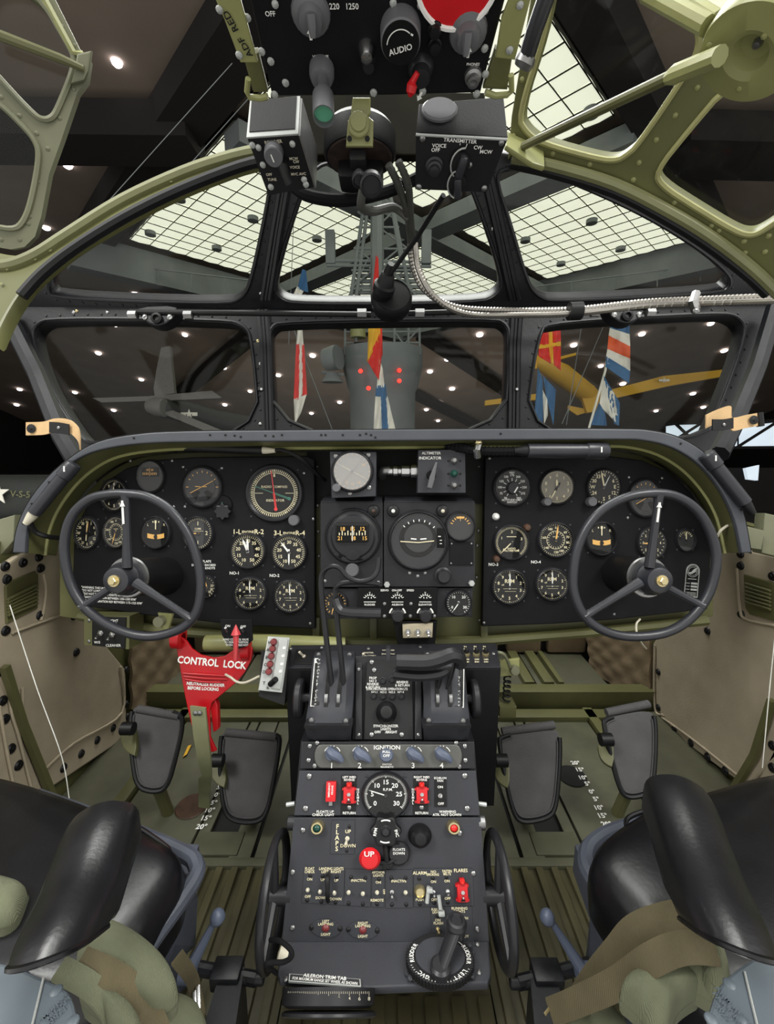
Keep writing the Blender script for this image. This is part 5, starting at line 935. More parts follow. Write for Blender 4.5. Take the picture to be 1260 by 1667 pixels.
def quad(rows, sx, label, strip, slots, right):
    t = thing('throttle_quadrant', D(rows[3][0][0], rows[3][1], rows[3][2]), label, 'quadrant', 'throttle quadrants')
    g = [[D(x0 + (x1 - x0) * k / 6, y, d + (.012 if k in (0, 6) else 0)) for k in range(7)] for (x0, x1), y, d in rows]; b = B(); b.sheet(g, FWD * .1 - UPV * .02); obj('cover', b, M['pedestal'], t, 40)
    surf = lambda x, y: D(x, y, max(.815, .945 - (y - 1064) * .00098 - (.02 if 1085 < y < 1160 else 0)) - .006)
    b = B(); r = rows[6]; b.hexa([D(r[0][0] - 2, r[1] + 1, r[2] - .006), D(r[0][1] + 2, r[1] + 1, r[2] - .006), D(r[0][1] + 2, r[1] + 6, r[2] - .004), D(r[0][0] - 2, r[1] + 6, r[2] - .004)], [p + FWD * .03 for p in (D(r[0][0] - 2, r[1] + 1, r[2] - .006), D(r[0][1] + 2, r[1] + 1, r[2] - .006), D(r[0][1] + 2, r[1] + 6, r[2] - .004), D(r[0][0] - 2, r[1] + 6, r[2] - .004))]); obj('lip', b, M['bezel'], t)
    lerpd = lambda y: next(a[2] + (c[2] - a[2]) * (y - a[1]) / (c[1] - a[1]) for a, c in zip(rows, rows[1:]) if a[1] <= y <= c[1])
    for x0, x1 in slots:
        g = []
        for k in range(9): y = 1086 + k * 8; x = x0 + (x1 - x0) * k / 8; g.append([D(x - 3, y, lerpd(y) - .002), D(x + 3, y, lerpd(y) - .002)])
        b = B(); b.sheet(g, FWD * .004); obj('slot', b, M['dark'], t)
        y = 1137; x = x0 + (x1 - x0) * .65; b = B(); b.lathe(axis_fr(D(x - 2.6, y, lerpd(y) + .008), RT), [(0, 0), (.015, 0), (.015, 5.2 * .00123), (0, 5.2 * .00123)], 24); obj('roller', b, M['steel'], t)
    (a0, a1), (b0, b1) = strip; g = []; gi = []
    for k in range(9):
        y = a1 + (b1 - a1) * k / 8; x = a0 + (b0 - a0) * k / 8; dd = lerpd(y) + .012 - .010
        g.append([D(x - 8, y, dd), D(x + 8, y, dd)]); gi.append([D(x - 6.6, max(a1 + 1.6, min(b1 - 1.6, y)), dd - .0008), D(x + 6.6, max(a1 + 1.6, min(b1 - 1.6, y)), dd - .0008)])
    b = B(); b.sheet(g, FWD * .002); ls = obj('label_strip', b, M['white'], t); b = B(); b.sheet(gi, FWD * .001); obj('strip_field', b, M['black'], ls)
    w_ = 'THROTTLE CLOSE'; b = B()
    for k, ch in enumerate(w_):
        u = (k + .6) / len(w_); y = a1 + (b1 - a1) * u; x = a0 + (b0 - a0) * u
        if right and y < 1100: continue
        pl = Pl(lerpd(y) + .0002); b.text(pl.fr(x, y, 0, 0), ch, 6 * pl.sc(x, y), .02)
    obj('lettering', b, M['white'], ls)
    for x, y in ((rows[0][0][0] + 6, 1066), (rows[0][0][1] - 8, 1066), (rows[5][0][0] + 8, 1173), (rows[5][0][1] - 10, 1174)): inst('bolt', screw_mesh(.0055, 'steel'), axis_fr(D(x, y, lerpd(y) - .003), -FWD), t)
    return t
rl = [((513, 577), 1062, .95), ((509, 577), 1074, .905), ((507, 576), 1092, .885), ((505, 576), 1115, .872), ((503, 575), 1142, .866), ((499, 573), 1164, .845), ((497, 571), 1180, .825), ((497, 571), 1187, .83), ((501, 571), 1205, .85)]
tl = quad(rl, 0, 'throttle quadrant with two raised bent levers, beside the grey button box', ((520, 1072), (513, 1150)), ((536, 530), (557, 549)), False)
rr = [((690, 750), 1062, .95), ((689, 754), 1074, .905), ((689, 757), 1092, .885), ((689, 759), 1115, .872), ((690, 761), 1142, .866), ((690, 764), 1164, .845), ((690, 765), 1180, .825), ((690, 765), 1187, .83), ((690, 762), 1205, .85)]
tr = quad(rr, 0, 'throttle quadrant with two lowered handles, on the copilot side of the console', ((748, 1072), (747, 1152)), ((711, 712), (732, 733)), True)
def wheelx(par, x, y, d, rp, th, m, nm='friction_wheel'):
    s = d / F; b = B(); r = rp * s; b.lathe(axis_fr(D(x, y, d) - RT * th / 2, RT), [(0, 0), (r * .9, 0), (r, .003), (r, th - .003), (r * .9, th), (0, th)], 32); obj(nm, b, M[m], par); b = B(); sgn = 1 if x < 630 else -1; b.cyl(axis_fr(D(x, y, d), RT * sgn), .01, .03, 14); obj('axle', b, M['bezel'], par)
wheelx(tl, 488, 1136, .90, 30, .015, 'bezel'); wheelx(tr, 772, 1137, .90, 30, .015, 'bezel')
def lever(par, pts, w_, nm='lever', m='bezel', flat=.45): b = B(); b.tube(cat([D(*p) for p in pts], 6), w_, 8, flat=flat); return obj(nm, b, M[m], par)
lever(tl, [(543, 1140, .885), (537, 1090, .87), (528, 1010, .86), (523, 950, .85), (527, 930, .845), (540, 922, .84), (553, 925, .84), (566, 939, .84), (585, 946, .84), (604, 942, .84), (614, 930, .845), (617, 908, .85)], .0062, flat=.8)
l2 = lever(tl, [(563, 1140, .885), (556, 1080, .868), (549, 1010, .86), (546, 965, .855), (553, 951, .85), (580, 948, .86), (616, 951, .88)], .0062, flat=.8)
lever(l2, [(547, 975, .852), (553, 990, .848), (566, 996, .846), (620, 998, .846)], .0105, 'handle', 'bezel', .8)
l3 = lever(tr, [(722, 1140, .885), (735, 1100, .865), (742, 1072, .855)], .0065); lever(l3, [(645, 1077, .84), (690, 1078, .84), (715, 1073, .84), (735, 1066, .842), (748, 1070, .848), (750, 1082, .855)], .0155, 'handle', 'bezel', .8)
b = B(); b.box(axis_fr(D(632, 1063, .84), -FWD), .0085, .024, .02, .002); obj('end_plate', b, M['wheel'], l3)
l4 = lever(tr, [(712, 1140, .885), (716, 1110, .868), (722, 1094, .86)], .0065); lever(l4, [(640, 1096, .85), (680, 1100, .85), (712, 1097, .852), (726, 1090, .86)], .011, 'handle', 'bezel', .8)
# ---- pedestal body and plates
t = ped = thing('pedestal', D(630, 1560, .75), 'sloping dark grey centre pedestal packed with switches, knobs and a rudder trim crank', 'pedestal')
b = B(); f = [D(490, 1206, .866), D(772, 1206, .866), D(796, 1533, .752), D(459, 1533, .752)]; b.hexa(f, [p + Vector((0, .2, -.02)) for p in f]); f = [D(459, 1531, .753), D(796, 1531, .753), D(797, 1602, .692), D(457, 1604, .692)]; b.hexa(f, [p + Vector((0, .2, -.02)) for p in f]); obj('body', b, M['pedestal_dark'], t, 20)
def pp(name, px, pl=Q, th=.012, m='pedestal', lift=.004, par=None, bev=.0015): b = B(); b.out(pl, [px], th, bev, lift); return obj(name, b, M[m], par or ped)
ig = pp('ignition_panel', [(492, 1207), (771, 1207), (774, 1251), (488, 1251)], m='pedestal_dark')
st = [(740 + 14 * math.cos(a) * .8, 1230 - 19 * math.sin(a)) for a in [R(k) for k in range(-90, 91, 18)]] + [(524 + 14 * math.cos(a) * .8, 1230 - 19 * math.sin(a)) for a in [R(k) for k in range(90, 271, 18)]]
b = B(); b.out(Q, [st], .008, .002, .010); obj('ignition_plate', b, M['dial_grey'], ig)
mk('ign', (84, 84, 80), .45); bpy.data.objects[ig.children[0].name].data.materials[0] = M['ign']
for k, x in enumerate((541, 586, 672, 718)):
    b = B(); s = Q.sc(x, 1228); b.lathe(Q.fr(x - 1, 1228, 0, .010), [(0, .008), (8 * s, .008), (10 * s, 0)], 18); kb = obj('magneto_switch', b, M['lever_blue'], ig)
    b = B(); P = cat([Q.at(x - 6, 1220, .019), Q.at(x, 1227, .024), Q.at(x + 9, 1232, .026), Q.at(x + 17, 1240, .024)], 5); n_ = len(P); b.tube(P, [(.004 + .0055 * math.sin(PI * min(1, .25 + .8 * i / n_))) for i in range(n_)], 10); obj('paddle', b, M['lever_blue'], kb)
    PT(ig, Q, [('1234'[k], x, 1245, 9)], 'white', .0112)
    b = B(); ring_marks(b, Q.fr(x + 1, 1226, 0, .0085), 13 * s, [('c', 1, .05, -70, -30), ('c', 1, .05, 30, 72), ('t', 2, -12, 10, .95, 1.08, .06)]); obj('index_mark', b, M['white'], ig)
b = B(); s = Q.sc(629, 1226); b.lathe(Q.fr(629, 1226, 0, .01), [(0, 0), (5 * s, 0), (5 * s, .012), (11 * s, .015), (11.5 * s, .02), (9 * s, .024), (0, .025)], 24); pb = obj('pull_button', b, M['lever_blue'], ig); PT(pb, Q, [('PULL', 629, 1220, 5), ('OFF', 629, 1226, 5.5)], 'white', .0365); PT(ig, Q, [('IGNITION', 630, 1216, 7), ('SWITCH', 630, 1243, 3.6), ('MAGNETO', 630, 1247, 3.8)], 'white', .0112)
screws(Q, [(505, 1214), (517, 1209), (503, 1237), (513, 1246), (756, 1214), (742, 1209), (757, 1237), (747, 1247)], ig, 4, lift=.005)
sw = pp('switch_panel', [(488, 1254), (774, 1254), (781, 1327), (479, 1327)], m='pedestal')
screws(Q, [(504, 1263), (498, 1315), (756, 1262), (760, 1315)], sw, 5, lift=.005)
def guard(x, y, par, open_=True, pl=Q, w_=17, h=30, lift=.005):
    s = pl.sc(x, y); Mx = pl.fr(x, y, 0, lift); b = B(); b.box(Mx @ Matrix.Translation((0, 0, .005)), w_ * s, h * s, .012, .002)
    if open_: b.box(Mx @ Matrix.Translation((0, h * s * .62, .008)), w_ * .5 * s, h * .35 * s, .012, .002); b.box(Mx @ Matrix.Translation((0, -h * s * .42, .004)), w_ * 1.25 * s, h * .14 * s, .008, .001); b.box(Mx @ Matrix.Translation((0, h * s * .36, .004)), w_ * 1.25 * s, h * .14 * s, .008, .001)
    g = obj('switch_guard', b, M['red'], par)
    if open_:
        b = B(); b.cyl(Mx @ Matrix.Translation((0, 2 * s, .010)), 3 * s, .004, 10); b.dome(Mx @ Matrix.Translation((0, -6 * s, .010)), 3 * s, .006, 10, 3); obj('toggle', b, M['chrome'], g)
        b = B(); b.dome(Mx @ Matrix.Translation((0, h * s * .66, .012)), 4.5 * s, .006, 12, 3); obj('cover_tip', b, M['red_glass'], g)
        b = B(); b.box(Mx @ Matrix.Translation((0, -10.5 * s, .0105)), 7 * s, 2.4 * s, .002); obj('gap', b, M['dark'], g)
    else:
        b = B(); b.box(Mx @ Matrix.Translation((0, -h * s * .6, .003)), 6 * s, 8 * s, .006, .001); obj('clip', b, M['steel'], g)
        b = B(); b.text(Mx @ Matrix.Translation((-2.5 * s, 3 * s, .0118)) @ Matrix.Rotation(R(90), 4, 'Z'), 'EMERGENCY', 4 * s); b.text(Mx @ Matrix.Translation((2.5 * s, 3 * s, .0118)) @ Matrix.Rotation(R(90), 4, 'Z'), 'RELEASE', 4 * s); obj('lettering', b, M['white'], g)
    return g
guard(540, 1286, sw, False, h=32, w_=16)
for x, n in ((569, 'LEFT'), (686, 'RIGHT')):
    pl_ = pp('placard', [(x - 13, 1261), (x + 12, 1261), (x + 10, 1325), (x - 14, 1325)], th=.002, m='black', lift=.006, par=sw, bev=0); guard(x, 1292, sw, True, w_=18, h=26)
    PT(pl_, Q, [(n + ' INBD', x, 1264, 4.6, .9), ('REVERSE', x, 1268.5, 4.6, .9), ('RETURN', x, 1322, 5)], 'white', .0075); b = B(); s = Q.sc(x, 1292)
    for k, ch in enumerate('NORMAL'): b.text(Q.fr(x + (14 if x < 630 else -14), 1284 + k * 4.4, 0, .0075), ch, 5.4 * s, .02)
    obj('lettering', b, M['white'], pl_); screws(Q, [(x, 1313)], sw, 4, lift=.006)
g_ = gauge('propeller speed dial numbered 0 to 30 in the pedestal', Q, 628, 1293, 38, [('n', ['0', '5', '10', '15', '20', '25', '30'], 232, 488, .62, .22), ('t', 61, 232, 488, .88, .98, .012), ('t', 7, 232, 488, .84, .98, .02), ('x', 'R.P.M.', .1, .27, .13)], [(-72, .85, .05, .025, 'white')], 'dial', 'white', sy=.97, lift=.006, rim=.08)
pl_ = pp('placard', [(707, 1264), (726, 1264), (727, 1312), (707, 1312)], th=.002, m='black', lift=.006, par=sw, bev=0)
PT(pl_, Q, [('ECHELON', 716, 1265.5, 4.4, .9), ('FAN', 716, 1270, 4.6), ('ON', 716, 1280, 5), ('OFF', 717, 1307, 5)], 'white', .0075); toggle(Q, 716, 1294, sw, 6, 0, -.2)
PT(sw, Q, [('FLOATS UP', 530, 1320, 5), ('CHECK LIGHT', 527, 1325, 5), ('WARNING', 728, 1320, 5), ('ATR. NOT DOWN', 727, 1325, 5)], 'white', .0065)
for s, x in ((-1, 480), (1, 778)):
    b = B(); b.cyl(axis_fr(D(x, 1308, .82), RT * s + UPV * .15 * -1), .004, .016, 10); obj('chrome_pin', b, M['alu'], ped)
    b = B(); b.lathe(axis_fr(D(x + s * 0, 1339, .805), RT * s), [(0, 0), (.012, 0), (.012, .012), (.009, .014), (0, .014)], 16); obj('side_knob', b, M['bezel' if s < 0 else 'steel'], ped)
mp = pp('main_panel', [(479, 1330), (782, 1330), (796, 1532), (459, 1532)])
for x, y, m in ((518, 1344, 'green_glass'), (737, 1344, 'red_glass')):
    b = B(); s = Q.sc(x, y); b.lathe(Q.fr(x, y, 0, .004), [(6.5 * s, .014), (9 * s, .014), (10.5 * s, .008), (11 * s, 0)], 20); lm = obj('indicator_lamp', b, M['brass'], mp); b = B(); b.dome(Q.fr(x, y, 0, .014), 6.6 * s, .006, 16, 4); obj('lens', b, M[m], lm)
screws(Q, [(494, 1350), (748, 1355), (477, 1508), (776, 1510), (477, 1418), (770, 1420)], mp, 4.5, lift=.005)
fp = pp('flap_plate', [(541, 1334), (578, 1334), (577, 1388), (538, 1388)], th=.002, lift=.006, par=mp, bev=0); b = B(); s = Q.sc(550, 1360)
for k, ch in enumerate('FLAPS'): b.text(Q.fr(550 - k * .3, 1344 + k * 9, 0, .0068), ch, 10 * s, .016)
obj('lettering', b, M['cream'], fp); PT(fp, Q, [('UP', 567, 1352, 6.9), ('DOWN', 567, 1375, 6.6)], 'cream', .0068); toggle(Q, 566, 1363, mp, 6, -.2, .7, 'ivory'); screws(Q, [(569, 1344), (565, 1383)], fp, 3, 'black', .006)
s = Q.sc(628, 1346); sc_ = [((23 + 2.2 * math.cos(6 * a)) * s * math.cos(a), (23 + 2.2 * math.cos(6 * a)) * s * math.sin(a)) for a in [2 * PI * k / 72 for k in range(72)]]
b = B(); b.cyl(Q.fr(628, 1346, 0, .004), 14 * s, .016, 24); b.fill(Q.fr(628, 1345, 0, .034), [sc_], .018, .004); fk = obj('float_selector_knob', b, M['black'], mp); b = B(); b.lathe(Q.fr(628, 1344, 0, .034), [(0, .008), (5 * s, .007), (7 * s, .002), (9 * s, 0)], 20); obj('centre_boss', b, M['bezel'], fk)
b = B(); ring_marks(b, Q.fr(628, 1344, 0, .0315), 17 * s, [('c', 1, .06, -25, 25), ('c', 1, .06, 160, 210)]); obj('index_mark', b, M['white'], fk); PT(fk, Q, [('RPM', 612, 1345, 6, 1, 80), ('INC', 645, 1347, 6, 1, -75)], 'white', .0348)
b = B(); s = Q.sc(683, 1357); b.lathe(Q.fr(683, 1358, 0, .004), [(0, 0), (19 * s, 0), (19 * s, .004), (17 * s, .007), (15 * s, .02), (9 * s, .027), (0, .029)], 28); obj('mixture_knob', b, M['black'], mp)
b = B(); s = Q.sc(603, 1387); b.lathe(Q.fr(603, 1389, 0, .004), [(0, 0), (8 * s, 0), (8 * s, .016), (16 * s, .018), (17 * s, .023), (13 * s, .029), (0, .031)], 28); ub = obj('float_up_button', b, M['red'], mp); PT(ub, Q, [('UP', 602, 1379, 8, 1.2)], 'white', .0368)
b = B(); s = Q.sc(650, 1385); b.lathe(Q.fr(649, 1386, 0, .004), [(0, 0), (18 * s, 0), (18 * s, .008), (15 * s, .011), (0, .012)], 28); db = obj('float_down_button', b, M['bezel'], mp); PT(db, Q, [('FLOATS', 649, 1378, 5), ('DOWN', 649, 1384, 5)], 'white', .0168)
b = B(); b.tube([Q.at(627, 1368, .016), Q.at(628, 1385, .02), Q.at(630, 1402, .016)], .0045, 8); b.tube([Q.at(618, 1404, .012), Q.at(634, 1404, .014), Q.at(646, 1397, .012)], .004, 6); b.box(Q.fr(631, 1404, 0, .01), .018, .012, .012, .002); obj('float_lever', b, M['black'], mp)
b = B(); ps_ = [(600, 1400), (612, 1406), (640, 1408), (665, 1400), (655, 1395), (620, 1395)]; b.out(Q, [ps_], .004, .001, .006); obj('lever_plate', b, M['bezel'], mp)
# rows of toggle switches, each group on its own plate
def swplate(px, L, sws, scr, ink='cream'):
    p = pp('switch_plate', px, th=.002, m='pedestal', lift=.006, par=mp, bev=.0004)
    if L: PT(p, Q, L, ink, .0066)
    screws(Q, scr, p, 3.4, 'black', .006)
    for x, y, dx, dy, m in sws: toggle(Q, x, y, p, 5.4, dx, dy, m, .012)
    return p
lp = swplate([(496, 1411), (561, 1413), (560, 1471), (492, 1467)], [('FLOAT', 505, 1412, 5.4, .82), ('CHECK', 505, 1417, 5.4, .82), ('LANDING LIGHTS', 540, 1412, 5.4, .82), ('LEFT  RIGHT', 540, 1417, 5.2), ('ON', 505, 1429, 5), ('UP', 526, 1430, 5), ('UP', 548, 1431, 5), ('OFF', 502, 1457, 5), ('DOWN', 524, 1459, 5), ('DOWN', 547, 1461, 5)], [(502, 1446, .2, -.6, 'ivory'), (522, 1449, .1, -.7, 'ivory'), (545, 1451, .1, -.8, 'ivory')], [(506, 1423), (526, 1424), (549, 1425), (501, 1463), (524, 1465), (547, 1466)])
b = B(); b.tube(cat([Q.at(534, 1424, .006), Q.at(533, 1428, .022), Q.at(533, 1445, .026), Q.at(533, 1460, .022), Q.at(534, 1466, .006)], 5), .004, 8); obj('guard_loop', b, M['black'], lp)
swplate([(563, 1413), (604, 1414), (603, 1474), (560, 1471)], [('INACTIVE', 584, 1431, 5)], [(568, 1450, .2, -.7, 'ivory'), (591, 1452, .2, -.7, 'ivory')], [(572, 1426), (595, 1427), (568, 1468), (591, 1469)])
swplate([(606, 1415), (626, 1415), (625, 1475), (605, 1474)], [('AFCHOR', 616, 1418, 4.6), ('LIGHTS', 616, 1423, 4.6), ('ON', 616, 1434, 5), ('REMOTE', 614, 1463, 5), ('OFF', 625, 1449, 4, 1, -90)], [(614, 1450, .1, -.5, 'ivory')], [(617, 1429), (614, 1469)])
swplate([(628, 1414), (671, 1414), (672, 1475), (628, 1476)], [('INACTIVE', 649, 1432, 5)], [(638, 1449, 0, .6, 'chrome'), (660, 1450, .1, -.6, 'ivory')], [(637, 1427), (660, 1427), (638, 1470), (661, 1470)])
ap = swplate([(673, 1412), (768, 1412), (771, 1472), (674, 1474)], [('ALARM', 683, 1419, 6.3), ('NO', 705, 1417, 5), ('SMOKING', 704, 1421.5, 5, .8), ('FASTEN', 727, 1416, 5, .8), ('BELTS', 727, 1420.5, 5, .85), ('FLARES', 749, 1415, 6.6, .95), ('ON', 705, 1433, 5), ('ON', 727, 1432, 5), ('PUSH', 683, 1462, 5), ('OFF', 706, 1462, 5), ('OFF', 728, 1460, 5)], [(705, 1449, .1, .4, 'chrome'), (728, 1448, 0, .3, 'chrome')], [(682, 1428), (704, 1427), (726, 1426), (683, 1469), (706, 1467), (728, 1466)])
b = B(); s = Q.sc(683, 1447); b.lathe(Q.fr(683, 1448, 0, .006), [(0, .006), (6 * s, .006), (7 * s, .009), (9 * s, .006), (10 * s, 0)], 20); obj('push_button', b, M['brass'], ap)
guard(751, 1448, ap, True, w_=17, h=27)
for a, c in (((698, 1443), (695, 1470)), ((717, 1480), (714, 1458))): b = B(); b.tube([Q.at(*a, .014), Q.at(*c, .014)], .0035, 8); b.box(Q.fr(*a, 0, .015), .011, .008, .01, .002); obj('chrome_latch', b, M['alu'], ap)
rp = swplate([(701, 1474), (767, 1473), (770, 1531), (703, 1534)], [('FUSELAGE', 711, 1478, 4.6, .8), ('LIGHTS', 710, 1482.5, 4.6, .8), ('RUNNING', 747, 1476, 5), ('LIGHTS', 747, 1481, 5), ('ON', 712, 1495, 5), ('FLASH', 713, 1500, 5), ('ON FLASH', 748, 1492, 5), ('OFF', 713, 1524, 5), ('STEADY', 752, 1521, 5)], [(712, 1509, .1, .1, 'brass')], [(712, 1488), (746, 1487), (713, 1530), (750, 1529)])
for x, y, n in ((531, 1508, 'LEFT'), (591, 1511, 'RIGHT')):
    hx = [(x - 30, y - 1), (x - 12, y - 15), (x + 10, y - 14), (x + 30, y + 1), (x + 12, y + 17), (x - 12, y + 15)]; hp = pp('lamp_plate', chk(hx, 1), th=.002, lift=.006, par=mp, bev=.0004)
    PT(hp, Q, [(n, x, y - 11, 5), ('LANDING', x, y - 6.5, 5), ('LIGHT', x, y + 10, 5)], 'cream', .0066); screws(Q, [(x - 23, y - 1), (x + 23, y + 1)], hp, 4, 'black', .006); b = B(); b.dome(Q.fr(x, y, 0, .005), 6.5 * Q.sc(x, y), .005, 16, 3); obj('lens', b, M['dull_red'], hp)
lo = pp('lower_panel', [(459, 1534), (796, 1534), (799, 1590), (794, 1604), (600, 1612), (456, 1598), (452, 1588)], Q2, .014, 'pedestal', .004, None, .003)
screws(Q2, [(777, 1541), (780, 1587), (466, 1598)], lo, 4, 'steel', .005)
tpl = pp('trim_plate', chk([(661, 1536), (772, 1541), (774, 1608), (658, 1612)], 1), Q2, .006, 'pedestal', .009, lo); screws(Q2, [(668, 1549), (764, 1546), (768, 1596), (668, 1600)], tpl, 5, 'pedestal', .010)
s = Q2.sc(716, 1577); Mx = Q2.fr(716, 1578, 0, .009) @ Matrix.Diagonal((1, .68, 1, 1)); rr_ = 54 * s
td = None; b = B(); sc_ = [((rr_ + (.0012 if k % 2 else -.0012)) * math.cos(2 * PI * k / 120), (rr_ + (.0012 if k % 2 else -.0012)) * math.sin(2 * PI * k / 120)) for k in range(120)]
b.fill(Mx @ Matrix.Translation((0, 0, .014)), [sc_], .014, .001); td = obj('rudder_trim_dial', b, M['black'], tpl); b = B(); b.cyl(Mx @ Matrix.Translation((0, 0, .014)), rr_ * .74, .003, 36); obj('dial_cap', b, M['pedestal'], td)
b = B()
for k, (tx, a0) in enumerate((('RUDDER', 62), ('LEFT', 128), ('RUDDER', -100), ('GVC', -150))):
    for i, ch in enumerate(tx):
        a = R(a0 + i * 8.5 * (1 if k in (0, 1) else 1)); b.text(Mx @ Matrix.Translation((math.sin(a) * rr_ * .85, math.cos(a) * rr_ * .85, .0145)) @ Matrix.Rotation(-a if k < 2 else -a, 4, 'Z'), ch, .0095, .02)
ring_marks(b, Mx @ Matrix.Translation((0, 0, .0115)), rr_ * .95, [('t', 24, 120, 250, .95, 1, .008), ('c', .9, .012, 40, 58)]); obj('lettering', b, M['white'], td)
b = B(); A_ = Q2.at(717, 1577, .028); Bt = Q2.at(743, 1506, .06); n_ = 8; b.tube([A_.lerp(Bt, k / n_) for k in range(n_ + 1)], [.013 + .0015 * k / n_ for k in range(n_ + 1)], 12, flat=.55); ck = obj('crank_arm', b, M['bezel'], td)
b = B(); b.lathe(axis_fr(A_ - Q2.n * .018, Q2.n), [(0, 0), (.016, 0), (.016, .024), (.012, .027), (0, .027)], 20); b.lathe(axis_fr(Bt, Q2.n), [(0, -.014), (.015, -.012), (.017, .004), (.014, .010), (.010, .011), (.008, .008), (0, .008)], 20); obj('crank_knob', b, M['bezel'], ck)
np_ = pp('name_strip', [(471, 1595), (587, 1604), (588, 1617), (470, 1608)], Q2, .004, 'alu', .012, lo, .0006); b = B(); b.out(Q2, [[(473, 1597), (585, 1605.6), (586, 1615), (472, 1606.4)]], .001, 0, .0128); fd_ = obj('field', b, M['bezel'], np_); PT(np_, Q2, [('AILERON TRIM TAB', 529, 1602.5, 6, 1.2, -4), ('FOR MAXIMUM RANGE SET WHEEL AS SHOWN', 529, 1609, 5, .9, -4)], 'white', .0136)
ax_ = UPV + FWD * 1.12; b = B(); b.lathe(axis_fr(D(535, 1622, .665), ax_), [(0, -.012), (.062, -.012), (.070, -.009), (.072, .009), (0, .010)], 40); ew = obj('elevator_trim_scale', b, M['bezel'], ped); b = B(); b.lathe(axis_fr(D(536, 1652, .655), ax_), [(0, -.003), (.068, -.003), (.072, -.001), (.072, .002), (.068, .004), (0, .004)], 40); obj('elevator_trim_rim', b, M['bezel'], ew)
b = B()
for k in range(41):
    x = (k - 20) / 20 * .06; dd = .665 - math.sqrt(.0727 ** 2 - x * x) * .64; y_ = 1616
    pz = Pl(dd); px = 535 + x / dd * F; b.box(pz.fr(px, y_ + (0 if k % 5 else 1.5), 0, 0), .0006, .003 if k % 5 else .006, .0003)
    if k % 5 == 0: b.text(pz.fr(px, 1626, 0, 0), ['8', '6', '4', '2', '0', '2', '4', '6', '8'][k // 5], .008)
obj('scale', b, M['ivory'], ew)
conduit('pedestal_lead', [(440, 1530, .68), (456, 1532, .665), (472, 1545, .655), (475, 1557, .65), (462, 1566, .65), (445, 1567, .65), (434, 1570, .65), (450, 1584, .67)], .0035, 'cable_black', 'looped black lead at the lower pilot side corner of the pedestal', ribs=False)
b = B(); b.lathe(axis_fr(D(468, 1556, .685), -RT + UPV * .3), [(0, 0), (.010, 0), (.011, .004), (.010, .014), (0, .016)], 16); solo('lead_plug', b, M['ivory'], 'pale round plug where the black lead meets the pedestal', 'plug')
def trim(x, label):
    d = .765; s = 1 if x > 630 else -1; t = thing('trim_handwheel', D(x, 1459, d), label, 'trim wheel', 'trim wheels'); r = 84 * d / F; c = D(x, 1459, d)
    ring = [c + (FWD * math.cos(a) + UPV * math.sin(a)) * r for a in [2 * PI * k / 56 for k in range(56)]]; b = B(); b.tube(ring, .0085, 10, True, .8); obj('rim', b, M['bezel'], t)
    for k in range(3):
        a = R(90 + 120 * k); b = B(); b.tube([c, c + (FWD * math.cos(a) + UPV * math.sin(a)) * r], [.009, .006], 8); obj('spoke', b, M['bezel'], t)
    b = B(); b.cyl(axis_fr(c - RT * s * .03, RT * s), .014, .04, 16, .003); obj('hub', b, M['bezel'], t); b = B(); b.tube([c, c - RT * s * .06], .008, 8); obj('axle', b, M['bezel'], t)
trim(447, 'black three spoke trim wheel on the pilot side of the pedestal'); trim(812, 'black three spoke trim wheel on the copilot side of the pedestal')
# ---- grey button box
G_ = Pl((437, 1036, .93), (471, 1038, .935), (421, 1123, .90)); t = thing('control_box', G_.at(440, 1080), 'pale grey box with five dark red buttons and a switch beside the red control lock', 'box')
b = B(); b.out(G_, [[(436, 1036), (472, 1038), (459, 1128), (420, 1124)]], .012, .002); obj('face_plate', b, M['alu'], t); b = B(); b.out(G_, [[(455, 1040), (469, 1041), (457, 1122), (441, 1120)]], .006, .001, .004); obj('side_plate', b, M['alu'], t)
f = [G_.at(*p) for p in ((424, 1060), (470, 1060), (462, 1150), (420, 1135))]; b = B(); b.hexa([p - G_.n * .013 for p in f], [p - G_.n * .09 for p in f]); obj('case', b, M['black'], t)
for k, (x, y) in enumerate(((446, 1045), (444, 1056), (442, 1068), (440, 1081), (438, 1093))):
    b = B(); s = G_.sc(x, y); b.lathe(G_.fr(x, y), [(0, .014), (4 * s, .013), (5.4 * s, .008), (5.6 * s, 0)], 12); obj('button', b, M['dull_red'], t)
PT(t, G_, [(c, 438 - k * 2, 1046 + k * 12, 6, 1, -10) for k, c in enumerate('VABCD')] + [('1', 462, 1048, 9, .6, -10), ('T', 430, 1112, 6), ('R', 436, 1120, 5)], 'dark', .002)
for x, y in ((463, 1055), (461, 1068), (459, 1081), (457, 1093)): b = B(); b.dome(G_.fr(x, y, 0, .004), 2.6 * G_.sc(x, y), .002, 10, 2); obj('lamp', b, M['white'], t)
b = B(); b.tube([G_.at(440, 1114, .006), G_.at(449, 1106, .022)], .0062, 10); obj('switch_lever', b, M['black'], t)
conduit('box_wire', [(367, 1098, .965), (376, 1103, .955), (386, 1110, .95), (400, 1111, .94), (422, 1101, .92)], .0026, 'ivory', 'thin white wire from the red control lock to the grey button box', ribs=False)
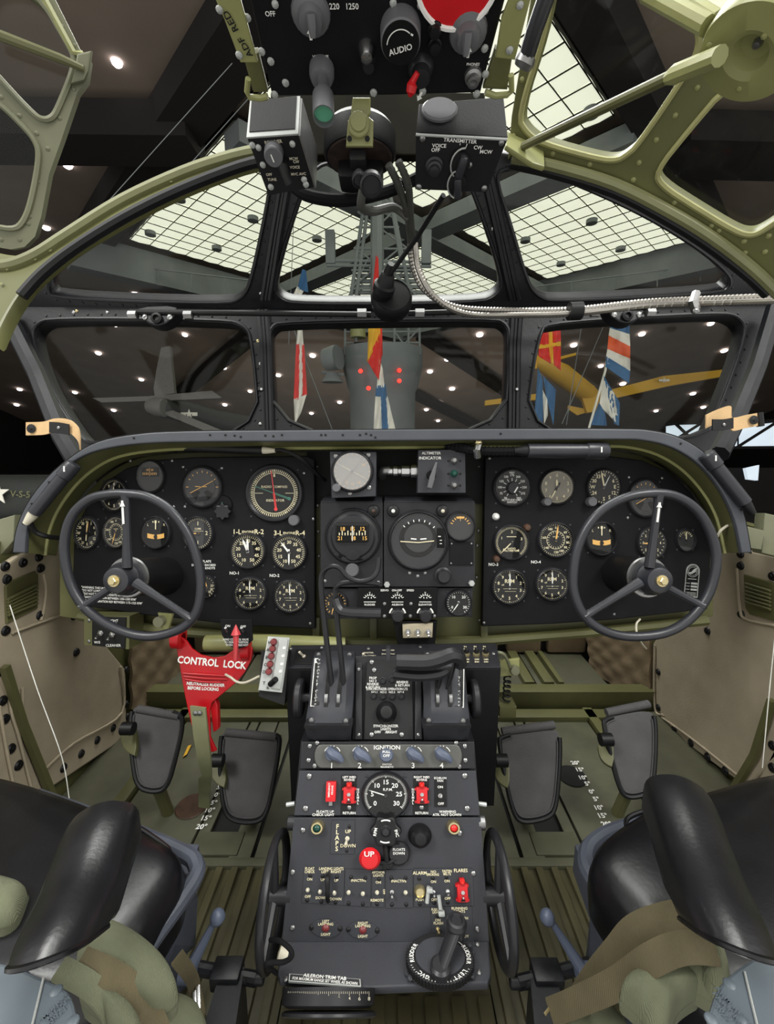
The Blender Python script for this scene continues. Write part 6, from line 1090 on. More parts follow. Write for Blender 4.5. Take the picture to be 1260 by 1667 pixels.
# ================================================================ RED CONTROL LOCK, PEDALS
CL_ = Pl((350, 1060, .985), (420, 1060, .99), (340, 1190, .97)); t = thing('control_lock', CL_.at(340, 1150), 'red metal control lock plate with white stencilled warning over the pilot floor', 'lock')
o_ = [(283, 1034), (296, 1038), (303, 1043), (312, 1056), (326, 1066), (348, 1071), (366, 1068), (380, 1058), (386, 1048), (406, 1050), (411, 1056), (409, 1075), (399, 1094), (386, 1110), (362, 1130), (345, 1144), (341, 1155), (342, 1200), (352, 1222), (346, 1225), (336, 1222), (311, 1180), (300, 1130), (288, 1060)]
b = B(); b.out(CL_, [o_], .008, .002); obj('plate', b, M['red_lock'], t)
b = B(); b.out(CL_, [[(348, 1140), (352, 1150), (353, 1190), (345, 1195), (340, 1155)]], .02, .002, -.008); obj('rear_flange', b, M['red_lock'], t)
b = B(); b.lathe(axis_fr(D(284, 1038, .975), RT - UPV * .05), [(.012, -.004), (.024, 0), (.024, .018), (.012, .02)], 20); obj('clamp_ring', b, M['red_lock'], t); b = B(); b.lathe(axis_fr(D(396, 1058, 1.0), RT), [(.012, 0), (.024, 0), (.024, .018), (.012, .02)], 20); obj('clamp_ring', b, M['red_lock'], t)
b = B()
for k in range(3): b.tube(cat([CL_.at(298 + k * 2, 1096 + k * 5, .001), CL_.at(330, 1098 + k * 6, .003), CL_.at(380 - k * 10, 1101 + k * 5, .001)], 4), .0022, 6)
obj('swage_ridge', b, M['red_lock'], t)
PT(t, CL_, [('CONTROL  LOCK', 345, 1079, 11.5, .86, -6), ('NEUTRALIZE RUDDER', 335, 1114, 6.2, .88, -4), ('BEFORE LOCKING', 331, 1121, 6.2, .88, -4)], 'white', .0012, bold=.03)
g = [[D(309, 1150, .945), D(334, 1153, .948)], [D(315, 1200, .945), D(339, 1202, .948)], [D(322, 1240, .955), D(343, 1240, .96)], [D(328, 1262, .985), D(344, 1262, .99)], [D(323, 1268, .99), D(343, 1272, .995)], [D(323, 1290, 1.05), D(341, 1292, 1.055)], [D(323, 1314, 1.07), D(341, 1317, 1.075)]]
b = B(); b.sheet(g, FWD * .006); ar = obj('locking_arm', b, M['hatch_grey'], t); mk('arm_green', (116, 118, 88), .5); ar.data.materials[0] = M['arm_green']
for x, y in ((318, 1161), (325, 1161)): inst('rivet', screw_mesh(.0055, 'steel'), axis_fr(D(x, y, .945), -FWD), ar)
t = thing('valve_plate', D(385, 1030, .97), 'dark plate with on and off switches behind a red pointed handle', 'plate'); pl = Pl(.965)
b = B(); b.out(pl, [[(358, 1008), (410, 1009), (411, 1043), (400, 1053), (386, 1057), (372, 1052), (361, 1034)]], .006, .001); obj('plate', b, M['panel'], t); PT(t, pl, [('ON', 371, 1019, 4.6), ('OFF', 396, 1020, 4.6), ('WIND CONTROL VALVE', 384, 1041, 4.2, .8), ('TO DESIRED POSITION', 385, 1045.5, 4.2, .8), ('WHEN HANDLE NOT', 386, 1050, 4.2, .8)], 'white', .001)
for x in (370, 396): b = B(); b.tube([pl.at(x, 1028, .002), pl.at(x - 3, 1022, .014)], .003, 8); obj('toggle', b, M['steel'], t)
b = B(); P = [pl.at(383, 1075, .03), pl.at(384, 1048, .028), pl.at(384, 1034, .026), pl.at(384, 1017, .024)]; b.tube([P[0], P[1], P[2], P[2].lerp(P[3], .05), P[3]], [.0045, .0055, .0065, .011, .001], 8); mk('handle_red', (190, 62, 66), .45); obj('pointer_handle', b, M['handle_red'], t)
WB = Pl(1.02); t = thing('windshield_cleaner_box', WB.at(175, 1030), 'olive switch box with black plate under the rim of the pilot wheel', 'switch box')
f = [WB.at(*p) for p in ((137, 1003), (211, 1003), (210, 1057), (137, 1050))]; b = B(); b.hexa(f, [p + FWD * .06 for p in f]); obj('case', b, M['olive'], t, 20); b = B(); b.out(WB, [[(151, 1003), (206, 1005), (204, 1056), (151, 1050)]], .005, .001, .003); obj('plate', b, M['black'], t)
PT(t, WB, [('LEFT', 162, 1007, 5), ('OFF', 172, 1008, 5), ('RIGHT', 186, 1010, 5), ('ON', 163, 1012, 5), ('ON', 187, 1015, 5), ('W/S', 160, 1045, 5), ('CLEANER', 186, 1050, 5.2)], 'white', .004); screws(WB, [(145, 1010), (145, 1044)], t, 3); toggle(WB, 165, 1030, t, 5); toggle(WB, 184, 1032, t, 5)
t = thing('bracket', D(265, 1012, 1.0), 'olive bracket with a round stop behind the lower pilot wheel rim', 'bracket'); pl = Pl(1.0); b = B(); b.out(pl, [[(256, 998), (281, 1000), (274, 1024), (266, 1026)]], .01, .002); obj('plate', b, M['olive_light'], t); b = B(); b.lathe(pl.fr(263, 1010), [(0, 0), (.012, 0), (.012, .016), (0, .018)], 16); obj('stop', b, M['hatch_grey'], t)
t = thing('bracket', D(830, 1090, 1.0), 'pale olive bracket with a round button and spring beside the console shelf', 'bracket'); pl = Pl(1.02); b = B(); b.out(pl, [[(814, 1076), (846, 1072), (846, 1096), (838, 1100), (814, 1102)]], .01, .002); obj('plate', b, M['olive_light'], t); b = B(); b.lathe(pl.fr(837, 1090), [(0, .012), (.01, .011), (.012, .006), (.012, 0)], 16); obj('button', b, M['hatch_grey'], t)
b = B(); c = pl.at(826, 1102, -.01); b.tube([c + Vector((.008 * math.cos(k * .8), .008 * math.sin(k * .8), -.0016 * k)) for k in range(40)], .0022, 6); obj('spring', b, M['black'], t); b = B(); b.box(Matrix.Translation(c + Vector((0, 0, -.08))), .04, .04, .03, .002); obj('block', b, M['olive'], t)
conduit('white_wire', [(1042, 1008, 1.05), (1036, 1016, 1.04), (1037, 1032, 1.03), (1045, 1048, 1.1), (1052, 1056, 1.15)], .0024, 'ivory', 'short white wire hanging under the copilot wheel', ribs=False)
conduit('white_wire', [(1168, 873, .99), (1173, 864, .98), (1182, 857, .98), (1186, 855, .985)], .003, 'ivory', 'short white wire curling from the sill beside the copilot lamp', ribs=False)
conduit('console_wire', [(806, 1062, .99), (818, 1064, .99), (826, 1075, 1.0), (830, 1086, 1.01)], .004, 'hatch_grey', 'grey wire from the console shelf to the pale olive bracket', ribs=False)
def pedal(label, pts, br):
    ys = [p[1] for p in pts]; y0, y1 = min(ys), max(ys); xm = sum(p[0] for p in pts) / len(pts)
    pl = Pl((xm, y1, 1.10), (xm + 60, y1, 1.10), (xm, y0, 1.19)); t = thing('rudder_pedal', pl.at(xm, y1), label, 'pedal', 'rudder pedals'); o = chk(pts, 2)
    b = B(); b.out(pl, [o], .02, .004); obj('tread', b, M['pedal'], t)
    k = [i for i, p in enumerate(o) if p[1] > y0 + 12]; n = len(o)
    loop = [o[(k[0] + i) % n] for i in range(n) if o[(k[0] + i) % n][1] > y0 + 10]
    # start the welt at the top corner so it runs down one side, round the toe and up the other
    j = max(range(len(loop)), key=lambda i: (Vector(loop[i]) - Vector(loop[i - 1])).length); loop = loop[j:] + loop[:j]
    b = B(); b.tube([pl.at(x, y, .002) for x, y in loop], .0062, 8); obj('welt', b, M['black'], t)
    b = B(); b.tube([pl.at(x, y, .003) for x, y in [tuple(Vector(p).lerp(Vector((xm, (y0 + y1) / 2)), .09)) for p in loop]], .002, 6); obj('stitched_edge', b, M['pedal'], t)
    b = B(); a, c = pl.at(pts[0][0] + 4, y0 + 6, -.002), pl.at(pts[1][0] - 4, y0 + 6 - (pts[0][1] - pts[1][1]), -.002); b.tube([a, c], .011, 12); obj('top_roll', b, M['pedal'], t)
    x, y = br; b = B(); b.out(Pl((x, y, 1.14), (x + 30, y, 1.13), (x, y - 40, 1.18)), [chk([(x - 12, y - 18), (x + 14, y - 40), (x + 16, y + 22), (x + 2, y + 16), (x - 8, y + 4)], 1)], .014, .002); obj('hinge_plate', b, M['olive'], t)
    b = B(); b.lathe(axis_fr(D(x - 7, y - 24, 1.12), RT), [(0, 0), (.016, 0), (.016, .03), (0, .03)], 14); obj('pivot', b, M['black'], t)
    b = B(); a = pl.at(xm, y1 - 30, -.02); b.tube([a, Vector((a.x, a.y + .05, .005))], .016, 10); obj('pedal_arm', b, M['olive'], t)
pedal('black outer rudder pedal of the pilot, against the cloth wall', [(221, 1148), (296, 1160), (297, 1186), (287, 1230), (272, 1284), (250, 1290), (224, 1282), (216, 1240), (213, 1190), (214, 1158)], (206, 1210))
pedal('black inner rudder pedal of the pilot, behind the degree marks', [(364, 1186), (454, 1194), (456, 1210), (446, 1270), (434, 1328), (415, 1340), (375, 1336), (363, 1312), (358, 1250), (359, 1205)], (352, 1262))
pedal('black inner rudder pedal of the copilot, beside the pedestal', [(813, 1196), (906, 1185), (912, 1200), (911, 1250), (905, 1318), (890, 1333), (850, 1340), (836, 1325), (823, 1270), (813, 1215)], (814, 1262))
pedal('black outer rudder pedal of the copilot, against the cloth wall', [(983, 1168), (1060, 1154), (1067, 1172), (1067, 1230), (1062, 1282), (1048, 1295), (1022, 1299), (1010, 1288), (994, 1230), (984, 1185)], (984, 1228))
# ================================================================ SEATS
def hpl(z):
    p = Pl(1); p.o = Vector((0, 0, z)); p.n = Vector((0, 0, 1)); p.u = Vector((1, 0, 0)); p.v = Vector((0, 1, 0)); p.M = Matrix.Translation(p.o); return p
def cushion(name, px, z, th, m, par, bev=.02):
    pl = hpl(z); b = B(); o = [pl.uv(*p) for p in chk(px, 2)]; cx_ = sum(p[0] for p in o) / len(o); cy_ = sum(p[1] for p in o) / len(o)
    # domed cushion: rings from a slightly raised middle over a rounded edge down the side
    prof = [(0.0, .016), (.45, .014), (.75, .008), (.90, 0), (.965, -.012), (1, -.035), (1.0, -th * .6), (.97, -th)]; vs, fs = [], []; n = len(o)
    for s, dz in prof: vs += [(cx_ + (x - cx_) * max(s, .001), cy_ + (y - cy_) * max(s, .001), z + dz) for x, y in o]
    for i in range(len(prof) - 1): fs += [[i * n + k, i * n + (k + 1) % n, (i + 1) * n + (k + 1) % n, (i + 1) * n + k] for k in range(n)]
    fs.append([(len(prof) - 1) * n + k for k in range(n)]); b.add(vs, fs); return obj(name, b, M[m], par, 60)
def armrest(par, A_, Bk, w_, h, m='leather_worn'):
    d = (Bk - A_); L = d.length; Mx = axis_fr(A_, d, (0, 0, 1)); n = 14; sec = chk([(-1, -1), (1, -1), (1, .1), (.98, .58), (.72, .96), (0, 1.22), (-.72, .96), (-.98, .58), (-1, .1)], 2); vs, fs = [], []; k_ = len(sec)
    for i in range(n + 1):
        u = i / n; e = min(1, .955 + .045 * math.sin(min(1, min(u, 1 - u) * 9) * PI / 2)); vs += [(x * w_ / 2 * e * (1 - .22 * u), y * h / 2 * e + .003 * math.sin(u * 9), u * L - max(0, u - .5) * 2 * h * 1.25 * (1 - y) / 2) for x, y in sec]
    for i in range(n): fs += [[i * k_ + k, i * k_ + (k + 1) % k_, (i + 1) * k_ + (k + 1) % k_, (i + 1) * k_ + k] for k in range(k_)]
    fs += [list(range(k_))[::-1], list(range(n * k_, (n + 1) * k_))]; b = B(); b.add(vs, fs, Mx); a = obj('armrest', b, M[m], par, 50)
    b = B(); b.tube([Mx @ Vector((x * w_ / 2 * .74, y * h / 2 * 1.0, L * .985 - h * 1.25 * .97 * (1 - y) / 2)) for x, y in sec], .0028, 6, True); obj('piping', b, M['leather'], a); return a
def strap(name, pts, w_, m, par, label=None, th=.004, side=None):
    P = cat(pts, 6); g = []
    for i, p in enumerate(P):
        tt = (P[min(i + 1, len(P) - 1)] - P[max(i - 1, 0)]).normalized(); v = (p - CAM).normalized(); sd = tt.cross(v).normalized()
        if side: sd = (sd * .6 + Vector(side) * .4).normalized()
        g.append([p - sd * w_ / 2, p, p + sd * w_ / 2])
    b = B(); b.sheet(g, FWD * .0 - UPV * th); return obj(name, b, M[m], par, 60, label)
# pilot seat
t = thing('crew_chair', atZ(150, 1450, 0), 'black leather seat with fat armrest on a grey blue frame, pilot side', 'seat', 'crew seats')
cushion('seat_cushion', [(-160, 1230), (0, 1256), (120, 1296), (200, 1330), (270, 1366), (300, 1385), (296, 1420), (262, 1470), (225, 1530), (120, 1640), (-160, 1640)], .40, .10, 'leather', t)
b = B(); b.tube(cat([atZ(x, y, .392) for x, y in ((205, 1334), (262, 1372), (276, 1390), (262, 1420), (235, 1465), (205, 1520))], 6), .004, 8); obj('piping', b, M['leather'], t)
b = B(); P = [atZ(x, y, .35) for x, y in ((60, 1296), (180, 1340), (296, 1388), (320, 1410), (316, 1432), (292, 1470), (248, 1530), (200, 1600))]; b.tube(cat(P, 6), .013, 10); obj('seat_rail', b, M['seat_metal'], t)
b = B(); f = [atZ(310, 1422, .31), atZ(238, 1535, .31), atZ(262, 1590, .16), atZ(318, 1540, .12), atZ(322, 1460, .2)]; b.hexa(f, [p - RT * .012 for p in f]); obj('side_plate', b, M['seat_metal'], t)
b = B(); f = [Vector((-.75, .42, .28)), Vector((-.34, .42, .28)), Vector((-.36, .70, .28)), Vector((-.78, .74, .28))]; b.hexa(f, [p - Vector((0, 0, .06)) for p in f]); obj('seat_pan', b, M['seat_metal'], t)
for x, y in ((-.38, .45), (-.40, .66), (-.74, .45), (-.74, .70)): b = B(); b.tube([Vector((x, y, .25)), Vector((x, y, .012))], .018, 10); obj('leg', b, M['seat_metal'], t)
armrest(t, atZ(168, 1312, .575) - Vector((0, 0, .037)), atZ(55, 1578, .585) - Vector((0, 0, .037)), .084, .075)
A2 = hpl(.50); b = B(); b.out(A2, [chk([(-30, 1560), (25, 1572), (70, 1592), (110, 1608), (124, 1640), (130, 1700), (-40, 1700)], 1)], .02, .003); br = obj('armrest_bracket', b, M['seat_blue'], t)
b = B(); b.tube([A2.at(71, 1592, .001), A2.at(45, 1700, .001)], .0012, 6); obj('bracket_edge', b, M['alu'], br)
for x, y in ((91, 1614), (118, 1664), (72, 1668)): b = B(); b.dome(A2.fr(x, y), .006, .003, 14, 3); obj('bolt', b, M['seat_blue'], br)
b = B(); [b.text(A2.fr(82 + k * 6, 1650 + k * 2, 62, .0025), tx, .007, .02) for k, tx in enumerate(('ARM REST', 'PART LH', '3021'))]; obj('raised_lettering', b, M['seat_blue'], br)
b = B(); b.tube([A2.at(20, 1610, -.02), A2.at(20, 1610, -.2)], .016, 10); obj('armrest_post', b, M['seat_metal'], t)
lv = thing('seat_lever', atZ(304, 1586, .15), 'grey blue seat lever with round knob beside the pilot trim wheel', 'lever', 'seat adjusting levers')
def slever(t, k, c, zz):
    a = atZ(*k, zz[0]); e = atZ(*c, zz[1]); b = B(); b.tube([a, a.lerp(e, .15), a.lerp(e, .55), e], [.008, .0055, .008, .011], 10); obj('arm', b, M['lever_blue'], t)
    b = B(); b.dome(axis_fr(a - Vector((0, 0, .006)), (0, 0, 1)), .013, .016, 16, 4); b.lathe(axis_fr(a - Vector((0, 0, .006)), (0, 0, -1)), [(.013, 0), (.009, .008), (0, .009)], 16); obj('knob', b, M['lever_blue'], t); b = B(); b.lathe(axis_fr(e - RT * .012, RT), [(0, 0), (.014, 0), (.014, .024), (0, .024)], 16); obj('pivot', b, M['lever_blue'], t)
slever(lv, (354, 1490), (305, 1586), (.22, .14))
rv = thing('seat_lever', atZ(950, 1588, .15), 'grey blue seat lever with round knob beside the copilot trim wheel', 'lever', 'seat adjusting levers'); slever(rv, (891, 1490), (950, 1582), (.22, .14))
def track(label, bar, post):
    t = thing('seat_track', atZ(*bar[0], 0), label, 'track', 'seat tracks'); b = B(); b.tube([atZ(*bar[0], .12), atZ(*bar[1], .12)], .011, 10); obj('cross_tube', b, M['frame_black'], t)
    m_ = atZ((bar[0][0] * .4 + bar[1][0] * .6), (bar[0][1] * .4 + bar[1][1] * .6), .125); b = B(); f = [atZ(x, y, .13) for x, y in post]; b.hexa(f, [Vector((p.x, p.y, .0)) for p in f]); obj('post', b, M['frame_black'], t); b = B(); b.lathe(axis_fr(atZ(*bar[1], .12), RT * (1 if bar[1][0] > bar[0][0] else -1)), [(0, -.02), (.009, -.02), (.009, .012), (.007, .014), (0, .014)], 12); obj('end_pin', b, M['frame_black'], t)
    b = B(); b.box(Matrix.Translation(m_), .05, .036, .03, .004); obj('clamp', b, M['frame_black'], t)
track('black seat track post by the pilot lever at the floor edge', ((300, 1572), (417, 1594)), [(362, 1570), (398, 1574), (380, 1690), (326, 1690)]); track('black seat track post by the copilot lever at the floor edge', ((960, 1570), (843, 1600)), [(862, 1580), (906, 1576), (922, 1690), (872, 1690)])
# webbing on the pilot side
h1 = thing('seat_harness', atZ(200, 1540, .4), 'olive webbing harness heaped behind the pilot armrest', 'harness', 'seat harnesses')
cushion('back_pad', [(140, 1486), (165, 1484), (215, 1506), (262, 1543), (288, 1580), (288, 1604), (270, 1622), (240, 1632), (150, 1590), (105, 1565)], .405, .045, 'web', h1)
cushion('lap_pad', [(120, 1575), (165, 1590), (200, 1620), (232, 1650), (236, 1700), (180, 1700), (168, 1640), (120, 1610)], .40, .04, 'web', h1)
cushion('side_pad', [(212, 1622), (250, 1612), (300, 1612), (335, 1635), (345, 1710), (190, 1710)], .22, .06, 'web', h1)
cushion('shoulder_pad', [(-30, 1418), (0, 1424), (48, 1438), (40, 1462), (22, 1500), (-30, 1510)], .43, .015, 'web', h1)
strap('strap', [atZ(130, 1562, .43), atZ(190, 1590, .42), atZ(232, 1628, .40), atZ(262, 1690, .37)], .024, 'web_brown', h1); strap('strap', [atZ(96, 1574, .44), atZ(150, 1605, .42), atZ(185, 1650, .40), atZ(188, 1700, .37)], .02, 'web', h1); strap('strap', [atZ(288, 1556, .3), atZ(312, 1590, .2), atZ(320, 1625, .14), atZ(330, 1680, .1)], .018, 'web_brown', h1)
b = B(); b.box(axis_fr(atZ(322, 1628, .16), (.2, -.5, 1)), .008, .034, .006, .002); b.box(axis_fr(atZ(317, 1634, .16), (.2, -.5, 1)), .005, .03, .006, .002); obj('buckle', b, M['chrome'], h1)
# copilot seat
t = thing('crew_chair', atZ(1100, 1450, 0), 'black leather seat with fat armrest on a grey blue frame, copilot side', 'seat', 'crew seats')
cushion('seat_cushion', [(958, 1400), (966, 1372), (990, 1350), (1040, 1318), (1080, 1300), (1160, 1280), (1260, 1250), (1420, 1230), (1420, 1660), (1200, 1640), (1100, 1560), (1040, 1510), (990, 1450)], .40, .10, 'leather', t)
b = B(); b.tube(cat([atZ(x, y, .396) for x, y in ((1050, 1320), (1020, 1335), (1030, 1370), (1050, 1420), (1076, 1480), (1100, 1530))], 6), .004, 8); obj('piping', b, M['leather'], t)
b = B(); P = [atZ(x, y, .33) for x, y in ((1100, 1330), (1010, 1352), (968, 1374), (956, 1398), (962, 1425), (990, 1460), (1034, 1506), (1080, 1560))]; b.tube(cat(P, 6), .0155, 10); obj('seat_rail', b, M['seat_metal'], t)
b = B(); f = [atZ(962, 1428, .31), atZ(1030, 1510, .31), atZ(1000, 1590, .16), atZ(965, 1560, .12), atZ(958, 1470, .2)]; b.hexa(f, [p + RT * .012 for p in f]); obj('side_plate', b, M['seat_metal'], t)
b = B(); f = [Vector((.34, .42, .28)), Vector((.80, .42, .28)), Vector((.80, .74, .28)), Vector((.36, .70, .28))]; b.hexa(f, [p - Vector((0, 0, .06)) for p in f]); obj('seat_pan', b, M['seat_metal'], t)
for x, y in ((.38, .45), (.40, .66), (.76, .45), (.76, .70)): b = B(); b.tube([Vector((x, y, .25)), Vector((x, y, .012))], .018, 10); obj('leg', b, M['seat_metal'], t)
armrest(t, atZ(1104, 1266, .575) - Vector((0, 0, .039)), atZ(1222, 1562, .585) - Vector((0, 0, .037)), .084, .074)
b = B(); b.out(A2, [chk([(1290, 1540), (1232, 1555), (1190, 1582), (1165, 1610), (1150, 1660), (1146, 1700), (1300, 1700)], 1)], .02, .003); br = obj('armrest_bracket', b, M['seat_blue'], t)
b = B(); b.tube([A2.at(1212, 1582, .001), A2.at(1240, 1700, .001)], .0012, 6); obj('bracket_edge', b, M['alu'], br)
for x, y in ((1188, 1603), (1158, 1660), (1208, 1662)): b = B(); b.dome(A2.fr(x, y), .006, .003, 14, 3); obj('bolt', b, M['seat_blue'], br)
b = B(); [b.text(A2.fr(1192 - k * 7, 1640 + k * 6, -68, .0025), tx, .007, .02) for k, tx in enumerate(('ARM REST', 'PART RH', '3022'))]; obj('raised_lettering', b, M['seat_blue'], br)
b = B(); b.tube([A2.at(1250, 1610, -.02), A2.at(1250, 1610, -.2)], .016, 10); obj('armrest_post', b, M['seat_metal'], t)
h2 = thing('seat_harness', atZ(1080, 1560, .4), 'olive webbing harness crossing the copilot seat under the armrest', 'harness', 'seat harnesses')
cushion('back_pad', [(1038, 1530), (1080, 1508), (1132, 1498), (1160, 1540), (1190, 1590), (1168, 1606), (1140, 1590), (1090, 1560)], .41, .045, 'web', h2)
cushion('lap_pad', [(1000, 1592), (1050, 1560), (1088, 1551), (1132, 1560), (1152, 1592), (1125, 1606), (1106, 1622), (1098, 1650), (1086, 1690), (1058, 1660), (1045, 1625)], .40, .045, 'web', h2)
cushion('side_pad', [(902, 1648), (940, 1628), (982, 1612), (1000, 1640), (1060, 1690), (1040, 1720), (910, 1710)], .21, .05, 'web', h2)
cushion('shoulder_pad', [(1130, 1480), (1148, 1490), (1172, 1530), (1195, 1590), (1180, 1600), (1150, 1570)], .44, .03, 'web', h2)
strap('strap', [atZ(1132, 1482, .45), atZ(1080, 1492, .44), atZ(1032, 1512, .42), atZ(1000, 1548, .37), atZ(965, 1590, .3), atZ(945, 1620, .24)], .027, 'web_brown', h2); strap('strap', [atZ(1165, 1542, .46), atZ(1110, 1540, .45), atZ(1060, 1560, .43), atZ(1000, 1600, .36), atZ(930, 1632, .26), atZ(895, 1645, .2)], .027, 'web_brown', h2)
b = B(); b.box(axis_fr(atZ(893, 1643, .2), (.3, -.4, 1)), .02, .004, .003, .001); obj('buckle', b, M['brass'], h2)
b = B(); b.tube([atZ(992, 1618, .30), atZ(1000, 1612, .31), atZ(1080, 1690, .31)], .012, 4); obj('seat_arm_bar', b, M['seat_metal'], t)
# ================================================================ OVERHEAD
OH = Pl((600, 155, .72), (660, 155, .72), (600, 0, .60))
t = thing('radio_console', OH.at(612, 155), 'black overhead radio panel with knobs, switches and a red dial', 'panel')
b = B(); b.out(OH, [[(394, -60), (443, 157), (620, 156), (782, 152), (838, -60)]], .03, .003); obj('plate', b, M['panel'], t)
for px, n, x in ([(330, -60), (372, -60), (392, -10), (420, 92), (392, 92), (366, 22)], 'A', 0), ([(848, -60), (876, -60), (850, 40), (838, 88), (806, 84), (816, 20)], 'B', 1):
    b = B(); b.out(OH, [px], .008, .002, .012); sb = obj('side_rail', b, M['olive_light'], t); screws(OH, [(358, 3), (390, 78)] if x == 0 else [(829, 70), (846, -4)], sb, 6, 'alu', .013)
    if x == 0: b = B(); b.text(OH.fr(389, 44, 110, .0135), 'ADF  RED', 15 * OH.sc(377, 41), .015); obj('lettering', b, M['dark'], sb)
for px, lp in (([(394, 92), (420, 92), (436, 156), (412, 156)], [(404, 128), (402, 150), (406, 158), (424, 160), (436, 157)]), ([(806, 86), (836, 88), (826, 152), (786, 150)], [(790, 150), (806, 156), (826, 154), (833, 148), (832, 122)])):
    b = B(); b.out(OH, [px], .012, .002, -.006); bk = obj('corner_bracket', b, M['olive'], t); b = B(); b.tube([OH.at(x, y, .008) for x, y in lp], .0045, 8); obj('bracket_lip', b, M['olive_light'], bk)
so = OH.sc(612, 80)
def ohs(x, y, dx=0, L=26):
    b = B(); b.lathe(OH.fr(x, y), [(0, 0), (30 * so, 0), (28 * so, .004), (20 * so, .008), (17 * so, .018), (11 * so, .020), (0, .021)], 20); k = obj('rotary_switch', b, M['knob_grey'], t); b = B(); a = OH.at(x, y, .02); c = OH.at(x + dx, y + L, .03); b.tube([a, a.lerp(c, .5), c], [.007, .0065, .004], 8); obj('lever', b, M['knob_grey'], k)
    b = B(); b.fill(OH.fr(x, y + 10, 0, .026), [[(-2 * so, -7 * so), (2 * so, -7 * so), (2 * so, 1 * so), (5 * so, 1 * so), (0, 8 * so), (-5 * so, 1 * so), (-2 * so, 1 * so)]], .001); obj('arrow', b, M['white'], k)
ohs(506, 22, 4, 40); ohs(762, 52, -4, 40)
b = B(); b.lathe(OH.fr(652, 48), [(0, 0), (32 * so, 0), (31 * so, .022), (29 * so, .024), (0, .024)], 36); ak = obj('audio_knob', b, M['knob_grey'], t); b = B(); b.cyl(OH.fr(652, 48, 0, .024), 29 * so, .001, 36); obj('cap', b, M['dial'], ak)
b = B(); Mx = OH.fr(652, 52, 0, .0225); ring_marks(b, Mx, 26 * so, [('c', .82, .03, -85, 40), ('l', .58, .62, .72, .55, .05)]); b.text(OH.fr(652, 58, 14, .0255), 'AUDIO', 12 * OH.sc(652, 58), .02); obj('lettering', b, M['white'], ak)
for x, y in ((708, 44), (708, 70)): b = B(); b.lathe(OH.fr(x, y), [(0, .014), (8 * so, .013), (9 * so, .007), (11 * so, .006), (12 * so, 0)], 18); obj('push_button', b, M['black'], t)
b = B(); b.lathe(OH.fr(597, 80), [(0, .02), (9 * so, .017), (13 * so, .008), (15 * so, 0)], 20); obj('jewel_lamp', b, M['chrome'], t); b = B(); b.lathe(OH.fr(600, 102), [(0, .012), (9 * so, .011), (10 * so, .005), (13 * so, 0)], 18); obj('fuse_cap', b, M['bezel'], t)
b = B(); b.lathe(OH.fr(746, -42), [(0, .004), (58 * so, .004), (58 * so, 0), (0, 0)], 40); rd = obj('red_dial', b, M['red'], t); b = B(); b.lathe(OH.fr(746, -42), [(56 * so, .004), (58 * so, .007), (62 * so, .007), (63 * so, 0)], 40); obj('white_ring', b, M['white'], rd)
b = B(); b.lathe(OH.fr(685, 110), [(0, 0), (22 * so, 0), (20 * so, .006), (16 * so, .01), (15 * so, .022), (0, .024)], 20); rs = obj('red_lever_switch', b, M['bezel'], t); b = B(); a, c = OH.at(672, 132, .026), OH.at(667, 158, .036); b.tube([OH.at(680, 118, .024), a, a.lerp(c, .25), a.lerp(c, .7), c], [.004, .005, .0085, .0075, .002], 10); obj('lever_tip', b, M['red'], rs)
b = B(); b.fill(OH.fr(683, 134, 155, .027), [[(-2 * so, -7 * so), (2 * so, -7 * so), (2 * so, 1 * so), (5 * so, 1 * so), (0, 8 * so), (-5 * so, 1 * so), (-2 * so, 1 * so)]], .001); obj('arrow', b, M['white'], rs)
b = B(); b.lathe(OH.fr(770, 122), [(0, .012), (5 * so, .012), (6 * so, .016), (10 * so, .015), (10 * so, .008), (14 * so, .006), (15 * so, 0)], 18); obj('jack_socket', b, M['steel'], t)
PT(t, OH, [('LOOP', 766, 28, 9), ('L   R', 764, 36, 8), ('OFF', 440, 22, 7), ('220   1250', 560, 10, 8), ('VOLUME', 522, 92, 6), ('PHONES', 770, 104, 5)], 'white', .001)
screws(OH, [(426, 83), (441, 99), (465, 134), (447, 153), (608, 150), (688, 148), (776, 152), (789, 78), (448, 6), (640, 4), (685, 8), (790, 16), (403, 28), (790, 120)], t, 6, 'alu', .001)
gn = thing('gooseneck_light', OH.at(524, 111), 'grey swivel map light with green lined shade hanging from overhead panel', 'light'); b = B(); b.lathe(OH.fr(524, 112), [(0, 0), (21 * so, 0), (21 * so, .012), (17 * so, .022), (0, .026)], 24); obj('base', b, M['knob_grey'], gn)
a = OH.at(525, 126, .022); c = D(527, 190, .66); d_ = (c - a).normalized(); b = B(); b.lathe(axis_fr(a, d_), [(0, 0), (.0075, 0), (.0075, .018), (.010, .026), (.0165, .038), (.0165, (c - a).length), (.015, (c - a).length), (.0145, .042), (0, .040)], 24); obj('shade', b, M['knob_grey'], gn); b = B(); b.cyl(axis_fr(a + d_ * ((c - a).length - .012), d_), .0153, .002, 20); mk('mint', (96, 170, 136), .6); obj('lining', b, M['mint'], gn)
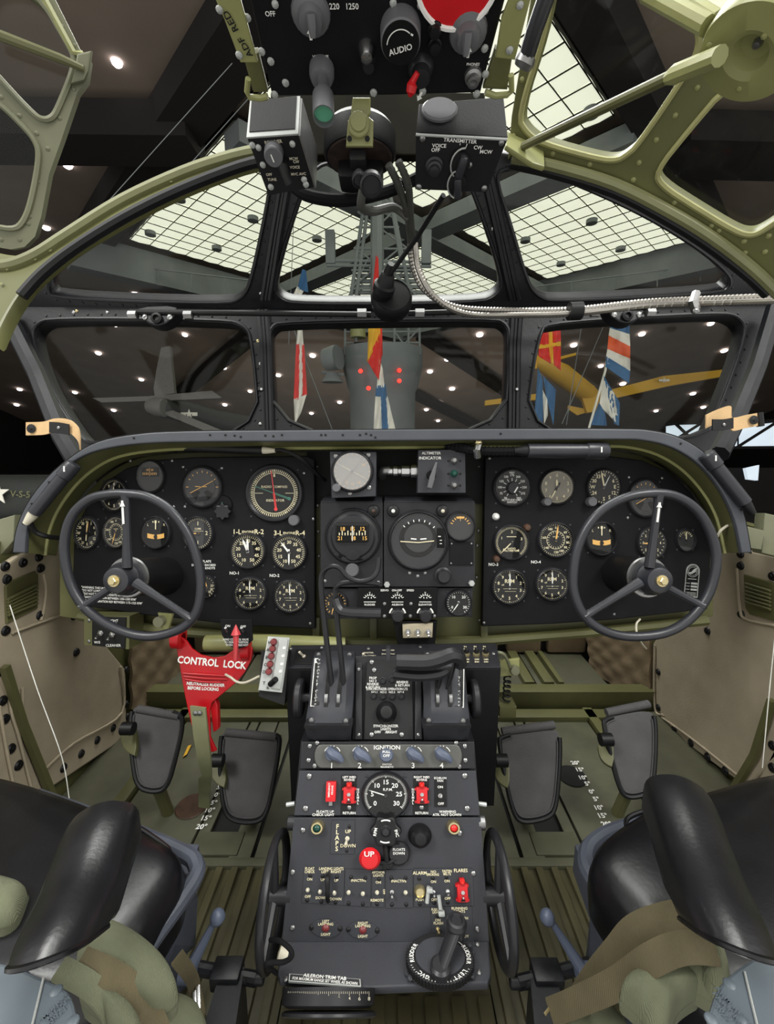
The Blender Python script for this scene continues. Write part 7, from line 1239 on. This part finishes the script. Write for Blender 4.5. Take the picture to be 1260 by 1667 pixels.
# receiver box
def hexbox(t, front, back, m, nm='case'): b = B(); b.hexa([D(*p) for p in front], [D(*p) for p in back]); return obj(nm, b, M[m], t, 20)
t = thing('receiver_box', D(455, 250, .82), 'black receiver control box with silver edge under the overhead panel, pilot side', 'radio box')
hexbox(t, [(403, 226, .77), (485, 220, .77), (511, 305, .855), (437, 318, .855)], [(409, 166, .775), (488, 160, .775), (514, 244, .87), (440, 256, .87)], 'black')
ft = Pl((403, 226, .77), (485, 220, .77), (437, 318, .855)); tp = Pl((403, 226, .77), (485, 220, .77), (409, 166, .775))
b = B(); b.out(tp, [[(402, 226), (486, 220), (489, 159), (408, 166)]], .004, 0, .003); lidp = obj('lid', b, M['alu'], t); b = B(); b.out(tp, [[(407, 218), (481, 213), (484, 161), (411, 167)]], .002, 0, .0045); obj('lid_cover', b, M['black'], lidp)
b = B(); rt_ = [D(486, 221, .769), D(489, 160, .774), D(515, 244, .868), D(512, 306, .853)]; b.hexa(rt_, [p + RT * .003 for p in rt_]); obj('side_plate', b, M['steel'], t)
sf = ft.sc(450, 260); b = B(); b.lathe(ft.fr(446, 246), [(0, 0), (15 * sf, 0), (14.5 * sf, .02), (13 * sf, .022), (0, .022)], 24); kn = obj('volume_knob', b, M['knob_grey'], t); b = B(); b.tube([ft.at(441, 252, .023), ft.at(446, 264, .023)], .0012, 6); obj('pointer', b, M['white'], kn)
b = B(); b.tube([ft.at(461, 266, .002), ft.at(460, 272, .018), ft.at(464, 286, .026), ft.at(470, 300, .03)], [.009, .009, .007, .0075], 10); obj('crank', b, M['black'], t)
PT(t, ft, [('RECEIVER', 445, 231, 6, 1, 3), ('MCW', 478, 258, 5), ('CW', 482, 263, 5), ('VOICE', 480, 272, 5), ('OFF', 438, 284, 5), ('MVC AVC', 486, 283, 5), ('TUNE', 443, 292, 5)], 'ivory', .001)
screws(ft, [(411, 236), (421, 240), (476, 234), (428, 268), (495, 292), (441, 304), (498, 300)], t, 5, 'alu', .001)
# transmitter box
t = thing('transmitter_box', D(750, 250, .82), 'black transmitter control box with large round button beside the copilot hatch', 'radio box')
hexbox(t, [(677, 219, .76), (826, 227, .76), (792, 313, .84), (676, 308, .84)], [(681, 172, .765), (818, 158, .765), (800, 240, .87), (684, 240, .87)], 'black')
ft = Pl((677, 219, .76), (826, 227, .76), (676, 308, .84)); tp = Pl((677, 219, .76), (826, 227, .76), (681, 165, .765))
b = B(); b.out(tp, [[(678, 218), (826, 226), (819, 160), (682, 172)]], .004, .001, .003); obj('lid', b, M['black'], t); b = B(); b.tube([ft.at(677, 219, .002), ft.at(826, 227, .002)], .0022, 6); obj('worn_edge', b, M['alu'], t)
sf = ft.sc(740, 260); b = B(); b.lathe(tp.fr(715, 184, 0, .002) @ Matrix.Diagonal((1, .7, 1, 1)), [(0, .008), (25 * sf, .008), (28 * sf, .005), (28 * sf, 0)], 32); obj('lid_button', b, M['knob_grey'], t)
b = B(); b.lathe(ft.fr(707, 270), [(0, 0), (15 * sf, 0), (15 * sf, .004), (12 * sf, .006), (12 * sf, .012), (9 * sf, .014), (8 * sf, .02), (0, .022)], 20); obj('push_knob', b, M['bezel'], t)
for (x, y, m, r) in ((749, 264, 'wheel', -10), (743, 298, 'wheel', 8)):
    b = B(); b.lathe(ft.fr(x, y), [(0, 0), (17 * sf, 0), (16 * sf, .006), (0, .008)], 24); sel = obj('selector', b, M['black'], t); b = B(); b.box(ft.fr(x + 2, y, r, .014), 13 * sf, 32 * sf, .018, .006); obj('grip', b, M['chrome' if False else 'wheel'], sel); b = B(); n_ = [(math.cos(R(k)) * 19 * sf, math.sin(R(k)) * 22 * sf) for k in range(100, 260, 16)]; b.tube([ft.fr(x + 4, y, r, .006) @ Vector((p[0], p[1], 0)) for p in n_], .0015, 6); obj('index_edge', b, M['alu'], sel)
PT(t, ft, [('TRANSMITTER', 749, 229, 6.5, 1.15, -2), ('VOICE', 715, 237, 6.5, 1.1), ('OFF', 709, 244, 6.5, 1.1), ('CW', 778, 240, 6.5, 1.1), ('MCW', 791, 247, 6.5, 1.1), ("'   /", 754, 238, 7)], 'white', .001)
screws(ft, [(688, 225), (816, 232), (682, 304), (788, 306), (764, 268)], t, 5, 'steel', .001)
# magnetic device between the boxes
t = thing('overhead_reel', D(586, 245, .84), 'round brown faced black device under an olive clamp between the radio boxes', 'device')
dp = Pl((586, 215, .80), (640, 215, .80), (586, 270, .898)); s = dp.sc(586, 245); b = B(); b.lathe(dp.fr(586, 258), [(0, -.05), (54 * s, -.05), (60 * s, -.04), (60 * s, -.006), (57 * s, 0), (0, 0)], 40); obj('drum', b, M['black'], t); b = B(); b.lathe(dp.fr(586, 258), [(0, .002), (52 * s, .002), (54 * s, 0), (0, 0)], 40); mk('brownface', (50, 38, 34), .5, var=.5, scale=50); obj('face', b, M['brownface'], t)
b = B(); b.out(Pl((586, 205, .755), (640, 205, .755), (586, 165, .74)), [[(574, 158), (603, 158), (603, 183), (599, 188), (608, 196), (607, 238), (563, 238), (566, 196), (574, 188), (571, 183)]], .012, .003); ob = obj('clamp_plate', b, M['olive_light'], t); p_ = Pl((586, 205, .749), (640, 205, .749), (586, 165, .734)); b = B(); b.cyl(p_.fr(584, 203), 15 * s, .005, 20, .002); b.lathe(p_.fr(584, 200, 0, .004), [(0, .006), (11 * s, .006), (12 * s, 0)], 20); obj('clamp_bolt', b, M['olive_light'], ob)
for x in (569, 598): b = B(); b.cyl(p_.fr(x, 226, 0, .0), 3.6 * s, .0015, 12); obj('hole', b, M['dark'], ob)
b = B(); b.box(dp.fr(583, 250, 0, .012), 28 * s, 30 * s, .02, .006); obj('latch', b, M['bezel'], t); b = B(); b.box(axis_fr(D(588, 284, .90), -FWD), 76 * s, 40 * s, .05, .012); lw = obj('lower_housing', b, M['black'], t); b = B(); b.box(axis_fr(D(588, 284, .873), -FWD), 58 * s, 8 * s, .003); obj('name_bar', b, M['bezel'], lw)
for x, y, r, e in ((604, 300, 18, 312), (584, 292, 11, 303)): b = B(); b.lathe(axis_fr(D(x, y - 10, .83), D(x + 1, e, .80) - D(x, y - 10, .83)), [(0, 0), (r * s * .6, 0), (r * s * .7, .012), (r * s, .02), (r * s, .034), (r * s * .85, .036), (r * s * .7, .03), (0, .03)], 20); obj('nozzle', b, M['bezel'], t)
b = B(); b.out(Pl(.90), [[(440, 150), (790, 150), (790, 240), (690, 252), (480, 252), (440, 240)]], .02, .003); solo('overhead_bulkhead', b, M['dark_olive'], 'dark olive bulkhead plate behind the overhead radio boxes', 'bulkhead')
for px, lb in (([(540, 160), (565, 160), (565, 215), (540, 215)], 'A'), ): pass
for x, y in ((553, 189), (632, 189), (633, 196)): pass
# tan straps at the lower corners of the windshield
def tanstrap(label, pts, dark, rivet):
    t = thing('retaining_strap', pts[0], label, 'strap', 'tan retaining straps'); P = cat(pts, 6); g = [[p - UPV * .016, p, p + UPV * .016] for p in P]; b = B(); b.sheet(g, FWD * .004); obj('webbing', b, M['strap_tan'], t, 60)
    P2 = cat([p - FWD * .004 for p in dark], 4); b = B(); b.sheet([[p - UPV * .013, p + UPV * .013] for p in P2], FWD * .003); k = obj('black_tab', b, M['black'], t); inst('snap', screw_mesh(.004, 'steel'), axis_fr(dark[1] - FWD * .005, -FWD), k)
    b = B(); b.lathe(axis_fr(rivet - FWD * .002, -FWD), [(0, .004), (.003, .004), (.005, .002), (.011, .001), (.011, 0)], 14); obj('grommet', b, M['black'], t)
tanstrap('tan webbing strap with black tab at the pilot side of the glare shield', [D(42, 698, 1.06), D(70, 697, 1.05), D(90, 692, 1.03), D(112, 694, 1.02), D(126, 706, 1.01), D(130, 722, 1.0)], [D(82, 696, 1.03), D(98, 697, 1.02), D(114, 700, 1.015)], D(52, 698, 1.055))
tanstrap('tan webbing strap with black tab at the copilot side of the glare shield', [D(1150, 686, 1.02), D(1172, 676, 1.03), D(1190, 672, 1.04), D(1192, 690, 1.04), D(1215, 686, 1.05), D(1238, 682, 1.06)], [D(1158, 692, 1.01), D(1176, 692, 1.01), D(1192, 689, 1.015)], D(1226, 684, 1.05))
b = B(); b.tube([D(1236, 672, 1.06), D(1238, 694, 1.06)], .008, 8); solo('strap_bar', b, M['black'], 'short black bar at the end of the copilot tan strap', 'bar')
for s, P, n in ((-1, ((130, 760, 1.12), (100, 710, 1.2), (60, 610, 1.28), (10, 510, 1.32)), 'pilot'), (1, ((1170, 740, 1.12), (1195, 690, 1.2), (1232, 600, 1.28), (1262, 500, 1.30)), 'copilot')):
    b = B(); b.tube([D(*p) for p in P], .024, 8); solo('corner_post', b, M['frame_black'], 'black slanting corner post at the outer windshield edge, %s side' % n, 'post', 'windshield corner posts')
